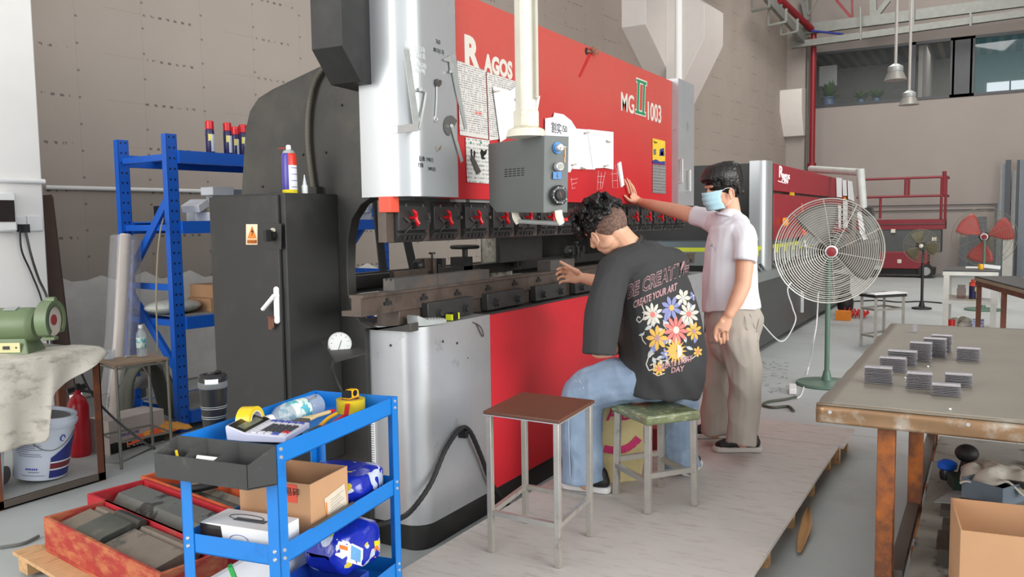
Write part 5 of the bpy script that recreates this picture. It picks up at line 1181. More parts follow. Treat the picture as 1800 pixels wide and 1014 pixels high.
def text_polys(s, o_, h, slant=0, sx=1., dv=0., step=6, arc=0, bold=.02):
    """pixel-space triangles of a lettering"""
    cu = bpy.data.curves.new('t', 'FONT'); cu.body = s; cu.size = 1 / .69; cu.offset = bold; cu.resolution_u = 2
    t = bpy.data.objects.new('t', cu); COL.objects.link(t); bpy.context.view_layer.update()
    me_ = bpy.data.meshes.new_from_object(t.evaluated_get(bpy.context.evaluated_depsgraph_get())); bpy.data.objects.remove(t)
    out = []
    for p_ in me_.polygons:
        pl = []
        for i in p_.vertices:
            x, y = me_.vertices[i].co.x * h * sx, me_.vertices[i].co.y * h
            pl.append((o_[0] + x + y * slant, o_[1] - y + x * dv + arc * x * x))
        out.append(pl)
    return out
def strokes_px(pts, w_):
    out = []
    for i in range(len(pts) - 1):
        (x0, y0), (x1, y1) = pts[i], pts[i + 1]; dx_, dy_ = x1 - x0, y1 - y0; L = math.hypot(dx_, dy_) or 1; nx, ny = -dy_ / L * w_ / 2, dx_ / L * w_ / 2
        out.append([(x0 + nx, y0 + ny), (x1 + nx, y1 + ny), (x1 - nx, y1 - ny), (x0 - nx, y0 - ny)])
    return out
pkb = [o for o in COL.objects if o.parent == PK][0]
for nm_, m_, of_, poly in (('white_panel', M_paper, .001, [(592, 947), (612, 952), (638, 964), (637, 995), (612, 988), (589, 975)]), ('orange_print', M_or, .002, [(597, 957), (611, 961), (611, 968), (597, 964)]), ('blue_print', mat('light_blue_print', (110, 170, 220), .5), .002, [(617, 958), (634, 967), (633, 988), (616, 982)]),
    ('orange_end', mat('pack_orange', (240, 128, 28), .3, dirt=(240, 220, 210), da=(.6, .62), ds=30), .001, [(658, 960), (670, 957), (682, 954), (682, 980), (679, 1000), (668, 1004), (658, 1000)]), ('yellow_tab', mat('pack_yellow', (232, 216, 30), .3), .0015, [(657, 951), (669, 948), (681, 945), (682, 954), (670, 957), (658, 960)])):
    decal(pkb, fine(poly), m_, nm_, PK, of_)
decal(sb_, text_polys('ABS', (1066, 738), 24, sx=1.0, dv=-.02), M_pink, 'lettering', sk, .006)
decal(sb_, strokes_px([(1062, 788), (1068, 789.5), (1074, 790.5), (1080, 791), (1087, 790.5), (1094, 789.5), (1100, 788), (1108, 783.5), (1115, 778), (1122, 769.5), (1128, 760), (1132.5, 749), (1136, 738)], 13), M_pink, 'pink_swoosh', sk, .004)
b = B(); b.box(4.52, 4.72, 1.62, 1.9, .131, .28); q = b.build('red_box', mat('dull_red', (120, 32, 42), .5)); tag(q, 'dull red steel box on the platform behind the seated worker\'s right shoe', 'box')
# ================= right foreground: work table =================
M_ttop = mat('worn_table_top', (134, 128, 116), .38, .15, var=.07, vs=2.5, dirt=(142, 136, 120), da=(.5, .75), ds=3)
M_tedge = mat('brown_worn_edge', (150, 118, 88), .35, .6, var=.12, vs=5, dirt=(186, 178, 166), da=(.5, .66), ds=6)
wt = thing('work_table', 'large worn metal-topped work table with rusty orange legs on the right', 'table', (4.5, -.3, 0))
TX0, TX1, TY0, TY1, TZ0 = 3.22, 5.9, .545, -1.25, .80
b = B(); b.box(TX0 + .02, TX1, TY1, TY0 - .01, TZ0 - .02, TZ0 - .003); b.build('board', M_plyedge, wt)
b = B(); R_.seed(11)
def ttop(i, j):
    x = TX0 + (TX1 - TX0) * i; y = TY1 + (TY0 - TY1) * j
    if j > .999: y += .012 * noise.noise(V((x * 4, 0, 5)))
    return V((x, y, TZ0 + .0012 * noise.noise(V((x * 6, y * 6, 0)))))
b.grid(ttop, 50, 34); b.build('sheet_top', M_ttop, wt, solid=.003)
b = B()
def edge(i, j):
    y = TY1 + (TY0 + .004 - TY1) * i; a = j * math.pi * .5
    r = .02; x = TX0 + r - r * math.sin(min(1, j * 2) * math.pi / 2); z = TZ0 + .001 - r + r * math.cos(min(1, j * 2) * math.pi / 2) - max(0, j - .5) * 2 * .05
    return V((x - .004 * noise.noise(V((y * 5, j * 2, 0))), y, z))
b.grid(edge, 60, 12); ed = b.build('folded_edge', M_tedge, wt, solid=.003, smooth=60)
for u, v in ((1459, 724), (1702, 746)): b = B(); p = xp(u, v, TX0 - .004); b.cyl(p + V((.004, 0, 0)), p + V((-.003, 0, 0)), .007, n=12); b.build('screw', M_bright, ed)
LZ = TZ0 - .02
for x, y in ((3.30, .31), (4.20, .27), (5.6, .27), (3.30, -1.1), (4.2, -1.1), (5.6, -1.1)):
    b = B(); b.box(x - .03, x + .03, y - .03, y + .03, 0, LZ); b.build('leg', M_orust, wt, bevel=.004)
for y in (.31, -1.1):
    b = B(); b.box(3.33, 5.62, y - .05, y - .005, LZ - .05, LZ); b.build('rail', M_orust, wt)
    b = B(); b.box(3.33, 5.6, y - .06, y - .01, .12, .17); b.build('low_rail', mat('dusty_steel_rail', (104, 96, 90), .5, .3), wt)
for x in (3.30, 5.6): b = B(); b.box(x - .025, x + .025, -1.07, .28, LZ - .055, LZ - .002); b.build('cross_rail', M_orust, wt)
for x in (3.6, 4.5, 5.4): b = B(); b.box(x - .025, x + .025, -1.07, .24, .115, .165); b.build('cross_rail', M_orust, wt)
b = B(); b.box(3.1, 5.5, -1.2, .23, .172, .18); lsf = b.build('low_shelf', mat('dusty_shelf', (140, 140, 132), .6, var=.08, vs=5, dirt=(70, 66, 60), da=(.55, .66), ds=6), wt)
LS = .181
def lp(u, v, z=LS): return zp(u, v, z)
# stacks of folded plates
M_plate = mat('plate_steel', (150, 146, 150), .34, .25, var=.08, vs=20)
b = B(); pr = [(-.028, 0), (.026, 0), (.03, .004), (.03, .0052), (.025, .0018), (-.028, .0018)]
b.prism(pr, (0, -.11, 0), (0, .055, 0), (1, 0, 0), (0, 0, 1)); plate0 = b.build('folded_plate', M_plate); plate0.location = (0, 0, 0)
first = [True]
def stack(ul, ur, vb, h_px, label, seed, flare=0.0):
    p, q = zp(ul, vb, TZ0 + .002), zp(ur, vb + (ur - ul) * .07, TZ0 + .002); c = (p + q) / 2 + V((.028, 0, 0)); D = (c - CAM).dot(FW); H = h_px * D / 1450; n = max(3, int(H / .0062))
    R_.seed(seed); L = (q - p).length / .11; a = math.atan2((q - p).y, (q - p).x) + math.pi / 2
    for k in range(n):
        o = plate0 if first[0] else plate0.copy()
        if not first[0]: COL.objects.link(o)
        first[0] = False
        f = k / n
        o.location = c + V((R_.uniform(-.003, .003) + flare * f * f, R_.uniform(-.002, .002), .002 + k * .0062 - (0 if k else 0))); o.rotation_euler = (0, 0, a + R_.uniform(-.03, .03)); o.scale = (1, L, 1)
        o['label'] = label; o['category'] = 'steel plate'; o['group'] = label.replace('folded steel plate', 'folded steel plates')
for i, a_ in enumerate(((1518, 1567, 673, 30, 'folded steel plate in the leftmost front stack on the work table'), (1545, 1592, 652, 26, 'folded steel plate in the stack just behind the leftmost front stack'),
    (1559, 1610, 641, 26, 'folded steel plate in the third stack back, left of the tall stack'), (1597, 1636, 635, 36, 'folded steel plate in the tallest front stack of the back row'),
    (1622, 1662, 627, 34, 'folded steel plate in the stack right behind the tallest stack'), (1636, 1672, 618, 30, 'folded steel plate in the rearmost stack of the back row'),
    (1681, 1722, 634, 24, 'folded steel plate in the separate stack at the right of the back row'), (1592, 1637, 682, 27, 'folded steel plate in the middle stack of the front row'),
    (1637, 1688, 695, 22, 'folded steel plate in the low stack nearest the camera'), (1660, 1708, 678, 22, 'folded steel plate in the leaning stack behind the nearest low stack'))): stack(*a_, 30 + i)
b = B(); p, q = zp(1593, 583, TZ0 + .003), zp(1612, 584, TZ0 + .003); b.ext([p, q, q + V((.04, 0, 0)), p + V((.04, 0, 0))], (0, 0, .002)); b.ext([p + (q - p) * .6, q, q + V((.002, 0, .045)), p + (q - p) * .6 + V((.002, 0, .045))], (.002, 0, 0))
tag(b.build('angle_bracket', M_plate), 'single small angle bracket standing at the far end of the work table', 'bracket')
for i, (u, v) in enumerate(((1670, 719), (1631, 644), (1591, 664))): b = B(); b.sph(zp(u, v, TZ0 + .005), (.005, .005, .004), 8, 5); tag(b.build('paper_scrap', M_paper), ('tiny white scrap on the bare front part of the table top', 'tiny white scrap just in front of the tallest plate stack', 'tiny white scrap left of the middle front stack')[i], 'scrap')
# low shelf contents
b = B(); p = lp(1690, 842); b.cyl(p, p + V((.02, -.02, .09)), .025, n=14); b.sph(p + V((.02, -.02, .13)), (.055, .055, .045), 16, 10); tag(b.build('rubber_mallet', M_rubber), 'black round-headed mallet on the low shelf under the table', 'mallet')
b = B(); p = lp(1664, 842); b.lathe([(.03, 0), (.035, .03), (.03, .05)], p, (0, 0, 1), 16); jb = thing('spray_bottle', 'dark bottle with bright blue cap on the low shelf under the table', 'bottle', p); b.build('body', M_black_p, jb)
b = B(); b.lathe([(.035, .052), (.045, .06), (.045, .085), (.02, .1)], p, (0, 0, 1), 16); b.build('cap', mat('cap_blue', (20, 90, 200), .4), jb)
b = B(); b.ob(lp(1690, 862) + V((.05, 0, .03)), (.12, .1, .06), (1, .3, 0)); tag(b.build('green_box', mat('dark_green', (34, 58, 46), .6)), 'dark green box beside the blue-capped bottle under the table', 'box')
gb2 = thing('steel_tray', 'blue-grey folded steel tray with rags and bars on the low shelf', 'tray', lp(1740, 885)); p = lp(1762, 890)
Mg = mat('blue_grey_sheet', (112, 124, 136), .45, .3); q0_, q1_, = lp(1690, 872), lp(1762, 893); X = (q1_ - q0_).normalized(); Yb = V((-X.y, X.x, 0)); Yb = Yb if Yb.x > 0 else -Yb
L_ = (q1_ - q0_).length; cbox(q1_, -X, Yb * 1, L_, .3, .09, Mg, gb2, .003); 
b = B(); b.ob(q1_ - X * L_ * .3 + Yb * .15 + V((0, 0, .075)), (.3, .03, .03), X + V((0, 0, .1)), Yb); tag(b.build('dark_bar', M_dsteel), 'dark steel bar lying in the blue-grey tray under the table', 'bar')
b = B(); c0 = q1_ - X * L_ * .75 + Yb * .2 + V((0, 0, .06))
b.grid(lambda i, j: c0 + V(((i - .5) * .34, (j - .5) * .3, .07 * math.exp(-((i - .5) ** 2 + (j - .5) ** 2) * 5) + .05 * noise.noise(V((i * 4, j * 4, 2))))), 22, 20)
tag(b.build('white_rag', M_cloth, smooth=60, solid=.008), 'crumpled whitish rags heaped over the tray under the table', 'rag')
b = B(); b.ext([lp(1640, 883), lp(1668, 866), lp(1697, 858), lp(1712, 868), lp(1676, 885)], (0, 0, .003)); tag(b.build('perforated_plate', M_galv), 'pale triangular perforated plate on the low shelf under the table', 'plate')
for k, (u, v, w_, d_, h_) in enumerate(((1680, 905, .16, .09, .03), (1700, 900, .10, .09, .05), (1680, 935, .14, .10, .04), (1672, 960, .14, .12, .04), (1680, 985, .16, .14, .06))):
    b = B(); p = lp(u, v); b.ob(p + V((.0, -.02, h_ / 2)), (d_, w_, h_)); tag(b.build('steel_block', mat('dark_brown_block', (66, 58, 52), .5, .3, var=.1, vs=12)), 'dark steel block under the work table, ' + ('farthest from the camera', 'right of the farthest one', 'third from the plate', 'fourth from the plate', 'nearest the camera')[k], 'steel block', 'dark steel blocks under the table')
cb2 = thing('cardboard_box', 'open brown cardboard box on the low shelf at the bottom right corner', 'box', (3.25, -.1, LS))
b0 = zp(1700, 1012, .24); cbx = V((.12, -.99, 0)).normalized(); cbox(V((2.98, .055, LS)), cbx, V((.99, .12, 0)), .5, .34, .30, M_card, cb2, .005)
# curl of kraft paper on the floor
b = B(); c = curve([zp(1405, 972, .01), zp(1410, 950, .015), zp(1417, 925, .035), zp(1418, 910, .03), zp(1421, 893, .01)], 8); n_c = len(c)
b.grid(lambda i, j: V(c[min(n_c - 1, int(i * (n_c - 1) + .5))]) + V((.012, -.05, 0)) * (j - .5) * math.sin(math.pi * (.12 + .8 * i)) + V((0, 0, .02 * abs(j - .5))), n_c - 1, 5)
tag(b.build('paper_curl', mat('kraft', (198, 150, 100), .85), solid=.002), 'twisted strip of brown kraft paper on the floor by the table leg', 'paper')
# ================= pedestal fans =================
M_wire = mat('cage_wire', (198, 196, 186), .35, .5)
def fan(cpos, base, R, axis, label, pole_m, blade_m, nr, grp, hubm=None, wire=.0028, blades=True, wm=None, ang=.3):
    wm = wm or M_wire
    t = thing('pedestal_fan', label, 'fan', base, grp); ax = V(axis).normalized(); a = V((0, 0, 1)); a = (a - ax * a.dot(ax)).normalized(); c_ = ax.cross(a)
    def Q(r, th, h): return cpos + (a * math.cos(th) + c_ * math.sin(th)) * r + ax * h
    def dome(r): return .11 * (1 - (r / R) ** 2) * R / .47
    for sgn, nm in ((1, 'front_grille'), (-1, 'rear_grille')):
        b = B(); k_ = nr if sgn > 0 else max(4, nr // 2)
        for i in range(k_):
            r = R * (.11 + .89 * i / (k_ - 1)); N = 48
            b.tube([Q(r, 2 * math.pi * j / N, sgn * (dome(r) + .008)) for j in range(N)], wire * (2.2 if i == k_ - 1 else 1), 5, closed=True)
        for i in range(10): th = 2 * math.pi * i / 10 + .12; b.tube([Q(R * (.09 + .91 * q_ / 6), th, sgn * (dome(R * (.09 + .91 * q_ / 6)) + .008)) for q_ in range(7)], wire * 1.1, 5)
        b.build(nm, wm, t)
    b = B(); b.lathe([(R * .09, 0), (R * .09, .01), (.01, .014)], cpos + ax * (dome(0) + .005), ax, 20); hb = b.build('badge', M_redpaint if hubm is None else hubm, t)
    b = B(); b.lathe([(R * .09, 0), (R * .12, .004), (R * .12, .008), (R * .095, .01)], cpos + ax * (dome(0) + .002), ax, 24); b.build('badge_ring', M_bright, hb)
    b = B(); b.lathe([(.05, -.24), (.075, -.2), (.08, -.08), (.05, -.05), (.03, .03)], cpos, ax, 20); b.build('motor', M_dsteel, t)
    if blades:
        for k in range(3):
            th0 = ang + k * 2 * math.pi / 3; b = B()
            b.grid(lambda i, j: Q(R * (.12 + .78 * i), th0 + (j - .5) * (.55 + .55 * math.sin(i * 2.4)), .035 * (j - .5) * 2), 8, 8)
            b.build('blade', blade_m, t, solid=.003)
    pt = V((base[0], base[1], 0)); topz = cpos.z - .06; j_ = cpos - ax * .15
    b = B(); b.cyl(pt + V((0, 0, .02)), V((base[0], base[1], topz)), .022, n=14); b.cyl(V((base[0], base[1], topz - .01)), V((j_.x, j_.y, j_.z - .0)), .02, n=10); b.build('pole', pole_m, t)
    b = B(); b.lathe([(.05, .03), (.03, .12), (.028, .13)], pt, (0, 0, 1), 16); b.build('collar', pole_m, t)
    b = B(); b.lathe([(.26 * R / .47, 0), (.27 * R / .47, .008), (.26 * R / .47, .025), (.06, .04), (.03, .05)], pt, (0, 0, 1), 36); b.build('base', pole_m, t)
    return t
fc = dp(1457, 441, 7.30); fb = zp(1453, 676, 0); fax = (CAM - fc); fax.z = 0; fax = fax.normalized() + V((0.1, -.15, -.02))
fan(fc, (fb.x, fb.y, 0), .462, fax, 'large green pedestal fan with white wire cage behind the work table', M_green, mat('fan_blade_grey', (104, 100, 96), .4, var=.05), 22, 'pedestal fans')
f2 = dp(1619, 432, 13.1); f2b = zp(1620, 543, 0); ax2 = (CAM - f2); ax2.z = 0
fan(f2, (f2b.x, f2b.y, 0), .26, ax2, 'small black pedestal fan in front of the red scissor lift', M_black, mat('blade_olive', (104, 98, 70), .5), 12, 'pedestal fans', hubm=M_cream, wire=.002, wm=mat('old_wire', (120, 116, 100), .6))
f3 = dp(1730, 416, 13.2); f3b = zp(1727, 545, 0); ax3_ = (CAM - f3); ax3_.z = 0
fan(f3, (f3b.x, f3b.y, 0), .46, ax3_, 'far green pedestal fan with red blades near the leaning panels', M_green, mat('blade_red', (176, 70, 66), .5), 14, 'pedestal fans', wire=.0022, wm=mat('old_wire', (120, 116, 100), .6), ang=.9)
# power strip and cords
b = B(); p = zp(1393, 689, 0); b.ob(p + V((0, 0, .028)), (.24, .06, .05), (.95, .2, 0)); tag(b.build('power_strip', M_white2, bevel=.006), 'white power strip on the floor beside the green fan base', 'power strip')
b = B(); b.tube(curve([zp(1399, 697, .015), zp(1378, 702, .012), zp(1350, 706, .012), zp(1342, 712, .012), zp(1360, 716, .012), zp(1385, 714, .012), zp(1395, 722, .012)], 8), .011, 8); tag(b.build('coiled_cable', mat('olive_cord', (74, 80, 66), .6)), 'dark green cord looped on the floor by the power strip', 'cord')
b = B(); b.tube(curve([dp(1444, 390, 7.6), dp(1440, 470, 7.6), dp(1436, 560, 7.7), dp(1430, 600, 7.6), zp(1420, 650, .02), zp(1410, 690, .01), zp(1402, 700, .01)], 8), .007, 6); tag(b.build('mains_cable', M_white2), 'white cord hanging from the large fan down to the power strip', 'cord')
b = B(); R_.seed(4)
for i in range(40):
    p = zp(R_.uniform(1335, 1385), R_.uniform(632, 690), .004); a = R_.random() * 6.3; b.tube(curve([p, p + V((math.cos(a), math.sin(a), .06)) * .03, p + V((math.cos(a + .8), math.sin(a + .8), .02)) * .05], 4), .0012, 3)
tag(b.build('metal_swarf', M_dsteel), 'fine dark metal swarf scattered on the floor behind the standing worker', 'swarf', kind='stuff')
# ================= laser cutter =================
LY = 2.2
las = thing('laser_cutter', 'long red and silver laser cutting machine with grey bed behind the standing worker', 'machine', (12, 3, 0))
M_lred = mat('laser_red', (160, 30, 46), .45, var=.04, vs=2); M_lgrey = mat('laser_grey', (128, 134, 132), .45, var=.05); M_ldark = mat('laser_dark', (66, 68, 68), .4, var=.08)
b = B(); b.box(9.62, 9.9, LY + .12, 3.7, .9, 2.13); b.build('end_panel', M_black_p, las)
rprism(9.60, 9.86, LY, LY + .2, .9, 2.155, .09, 0, M_silver, 'corner_column', las)
b = B(); b.box(9.862, 9.96, LY + .01, LY + .2, .9, 2.14); b.build('dark_post', M_ldark, las)
LXE = yp(1492, 340, LY).x
b = B(); b.box(9.965, LXE, LY + .0, 3.6, 1.82, 2.14); ur = b.build('upper_cover', M_lred, las, bevel=.01)
b = B(); b.box(9.965, LXE, LY + .0, 3.6, 1.24, 1.79); b.build('lower_cover', M_lred, las, bevel=.01)
b = B(); b.box(9.965, LXE, LY + .05, 3.6, 1.785, 1.825); b.build('seam', M_black_p, las)
b = B(); b.box(LXE + .01, LXE + .6, LY + .02, 3.6, 1.2, 2.1); b.build('grey_end', M_ldark, las)
b = B(); b.box(9.0, LXE + .3, LY - .01, 3.6, .06, .80); bs_ = b.build('base', M_ldark, las, bevel=.006)
b = B(); b.box(9.05, LXE + .2, LY + .08, 3.5, 0, .06); b.build('plinth', M_black_p, las)
b = B(); b.box(8.98, LXE + .2, LY - .03, 3.5, .80, .90); b.build('ledge', M_lgrey, las)
b = B(); b.box(8.98, LXE + .2, LY + .06, 3.5, .90, .985); b.build('slat_bed', M_rubber, las)
for i in range(34):
    x = 9.05 + i * .18; b = B(); b.prism([(LY + .0, .905), (LY + .055, .985), (LY + .075, .985), (LY + .02, .905)], (.03, 0, 0), (x, 0, 0), (0, 1, 0), (0, 0, 1)); b.build('slat_tooth', M_lgrey, las)
b = B(); b.box(8.98, LXE + .1, LY + .06, 3.5, .985, 1.14); gp_ = b.build('bed_side', M_lgrey, las)
M_lime = mat('lime_tape', (206, 214, 60), .5)
b = B(); b.box(8.98, 12.6, LY + .055, 3.5, 1.14, 1.185); b.build('lime_band', M_lime, las)
for i in range(8): b = B(); b.box(9.3 + i * .5, 9.44 + i * .5, LY + .05, LY + .062, 1.08, 1.14); b.build('lime_tab', M_lime, gp_)
b = B(); b.box(8.98, LXE, LY + .1, 3.5, 1.185, 1.25); b.build('bed_rail', mat('teal_grey', (96, 108, 112), .4), las)
b = B(); b.box(8.98, LXE, LY + .09, LY + .13, 1.25, 1.27); b.build('toothed_rack', M_galv, las)
p = yp(1409, 530, LY - .02); b = B(); b.box(p.x, p.x + .05, LY - .04, LY - .01, .22, .66); b.build('white_strip', M_white2, bs_)
for u, v in ((1391, 341), (1484, 349)): b = B(); p = yp(u, v, LY); b.box(p.x - .1, p.x + .1, LY - .02, LY, p.z - .02, p.z + .02); b.build('yellow_tag', ym, ur)
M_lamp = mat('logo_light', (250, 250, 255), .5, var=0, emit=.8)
p = yp(1369, 311, LY - .002); text('R', 'lettering', M_lamp, ur, p, *XZ, .135, bold=.001, sx=1.9); text('agos', 'lettering', M_lamp, ur, yp(1375, 313, LY - .002), *XZ, .085, bold=.0, sx=2.0)
text('CUT', 'lettering', M_lamp, ur, yp(1374, 321.5, LY - .002), *XZ, .05, sx=2.6, bold=0)
for u0, u1 in ((1368, 1374), (1379, 1385.5)): b = B(); b.bar(yp(u0, 318, LY - .003), yp(u1, 320, LY - .003), .002, .008); b.build('logo_dash', M_lamp, ur)
for u in (1377, 1444): b = B(); p = yp(u, 390, LY - .02); b.cyl(p, p + V((0, -.05, 0)), .05, n=12); b.build('amber_lamp', mat('amber', (236, 150, 50), .4, emit=.3), las)
for k, (poly) in enumerate((((1470, 312), (1480, 313), (1480, 347), (1471, 346)), ((1481, 316), (1488, 317), (1489, 344), (1482, 344)), ((1490, 317), (1498, 319), (1502, 354), (1491, 350)), ((1473, 360), (1479, 361), (1478, 402), (1474, 400)), ((1482, 353), (1490, 354), (1490, 401), (1482, 400)))):
    b = B(); b.ext([yp(u, v, LY - .012 - .01 * (k % 3)) for u, v in poly], (0, .002, 0)); tag(b.build('paper_sheet', M_paper), 'white paper on the laser cutter end, ' + ('leftmost of the upper row', 'middle of the upper row', 'rightmost of the upper row', 'left one of the lower pair', 'right one of the lower pair')[k], 'paper', 'papers on the laser cutter')
b = B(); p = dp(1512, 303, 12.3); q = dp(1425, 297, 13.6); b.tube([q, p], .055, 14); b.tube([p + V((0, 0, .05)), dp(1517, 366, 12.3)], .06, 14); b.build('gantry_pipe', mat('gantry_white', (206, 212, 206), .4), las)
b = B(); p = dp(1524, 375, 12.2); b.hexa([dp(1514, 472, 12.3), dp(1542, 474, 12.2), dp(1548, 474, 12.7), dp(1520, 472, 12.8), dp(1514, 380, 12.3), dp(1534, 380, 12.2), dp(1540, 380, 12.7), dp(1520, 380, 12.8)]); b.build('control_console', M_lgrey, las)
b = B(); b.hexa([dp(1514, 380, 12.3), dp(1534, 380, 12.2), dp(1538, 380, 12.6), dp(1519, 380, 12.7), dp(1515, 364, 12.3), dp(1531, 364, 12.2), dp(1535, 364, 12.6), dp(1519, 364, 12.7)]); b.build('console_top', M_ldark, las)
b = B(); b.ext([dp(1507, 373, 12.1), dp(1514, 372, 12.1), dp(1522, 415, 12.1), dp(1527, 422, 12.1), dp(1520, 426, 12.1), dp(1512, 410, 12.1)], (0, .004, 0)); tag(b.build('paper_sheet', M_paper), 'long curling white paper hanging on the laser control console', 'paper')
for k, (u0, v0, u1, v1) in enumerate(((1497, 468, 1547, 470), (1481, 473, 1533, 475), (1466, 477, 1518, 482))):
    b = B(); b.bar(dp(u0, v0, 11.6), dp(u1, v1, 11.4), .06, .045); tag(b.build('steel_profile', M_bright), ('upper', 'middle', 'lower')[k] + ' of three bright steel profiles sticking out of the laser cutter bed', 'profile')
b = B(); b.box(*sorted((dp(1440, 430, 11.2).x, dp(1440, 430, 11.2).x + .3)), LY - .2, LY + .06, 1.12, 1.3); b.build('cutting_head', M_galv, las)
b = B(); b.tube(curve([dp(1414, 422, 9.5), dp(1418, 450, 9.5), dp(1410, 480, 9.5), dp(1385, 505, 9.3), dp(1393, 540, 9.3), dp(1398, 565, 9.2), dp(1375, 600, 9.2), dp(1345, 575, 9.1), dp(1338, 560, 9.1)], 8), .008, 6); tag(b.build('hanging_cable', M_white2), 'thin white cable looping down the front of the laser cutter base', 'cable')
b = B(); b.tube(curve([dp(1409, 357, 9.4), dp(1412, 375, 9.4), dp(1413, 392, 9.4)], 4), .006, 6); b.tube([dp(1413, 390, 9.4), dp(1412, 400, 9.4), dp(1413, 413, 9.4)], [.02, .035, .02], 8); tag(b.build('orange_tag', mat('fluorescent_orange', (250, 80, 30), .5)), 'bright orange tassel hanging on the red laser cutter cover', 'tassel')
b = B(); p = zp(1472, 563, 0); b.box(p.x, p.x + .12, p.y - .17, p.y + .03, 0.001, .14); tag(b.build('orange_box', mat('box_orange', (240, 140, 40), .6)), 'small orange box on the floor at the end of the laser cutter', 'box')
b = B(); p = zp(1496, 559, 0)
for k in range(3): b.tube([p + V((.1 * k - .02, -.12 + .012 * i_ - .1, .06 + .05 * math.sin(i_ * 1.3) + .002 * i_ * (k == 1))) + V((.05 * math.cos(i_ * 1.3), 0, 0)) for i_ in range(30)], .008, 5)
tag(b.build('coiled_hose', mat('hose_red', (220, 54, 48), .5)), 'red coiled air hose heaped on the floor beside the orange box', 'hose')
b = B(); p = zp(1480, 560, 0); b.sph(V((p.x + .3, p.y - .0, .2)), (.14, .12, .2), 12, 8); tag(b.build('black_bag', M_rubber), 'black bag behind the orange box on the floor', 'bag')
# ================= far stool, white shelf, second table =================
s3 = thing('stool', 'far steel stool with dark seat and folded white cloth, beyond the work table', 'stool', (10.5, 1.1, 0), 'steel workshop stools')
c3 = [V((10.33, 1.27, 0)), V((10.05, .92, 0)) + V((.1, .18, 0)), V((10.45, .84, 0)), V((10.72, 1.07, 0))]
for p in c3: b = B(); b.bar(p + V((0, 0, .001)), p + V((0, 0, .58)), .03, .03); b.build('leg', M_inox, s3)
for i in range(4):
    for z in (.13, .44): b = B(); b.bar(c3[i] + V((0, 0, z)), c3[(i + 1) % 4] + V((0, 0, z)), .022, .022); b.build('stretcher', M_inox, s3)
b = B(); cen3 = sum(c3, V()) / 4; b.ext([p + (p - cen3) * .15 + V((0, 0, .61)) for p in c3], (0, 0, -.03)); b.build('seat', M_dsteel, s3)
b = B(); cc = [p + (p - cen3) * .17 + V((0, 0, .614)) for p in c3]; b.ext([cc[0] * .5 + cc[1] * .5, cc[1], cc[2], cc[2] * .5 + cc[3] * .5], (0, 0, .012)); tag(b.build('folded_cloth', M_paper), 'folded white cloth on the far steel stool', 'cloth')
shf = thing('white_shelf', 'white metal shelf unit with dark top in front of the far wall', 'shelf', (11.5, .2, 0))
M_sw = mat('shelf_white', (214, 212, 204), .4)
for x in (11.05, 11.85):
    for y in (.43, -.06): b = B(); b.box(x - .025, x + .025, y - .03, y + .03, 0, .84); b.build('post', M_sw, shf)
for z, nm in ((.84, 'top_panel'), (.50, 'shelf_panel'), (.13, 'shelf_panel')): b = B(); b.box(11.02, 11.88, -.1, .47, z - .045, z); b.build(nm, M_sw, shf)
b = B(); b.box(11.02, 11.88, -.1, .47, .841, .856); b.build('dark_top', M_ldark, shf)
def sh(u, v, z): return pp(u, v, (11.3, 0, 0), (1, 0, 0))
def on(u, z, x=11.3): p = xp(u, 480, x); return V((x, p.y, z))
b = B(); q = on(1724, .858); b.lathe([(.03, 0), (.035, .03), (.03, .06)], q, (0, 0, 1), 12); q2 = thing('glue_gun', 'yellow and white tool lying on the white shelf unit top', 'tool', q); b.build('yellow_body', ym, q2)
b = B(); b.bar(q + V((0, -.03, .04)), q + V((0, -.2, .02)), .06, .04); b.bar(q + V((0, .03, .02)), q + V((0, .16, .02)), .03, .02); b.build('white_handle', M_white2, q2)
q = on(1711, .501, 11.2); t = thing('spray_can', 'orange-topped striped spray can on the white shelf unit', 'spray can', q); b = B(); b.lathe([(.04, 0), (.04, .16)], q, (0, 0, 1), 16); b.build('body', M_can, t); b = B(); b.lathe([(.04, .161), (.04, .2), (.02, .21), (.02, .24)], q, (0, 0, 1), 16); b.build('cap', M_orange, t)
b = B(); q = on(1691, .501, 11.35); b.lathe([(.05, 0), (.05, .12), (.04, .13), (.045, .16)], q, (0, 0, 1), 16); tag(b.build('glass_jar', glass('jar_amber', (150, 110, 100), .1, .5)), 'brownish glass jar on the middle of the white shelf unit', 'jar')
b = B(); q = on(1730, .501, 11.4); b.ob(q + V((0, 0, .08)), (.12, .15, .15)); tag(b.build('small_carton', M_white2), 'white carton on the right of the middle white shelf', 'carton')
b = B(); q = on(1692, .131, 11.35)
for i in range(8): b.sph(q + V((R_.uniform(-.1, .1), R_.uniform(-.12, .12), R_.uniform(.04, .1))), (.07, .06, .045), 10, 6)
tag(b.build('glove_heap', mat('glove_white', (206, 204, 192), .9)), 'heap of white cotton gloves on the bottom of the white shelf unit', 'gloves', kind='stuff')
b = B(); q = on(1722, .131, 11.2); b.ob(q + V((0, 0, .07)), (.1, .12, .13)); tag(b.build('small_carton', mat('blue_print_carton', (190, 200, 226), .6, dirt=(90, 100, 180), da=(.55, .58), ds=30)), 'blue and white carton at the bottom right of the white shelf unit', 'carton')
b = B(); q = on(1674, .131, 11.2); b.lathe([(.045, 0), (.045, .12)], q, (0, 0, 1), 14); tag(b.build('red_tin', M_redknob), 'red tin at the bottom left of the white shelf unit', 'tin')
t2 = thing('second_table', 'brown steel-framed table with pale edge and dark top strip at the right edge', 'table', (9.6, -.4, 0))
P0, P1 = V((10.25, .13, .83)), V((8.3, -.36, .83)); dN = V((.5, -1.6, 0))
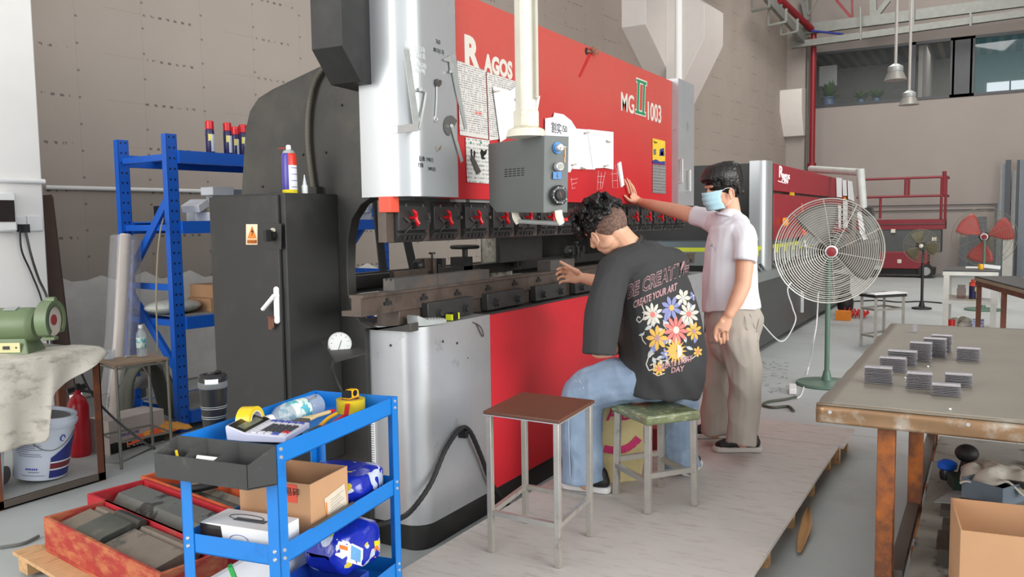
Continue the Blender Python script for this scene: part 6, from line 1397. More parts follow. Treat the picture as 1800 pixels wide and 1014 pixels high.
b = B(); b.ext([P0, P1, P1 + dN, P0 + dN], (0, 0, -.035)); b.build('top', mat('pale_board', (160, 140, 118), .7), t2)
b = B(); b.ext([P0 + V((0, 0, .003)), P1 + V((0, 0, .003)), P1 + dN * .25 + V((0, 0, .003)), P0 + dN * .25 + V((0, 0, .003))], (0, 0, .01)); b.build('dark_strip', M_ldark, t2)
b = B(); b.bar(P0 + V((-.03, -.03, -.06)), P1 + V((.02, -.03, -.06)), .04, .05); b.build('frame_rail', M_copper, t2)
for f in (.03, .48, .95):
    for e in (.02, .9): p = P0 + (P1 - P0) * f + dN * e; b = B(); b.bar((p.x, p.y, 0), (p.x, p.y, .79), .05, .05); b.build('leg', M_copper, t2)
# ================= scissor lift and far wall items =================
lf = thing('scissor_lift', 'dark red scissor lift with guard rails parked against the far wall', 'lift', (22.6, 1.9, 0))
M_lr = mat('lift_red', (128, 36, 46), .5, var=.1, vs=3); M_lg = mat('lift_grey', (78, 80, 80), .5, var=.15, vs=3)
LX = 22.2; ya, yb_ = .93, 2.9
b = B(); b.box(LX, LX + .9, ya, yb_, 1.18, 1.42); b.build('platform', M_lr, lf)
b = B(); b.box(LX - .02, LX + .9, ya + .0, yb_, 1.30, 1.315); b.build('platform_lip', M_lg, lf)
b = B(); b.box(LX + .02, LX + .85, ya + .08, yb_, .62, 1.18); bdl = b.build('scissor_box', M_lg, lf)
b = B(); b.box(LX - .02, LX + .88, ya + .35, yb_, .22, .64); ch = b.build('chassis', M_lr, lf, bevel=.02)
b = B(); b.box(LX + .1, LX + .8, ya + .2, yb_, .08, .24); b.build('underside', M_black_p, lf)
for y in (ya + .38, yb_ - .3):
    b = B(); b.cyl((LX - .03, y, .17), (LX + .1, y, .17), .17, n=24); wl_ = b.build('wheel', M_rubber, lf); b = B(); b.cyl((LX - .04, y, .17), (LX - .02, y, .17), .10, n=20); b.build('wheel_hub', mat('hub_grey', (150, 150, 150), .5), wl_)
def lrail(p, q, r=.03, nm='guard_rail'): b = B(); b.cyl(p, q, r, n=8); b.build(nm, M_lr, lf)
for z in (2.42, 1.98): lrail((LX, ya, z), (LX, yb_, z)); lrail((LX, ya - .02, z), (LX + .85, ya - .02, z))
for y in (ya, ya + .09, 1.73, 1.80): lrail((LX, y, 1.42 if y < 1.2 else 1.98), (LX, y, 2.42), nm='rail_post')
lrail((LX, ya + .04, 2.0), (LX, ya + .04, 2.55), .045, 'rail_post'); lrail((LX + .0, 2.35, 1.45), (LX, 2.35, 1.95), nm='rail_post')
for (y, z, w_) in ((2.0, 1.1, .1), (1.85, .36, .09), (1.1, .9, .1)): b = B(); b.box(LX - .03, LX - .02 + .05, y, y + w_, z, z + .09); b.build('warning_label', M_cream, bdl)
text('TECMAX', 'lettering', M_galv, bdl, (LX + .0, 2.6, .95), (0, -1, 0), (0, 0, 1), .09) if 0 else None
def lean(u0, u1, v0, v1, m, label, name='steel_sheet', x=23.9, th=.05):
    p, q = xp(u0, v0, x), xp(u1, v0, x); zb = .01; b = B(); b.hexa([(x - .3, p.y, zb), (x - .3, q.y, zb), (x - .3 + th, q.y, zb), (x - .3 + th, p.y, zb), (x, p.y, p.z), (x, q.y, p.z), (x + th, q.y, p.z), (x + th, p.y, p.z)]); return tag(b.build(name, m), label, 'panel')
Mb1 = mat('panel_bluegrey', (106, 114, 122), .5); Mb2 = mat('panel_dark', (62, 66, 72), .5); Mb3 = mat('panel_light', (128, 130, 128), .5)
lean(1759, 1764, 284, 480, Mb3, 'thin pale steel strip leaning on the far wall, left of the dark tall profile', 'steel_strip'); lean(1764, 1768, 288, 480, Mb1, 'thin blue-grey steel strip leaning on the far wall beside the dark profile', 'steel_strip', x=23.85)
lean(1768, 1778, 281, 480, Mb2, 'tall dark steel profile leaning on the far wall', x=23.8); lean(1779, 1787, 300, 480, Mb3, 'pale steel profile leaning between the dark one and the right edge panels')
lean(1788, 1793, 281, 480, Mb2, 'narrow dark profile at the left edge of the blue-grey panel'); lean(1793, 1812, 281, 480, Mb1, 'wide blue-grey panel leaning on the far wall at the right picture edge', x=23.85)
lean(1703, 1735, 381, 478, Mb2, 'dark rectangular board leaning behind the far fan', x=23.9); lean(1687, 1703, 417, 478, Mb2, 'lower dark board to the left of the rectangular one behind the far fan', x=23.8)
lean(1749, 1753, 357, 480, Mb2, 'short dark strip leaning at the right of the far fan', 'steel_strip', x=23.9); lean(1754, 1758, 352, 480, Mb1, 'short blue-grey strip leaning at the right of the far fan', 'steel_strip', x=23.85)
b = B(); p, q = xp(1764, 397, 23.2), xp(1782, 397, 23.2); b.box(23.2, 23.26, q.y, p.y, 0, p.z); tag(b.build('white_board', mat('white_door', (180, 178, 172), .5)), 'narrow whitish door panel standing in front of the tall profiles', 'panel')
for z_, v in ((0, 360), (1, 369)): b = B(); b.tube([xp(1500, v + 3, 24.26), xp(1800, v - 2, 24.26)], .012, 5); tag(b.build('wall_wire', Mb2), ('upper', 'lower')[z_] + ' thin cable stretched along the far wall behind the lift', 'cable')
b = B(); b.tube(curve([zp(1480, 531, .01), zp(1540, 528, .01), zp(1580, 531, .01), zp(1620, 530, .01), zp(1670, 534, .01)], 6), .014, 6); tag(b.build('ground_cable', M_rubber), 'black cord lying across the floor towards the small black fan', 'cord')
# hanging high-bay lamps
def hanglamp(u, v, D, s, label):
    p = dp(u, v, D); t = thing('hanging_lamp', label, 'lamp', p, 'high bay lamps')
    b = B(); b.lathe([(.17 * s, -.12 * s), (.16 * s, -.115 * s), (.11 * s, .0), (.10 * s, .0)], p, (0, 0, 1), 28); b.build('reflector', mat('lamp_grey', (150, 148, 142), .4, .3), t)
    b = B(); b.lathe([(.10 * s, .0), (.11 * s, .02 * s), (.11 * s, .08 * s), (.08 * s, .10 * s), (.03 * s, .13 * s)], p, (0, 0, 1), 20); b.build('driver_housing', M_galv, t)
    b = B(); b.cyl(p + V((0, 0, .12 * s)), V((p.x, p.y, 9.3)), .022, n=8); b.build('cable', mat('lamp_cable', (176, 172, 166), .6), t)
hanglamp(1574, 127, 12.6, 1.0, 'higher hanging workshop lamp on a long pale stem before the office window')
hanglamp(1598, 172, 13.6, .95, 'lower hanging workshop lamp just right of the higher one')
# ================= people =================
M_shirt = mat('charcoal_cotton', (52, 52, 53), .85, var=.06, vs=8, bump=.15, bs=220)
M_tee = mat('white_cotton', (226, 225, 230), .85, var=.02, bump=.1, bs=200)
M_jean = mat('light_denim', (134, 154, 178), .85, var=.10, vs=7, dirt=(164, 184, 206), da=(.5, .75), ds=5, bump=.25, bs=260)
M_trou = mat('beige_trousers', (170, 161, 150), .85, var=.05, vs=5, bump=.1, bs=200)
M_hair = mat('black_hair', (20, 18, 18), .42, var=.1); M_hair2 = mat('black_hair_straight', (22, 19, 18), .36, var=.1, bump=.5, bs=90)
M_mask = mat('mask_blue', (176, 214, 226), .7, var=.02); M_lip = mat('lip', (186, 108, 98), .5); M_eye = mat('eye_dark', (30, 22, 20), .2, var=0)
M_ssole = mat('shoe_sole_white', (226, 226, 224), .5); M_shoe = mat('shoe_black', (28, 28, 30), .5, bump=.2, bs=120); M_sole2 = mat('shoe_sole_grey', (196, 192, 184), .5)
def limb(b, pts, rs, side=None, n=16, k=6, flat=False):
    c = curve(pts, k); rr_ = []
    for i in range(len(pts) - 1):
        for j in range(k):
            t = j / k; t = t * t * (3 - 2 * t); a, e = rs[i], rs[i + 1]
            a = a if isinstance(a, tuple) else (a, a); e = e if isinstance(e, tuple) else (e, e)
            rr_.append((a[0] + (e[0] - a[0]) * t, a[1] + (e[1] - a[1]) * t))
    l = rs[-1]; rr_.append(l if isinstance(l, tuple) else (l, l)); b.tube(c, rr_, n, side=side)
    for p, r in ((c[0], rr_[0]), (c[-1], rr_[-1]))[:1 if flat else 2]:
        m_ = min(r); b.sph(p, m_ * .98, 14, 9)
def blob(name, b, m, parent, voxel=.006, sm=3, disp=None, label=None):
    bmesh.ops.recalc_face_normals(b.bm, faces=b.bm.faces[:]); me = bpy.data.meshes.new('tmp'); b.bm.to_mesh(me); b.bm.free()
    o = bpy.data.objects.new('tmp', me); COL.objects.link(o)
    r = o.modifiers.new('r', 'REMESH'); r.mode = 'VOXEL'; r.voxel_size = voxel
    s_ = o.modifiers.new('s', 'SMOOTH'); s_.factor = .5; s_.iterations = sm
    bpy.context.view_layer.update()
    me2 = bpy.data.meshes.new_from_object(o.evaluated_get(bpy.context.evaluated_depsgraph_get())); bpy.data.objects.remove(o); bpy.data.meshes.remove(me)
    if disp:
        nr = [v.normal.copy() for v in me2.vertices]
        for v, n_ in zip(me2.vertices, nr): v.co += n_ * disp(v.co, n_)
    L = parent.location if parent.parent is None else parent.parent.location
    for v in me2.vertices: v.co -= L
    for p in me2.polygons: p.use_smooth = True
    me2.materials.clear(); me2.materials.append(m); me2.name = name
    ob = bpy.data.objects.new(name, me2); COL.objects.link(ob); ob.parent = parent
    if label: ob['label'] = label
    return ob
def folds(amp, f1, f2=None, stretch=(1, 1, 1)):
    def g(p, n_):
        q = V((p.x * stretch[0], p.y * stretch[1], p.z * stretch[2])); a = noise.noise(q * f1); c_ = noise.noise(q * (f2 or f1 * 2.3) + V((5, 3, 1)))
        return amp * ((1 - abs(a) * 2.6) * .7 + c_ * .5 - .3)
    return g
RH_, VH = R0.copy(), V((FW.x, FW.y, 0)).normalized()
Z = V((0, 0, 1))
def hand_fingers(b, fingers, r=.0088):
    for f in fingers: limb(b, f, [r, r * 1.02, r * .95, r * .78][:len(f)] if len(f) < 5 else [r] * len(f), n=10, k=4)
def head_frame(fh, tilt):
    f = (fh * math.cos(tilt) - Z * math.sin(tilt)).normalized(); s_ = f.cross(Z).normalized(); t = s_.cross(f).normalized(); return f, s_, t   # s_ = his right side
def ear(b, c, f, s_, t, sgn):
    N = s_ * sgn; a0 = [c + f * (.012 * math.cos(a) + .002) * -1 + t * .028 * math.sin(a) + N * (.010 + .006 * math.cos(a)) for a in [i * math.pi / 7 for i in range(14)]]
    b.tube(a0, .0052, 8, closed=True); b.sph(c + N * .004, (.012, .006, .026), 12, 8, (f, N, t)); b.sph(c - t * .026 + N * .006 + f * .006, (.009, .006, .010), 10, 6, (f, N, t))
def head(b, c, f, s_, t, k=1.0):
    A = (s_, f, t); P = lambda x, y, z: c + (s_ * x + f * y + t * z) * k
    b.sph(P(0, -.012, .028), (.076 * k, .096 * k, .094 * k), 24, 16, A); b.sph(P(0, .022, -.018), (.066 * k, .074 * k, .090 * k), 22, 14, A); b.sph(P(0, .048, -.072), (.042 * k, .040 * k, .036 * k), 16, 10, A)
    for q in (-1, 1): b.sph(P(.040 * q, .022, -.055), (.026 * k, .045 * k, .035 * k), 14, 9, A); b.sph(P(.038 * q, .062, -.012), (.026 * k, .022 * k, .020 * k), 12, 8, A)   # jaw, cheekbone
    b.tube([P(0, .088, .022), P(0, .100, -.004), P(0, .112, -.026)], [.007 * k, .010 * k, .013 * k], 10); b.sph(P(0, .104, -.028), (.017 * k, .012 * k, .010 * k), 12, 8, A)
    b.sph(P(0, .086, .034), (.050 * k, .012 * k, .010 * k), 14, 8, A); b.sph(P(0, .086, -.052), (.026 * k, .012 * k, .007 * k), 12, 8, A); b.sph(P(0, .084, -.064), (.022 * k, .012 * k, .008 * k), 12, 8, A)
    return P
def shoe(heel, toe, w_, h, label, m_up, m_so, parent, stripe=False):
    heel, toe = V(heel), V(toe); d_ = (toe - heel); L = d_.length; d_.normalize(); s_ = d_.cross(Z)
    def outline(e): return [(0, -.34), (-.03, -.15), (-.035, .15), (0, .34), (.12, .40), (.35, .36), (.6, .46), (.8, .48), (.93, .36), (1.0, .12), (1.0, -.10), (.93, -.34), (.8, -.44), (.6, -.42), (.35, -.34), (.12, -.38)]
    b = B(); b.prism([(x * L, y * w_ * 1.04) for x, y in outline(0)], Z * .032, heel + Z * .001, d_, s_); so = b.build('sole', m_so, parent, bevel=.008)
    b = B(); P = lambda x, z: heel + d_ * L * x + Z * z
    limb(b, [P(.14, .055), P(.35, .062), P(.62, .05), P(.86, .038)], [(w_ * .40, .045), (w_ * .41, .05), (w_ * .45, .036), (w_ * .38, .024)], side=s_); limb(b, [P(.14, .05), P(.17, h)], [w_ * .38, w_ * .36])
    return blob('shoe_upper', b, m_up, parent, .005, 3)
# ---------- seated worker ----------
sw = thing('person', 'person seated on the green-wrapped stool, curly black hair, charcoal graphic T-shirt and light blue jeans', 'person', (3.8, 1.42, .6))
fT = (VH * .71 - RH_ * .71).normalized(); sT = (VH * .71 + RH_ * .71).normalized()     # torso front, his right side
fh = (VH * .50 - RH_ * .86).normalized(); f, s_, t = head_frame(fh, math.radians(38))
HC = dp(1066, 402, 4.0)
b = B(); head(b, HC, f, s_, t); ear(b, dp(1047, 418, 3.925), f, s_, t, -1); ear(b, HC + s_ * .074 - t * .01, f, s_, t, 1)
limb(b, [HC - f * .03 - t * .03, dp(1098, 425, 4.03), dp(1122, 450, 4.05)], [.060, .062, .075])
limb(b, [dp(1122, 452, 4.05), dp(1135, 500, 4.07), dp(1150, 580, 4.1), dp(1156, 655, 4.12)], [(.12, .09), (.17, .12), (.165, .13), (.16, .12)], side=sT)
LS_, LE = dp(1080, 482, 3.87), dp(1053, 612, 3.80)
limb(b, [dp(1118, 462, 4.02), LS_, dp(1062, 550, 3.83), LE], [.06, .048, .050, .047]); limb(b, [LE, dp(1068, 613, 4.02), dp(1092, 608, 4.28)], [.047, .042, .034])
RSh, REl, RWr = dp(1180, 470, 4.22), dp(1118, 522, 4.46), dp(1028, 489, 4.50)
limb(b, [dp(1130, 462, 4.05), RSh, REl], [.06, .05, .048]); limb(b, [REl, dp(1070, 500, 4.49), RWr], [.048, .043, .030])
# right hand, thumb up, palm to the camera side, fingers curling
limb(b, [dp(1028, 489, 4.50), dp(1012, 486, 4.50), dp(1000, 484, 4.50)], [(.026, .022), (.018, .040), (.015, .038)], side=VH)
hand_fingers(b, [[dp(1003, 475, 4.50), dp(991, 471, 4.475), dp(983, 472, 4.45), dp(979, 474, 4.425)], [dp(1002, 481, 4.505), dp(988, 478, 4.475), dp(980, 480, 4.445), dp(978, 483, 4.42)],
    [dp(1002, 488, 4.505), dp(988, 486, 4.475), dp(981, 489, 4.445), dp(981, 491, 4.425)], [dp(1003, 494, 4.50), dp(992, 494, 4.475), dp(985, 496, 4.45), dp(984, 498, 4.435)]], .0084)
limb(b, [dp(1015, 478, 4.475), dp(1003, 471, 4.45), dp(993, 465, 4.445), dp(985, 460, 4.445)], [.017, .0125, .0105, .0085], n=10)
# left hand resting across the lap
lh = dp(1092, 608, 4.28); limb(b, [lh, lh + V((.05, .03, -.005)), lh + V((.09, .05, -.01))], [(.02, .028), (.016, .038), (.014, .036)], side=Z)
for i in range(4): a0_ = lh + V((.085, .03 + .018 * i, -.01)); hand_fingers(b, [[a0_, a0_ + V((.03, .01, 0)), a0_ + V((.05, .01, -.02)), a0_ + V((.045, .0, -.04))]])
limb(b, [lh + V((.03, .0, .01)), lh + V((.06, -.02, .02)), lh + V((.085, -.02, .015))], [.014, .011, .009], n=10)
# hips and legs under the clothes
limb(b, [dp(1156, 655, 4.12), dp(1110, 680, 4.08), dp(1027, 690, 4.2), dp(1026, 770, 4.2), dp(1030, 848, 4.18)], [.12, .08, .06, .055, .04]); limb(b, [dp(1160, 655, 4.14), dp(1180, 690, 4.3), dp(1196, 700, 4.48), dp(1196, 760, 4.46), dp(1205, 815, 4.45)], [.12, .08, .06, .055, .04])
body = blob('body', b, M_skin, sw, .0042, 4)
for q in (-1, 1):
    b = B(); b.sph(HC + s_ * .031 * q + f * .079 + t * .012, (.014, .006, .006), 12, 8, (s_, f, t)); b.build('eye', M_eye, body)
# fade at the nape and curly top
R_.seed(21)
b = B(); b.sph(HC - f * .024 + t * .016, (.0795, .096, .092), 24, 16, (s_, f, t)); fade = blob('hair_fade', b, mat('hair_fade', (128, 98, 84), .8, dirt=(92, 70, 62), da=(.4, .6), ds=80), sw, .005, 3)
b = B(); b.sph(HC - f * .0 + t * .062, (.092, .108, .084), 20, 14, (s_, f, t))
hc2 = HC + t * .045
for i in range(230):
    th = R_.uniform(0, 6.283); ph = R_.uniform(-.12, 1.45); d_ = (s_ * math.cos(th) + f * math.sin(th)) * math.cos(ph) + t * math.sin(ph)
    if d_.dot(f) > .3 and ph < .1: d_ = (d_ + t * .3).normalized()
    rr_ = .108 + R_.uniform(-.004, .018) + (.018 if d_.dot(f) > .35 else 0) + (.018 if d_.dot(t) > .6 else 0)
    b.sph(hc2 + V(((d_.dot(s_) * .9) * s_ + d_.dot(f) * 1.02 * f + d_.dot(t) * .86 * t)) * rr_, R_.uniform(.010, .019), 8, 6)
hair = blob('curly_hair', b, M_hair, sw, .0048, 1, lambda p, n_: .008 * noise.noise(p * 75) + .005 * noise.noise(p * 150))
b = B()
for i in range(260):
    th = R_.uniform(0, 6.283); ph = R_.uniform(-.1, 1.5); d_ = ((s_ * math.cos(th) * .9 + f * math.sin(th)) * math.cos(ph) + t * math.sin(ph) * .86); p = hc2 + d_ * .116
    a_ = d_.orthogonal().normalized(); c_ = d_.cross(a_).normalized(); r0 = R_.uniform(.006, .012); k0 = R_.uniform(0, 6)
    b.tube([p + d_ * (.0035 * j) + (a_ * math.cos(k0 + j * .9) + c_ * math.sin(k0 + j * .9)) * r0 for j in range(8)], .0011, 4)
tg = b.build('loose_curls', M_hair, sw); tg['kind'] = 'stuff'
# T-shirt
b = B()
limb(b, [dp(1112, 444, 4.04), dp(1128, 466, 4.06), dp(1149, 520, 4.09), dp(1160, 580, 4.1), dp(1165, 635, 4.12), dp(1162, 692, 4.13)], [(.085, .075), (.18, .12), (.225, .175), (.235, .195), (.235, .20), (.22, .19)], side=sT, n=28, flat=True)
limb(b, [dp(1078, 474, 3.89), dp(1120, 458, 4.02), dp(1182, 466, 4.2)], [.078, .10, .088])
limb(b, [dp(1080, 478, 3.88), dp(1062, 545, 3.82), dp(1054, 624, 3.80)], [.084, .086, .082], flat=True); limb(b, [dp(1182, 466, 4.2), dp(1166, 495, 4.32), dp(1135, 515, 4.42)], [.085, .085, .08])
def shirt_d(p, n_):
    g = folds(.0105, 5.5, 13, (1, 1, .5))(p, n_); return g + .004 * math.sin((p.z * 1.0 + (p.x - p.y) * .9) * 38) * max(0, min(1, (1.0 - p.z) * 3))
shirt = blob('t_shirt', b, M_shirt, sw, .0065, 5, shirt_d)
b = B(); q0 = dp(1104, 436, 4.04); axn = (dp(1100, 425, 4.03) - dp(1122, 452, 4.05)).normalized(); a_ = sT; c_ = axn.cross(a_).normalized(); a_ = c_.cross(axn)
b.tube([q0 + a_ * .088 * math.cos(i * .2618) + c_ * .080 * math.sin(i * .2618) + axn * .004 for i in range(24)], (.009), 8, closed=True); b.build('collar', M_shirt, shirt)
# back print
PC = {k: mat('print_' + k, c, .8, var=.03) for k, c in dict(cream=(204, 199, 186), white=(184, 190, 190), lilac=(132, 136, 180), coral=(222, 120, 112), yellow=(216, 170, 84), rose=(176, 136, 138), dark=(70, 62, 66), gold=(206, 164, 70)).items()}
def fl(cx, cy, r, n_, m, mc, rot=0, sq=.85, par=shirt):
    P_ = []
    for i in range(n_):
        a = rot + 2 * math.pi * i / n_; w_ = math.pi / n_ * .85
        q = [(0, 0), (.55, -w_), (.8, -w_ * .6), (1, 0), (.8, w_ * .6), (.55, w_)]
        P_.append([(cx + r * rr * math.cos(a + da) * sq, cy + r * rr * math.sin(a + da)) for rr, da in q])
    decal(shirt, P_, PC[m], 'flower_print', sw, .0022); decal(shirt, [[(cx + r * .24 * math.cos(a) * sq, cy + r * .24 * math.sin(a)) for a in [j * .785 for j in range(8)]]], PC[mc], 'flower_centre', sw, .003)
R_.seed(77)
def leaf(cx, cy, L, a, m='white'):
    decal(shirt, [[(cx + L * .5 * x * math.cos(a) - L * .22 * y * math.sin(a), cy + L * .5 * x * math.sin(a) + L * .22 * y * math.cos(a)) for x, y in ((-1, 0), (-.3, 1), (.4, .8), (1, 0), (.4, -.8), (-.3, -1))]], PC[m], 'leaf_print', sw, .0014)
for q in ((1150, 565, 22, 2.2), (1172, 572, 24, 1.0), (1206, 566, 20, .6), (1140, 576, 16, 2.6), (1128, 588, 11, 2.9), (1143, 622, 18, 2.0), (1150, 634, 15, 1.2), (1160, 628, 13, 2.8), (1212, 612, 14, .4), (1204, 596, 14, 1.3), (1186, 580, 18, .2), (1142, 556, 14, 2.9), (1220, 574, 12, 1.2), (1202, 628, 18, .7), (1160, 580, 18, .1)): leaf(*q)
for q in ((1148, 548, 26, .5), (1160, 604, 34, 2.5), (1172, 556, 22, 1.9), (1214, 540, 18, 1.2), (1150, 612, 26, 2.3), (1222, 596, 16, 1.8)): leaf(*q, 'lilac')
for k_, l_ in enumerate(([(1158, 650), (1172, 596)], [(1172, 640), (1178, 596)], [(1200, 636), (1186, 592)])): decal(shirt, strokes_px(l_, 5), PC['cream'], 'stem_print', sw, .0018)
for a_ in ((1147, 553, 22, 10, 'cream', 'coral', .2), (1180, 541, 22, 8, 'lilac', 'yellow', .4), (1200, 523, 16, 6, 'cream', 'white', .1), (1210, 552, 22, 9, 'cream', 'coral', .5), (1188, 580, 27, 11, 'coral', 'cream', .1), (1155, 594, 23, 8, 'yellow', 'rose', .8), (1219, 582, 17, 8, 'yellow', 'rose', .3), (1158, 648, 13, 7, 'yellow', 'coral', .2), (1226, 618, 10, 6, 'yellow', 'coral', .6), (1218, 520, 9, 5, 'lilac', 'white', .2), (1170, 622, 11, 6, 'lilac', 'white', .2)):
    x, y, r, n_, m, mc, rot = a_; fl(x, y, r, n_, m, mc, rot)
sx_, sy_ = 1187, 617
decal(shirt, [[(sx_ + 24 * math.cos(a) * .85, sy_ + 24 * math.sin(a)), (sx_ + 13 * math.cos(a + .17) * .85, sy_ + 13 * math.sin(a + .17)), (sx_ + 13 * math.cos(a - .17) * .85, sy_ + 13 * math.sin(a - .17))] for a in [i * .3927 for i in range(16)]] + [[(sx_ + 14 * math.cos(a) * .9, sy_ + 14 * math.sin(a)) for a in [j * .4 for j in range(16)]]], PC['yellow'], 'sun_print', sw, .003)
decal(shirt, [[(sx_ + 12 * math.cos(a) * .8 + 2, sy_ + 12 * math.sin(a)) for a in [-1.5 + j * .3 for j in range(11)]]], PC['cream'], 'moon_print', sw, .004)
for l_, w_ in (([(1128, 535), (1133, 548), (1131, 560), (1124, 567), (1119, 562), (1122, 556), (1126, 559)], 1.8), ([(1136, 605), (1130, 598), (1128, 590), (1133, 583)], 1.6), ([(1150, 620), (1140, 628), (1136, 640), (1141, 651), (1150, 648), (1149, 639), (1143, 642)], 2.0), ([(1150, 630), (1165, 634), (1176, 632)], 1.6), ([(1148, 655), (1156, 660), (1168, 656)], 1.6), ([(1204, 634), (1216, 630), (1226, 622)], 1.5), ([(1222, 528), (1230, 540), (1232, 536)], 1.4)):
    decal(shirt, strokes_px(l_, w_), PC['cream'], 'scroll_print', sw, .0022)
for (s, o_, h, dv, arc, sx2) in (('BE CREATIVE', (1103, 525), 23, -.47, .0004, .55), ('CREATE YOUR ART', (1113, 542), 12, -.46, .0004, .50), ('CREATE EVERY', (1156, 651), 10, -.30, .0002, .62), ('DAY', (1179, 655), 9, -.16, .0, .85)):
    big = h > 15
    decal(shirt, text_polys(s, o_, h, .08, sx2, dv, arc=arc, bold=.075 if big else .05), PC['rose'], 'shirt_lettering', sw, .0024)
    if big: decal(shirt, text_polys(s, o_, h, .08, sx2, dv, arc=arc, bold=.012), PC['dark'], 'shirt_lettering', sw, .0040)
# jeans
b = B(); b.sph(dp(1152, 668, 4.12), (.19, .16, .105), 20, 12, (sT, fT, Z))
limb(b, [dp(1125, 668, 4.06), dp(1075, 672, 4.12), dp(1028, 692, 4.2)], [.11, .118, .12]); limb(b, [dp(1029, 690, 4.2), dp(1022, 745, 4.2), dp(1023, 800, 4.19), dp(1026, 844, 4.19)], [.118, .108, .108, .114], flat=True)
limb(b, [dp(1165, 668, 4.15), dp(1182, 685, 4.32), dp(1196, 700, 4.47)], [.10, .10, .10]); limb(b, [dp(1196, 700, 4.47), dp(1192, 760, 4.46), dp(1200, 822, 4.45)], [.10, .098, .10], flat=True)
jeans = blob('jeans', b, M_jean, sw, .007, 4, folds(.013, 7, 16, (1, 1, .7)))
st_px = [[(1005, 655), (1012, 668), (1020, 685)], [(1010, 652), (1018, 666), (1027, 684)], [(1001, 700), (1000, 740), (1001, 790), (1003, 840)], [(984, 838), (1020, 846), (1066, 843)]]
for l_ in st_px: decal(jeans, strokes_px(l_, 1.6), mat('denim_seam', (176, 192, 210), .8), 'denim_seam', sw, .002)
a_ = (VH * .42 - RH_ * .9).normalized(); p = zp(1030, 861, .131); shoe(p - a_ * .125, p + a_ * .135, .1, .095, '', M_shoe, M_ssole, sw)
p = zp(1212, 832, .131); d2 = (VH * .9 + RH_ * .35).normalized(); shoe(p - d2 * .06, p + d2 * .2, .1, .095, '', M_shoe, M_ssole, sw)
# ---------- standing worker ----------
sp_w = thing('person', 'person standing, hand on red machine, white T-shirt, beige trousers, blue face mask', 'person', (4.88, 1.36, .13))
FB = V((-.43, .90, 0)).normalized(); RB = V((.90, .43, 0)).normalized()
fh2 = (-RH_ * .95 - VH * .30).normalized(); f, s_, t = head_frame(fh2, math.radians(12))
HC = dp(1270, 333, 4.8)
b = B(); Pq = head(b, HC, f, s_, t, 1.0); ear(b, dp(1284, 340, 4.72), f, s_, t, -1); ear(b, HC + s_ * .074 - t * .01, f, s_, t, 1)
limb(b, [HC - f * .025 - t * .04, dp(1285, 372, 4.81), dp(1286, 400, 4.81)], [.056, .055, .07])
limb(b, [dp(1286, 398, 4.8), dp(1285, 430, 4.8), dp(1285, 500, 4.8), dp(1288, 560, 4.8)], [(.12, .075), (.15, .09), (.14, .10), (.15, .11)], side=RB)
tips = [(1098, 316), (1102, 314), (1106, 317), (1111, 324)]; bas = [(1106, 339), (1110, 338), (1114, 339), (1118, 342)]
WR_ = yp(1125, 355, 2.09)
RS2 = dp(1252, 388, 5.0)
limb(b, [dp(1282, 400, 4.8), RS2, dp(1215, 378, 5.10)], [.07, .058, .050]); limb(b, [dp(1215, 378, 5.10), dp(1186, 370, 5.20), dp(1152, 362, 5.35), WR_], [.050, .044, .038, .028])
pm = yp(1113, 346, 2.125)
limb(b, [WR_, pm, yp(1111, 341, 2.13)], [(.028, .024), (.014, .038), (.012, .038)], side=(0, 1, 0))
for (u0, v0), (u1, v1) in zip(bas, tips):
    A_, E_ = yp(u0, v0, 2.13), yp(u1, v1, 2.137); limb(b, [A_, A_ + (E_ - A_) * .5 + V((0, -.003, 0)), E_], [.0088, .0085, .007], n=10)
limb(b, [yp(1118, 354, 2.11), yp(1107, 352, 2.125), yp(1098, 344, 2.137)], [.016, .0115, .009], n=10)
LS2, LE2, LW2 = dp(1307, 414, 4.64), dp(1306, 500, 4.58), dp(1281, 553, 4.55)
limb(b, [dp(1288, 402, 4.78), LS2, dp(1309, 460, 4.6), LE2], [.06, .05, .050, .045]); limb(b, [LE2, dp(1296, 525, 4.56), LW2], [.045, .041, .030])
limb(b, [LW2, dp(1274, 568, 4.55), dp(1269, 580, 4.55)], [(.026, .022), (.038, .018), (.038, .016)], side=FB)
for i, (u0, u1, u2, v2) in enumerate(((1259, 1256, 1260, 601), (1265, 1263, 1267, 605), (1272, 1271, 1273, 604), (1278, 1278, 1279, 598))):
    hand_fingers(b, [[dp(u0, 578 + i * .5, 4.55), dp(u1, 590, 4.56), dp((u1 + u2) / 2, 597, 4.565), dp(u2, v2 - 1, 4.575)]])
limb(b, [dp(1268, 565, 4.54), dp(1259, 575, 4.55), dp(1255, 586, 4.56)], [.014, .011, .0085], n=10)
limb(b, [dp(1288, 560, 4.8), dp(1296, 600, 4.72), dp(1308, 680, 4.68), dp(1306, 775, 4.67)], [.12, .08, .055, .04]); limb(b, [dp(1285, 560, 4.8), dp(1270, 600, 4.90), dp(1259, 680, 4.98), dp(1256, 760, 5.02)], [.12, .08, .055, .04])
body2 = blob('body', b, M_skin, sp_w, .0042, 4)
for q in (-1, 1):
    b = B(); b.sph(Pq(.031 * q, .0835, .012), (.015, .006, .0045), 12, 8, (s_, f, t)); b.build('eye', M_eye, body2)
    b = B(); b.tube([Pq(.016 * q, .093, .030), Pq(.031 * q, .091, .034), Pq(.046 * q, .080, .031)], .003, 6); b.build('eyebrow', M_hair, body2)
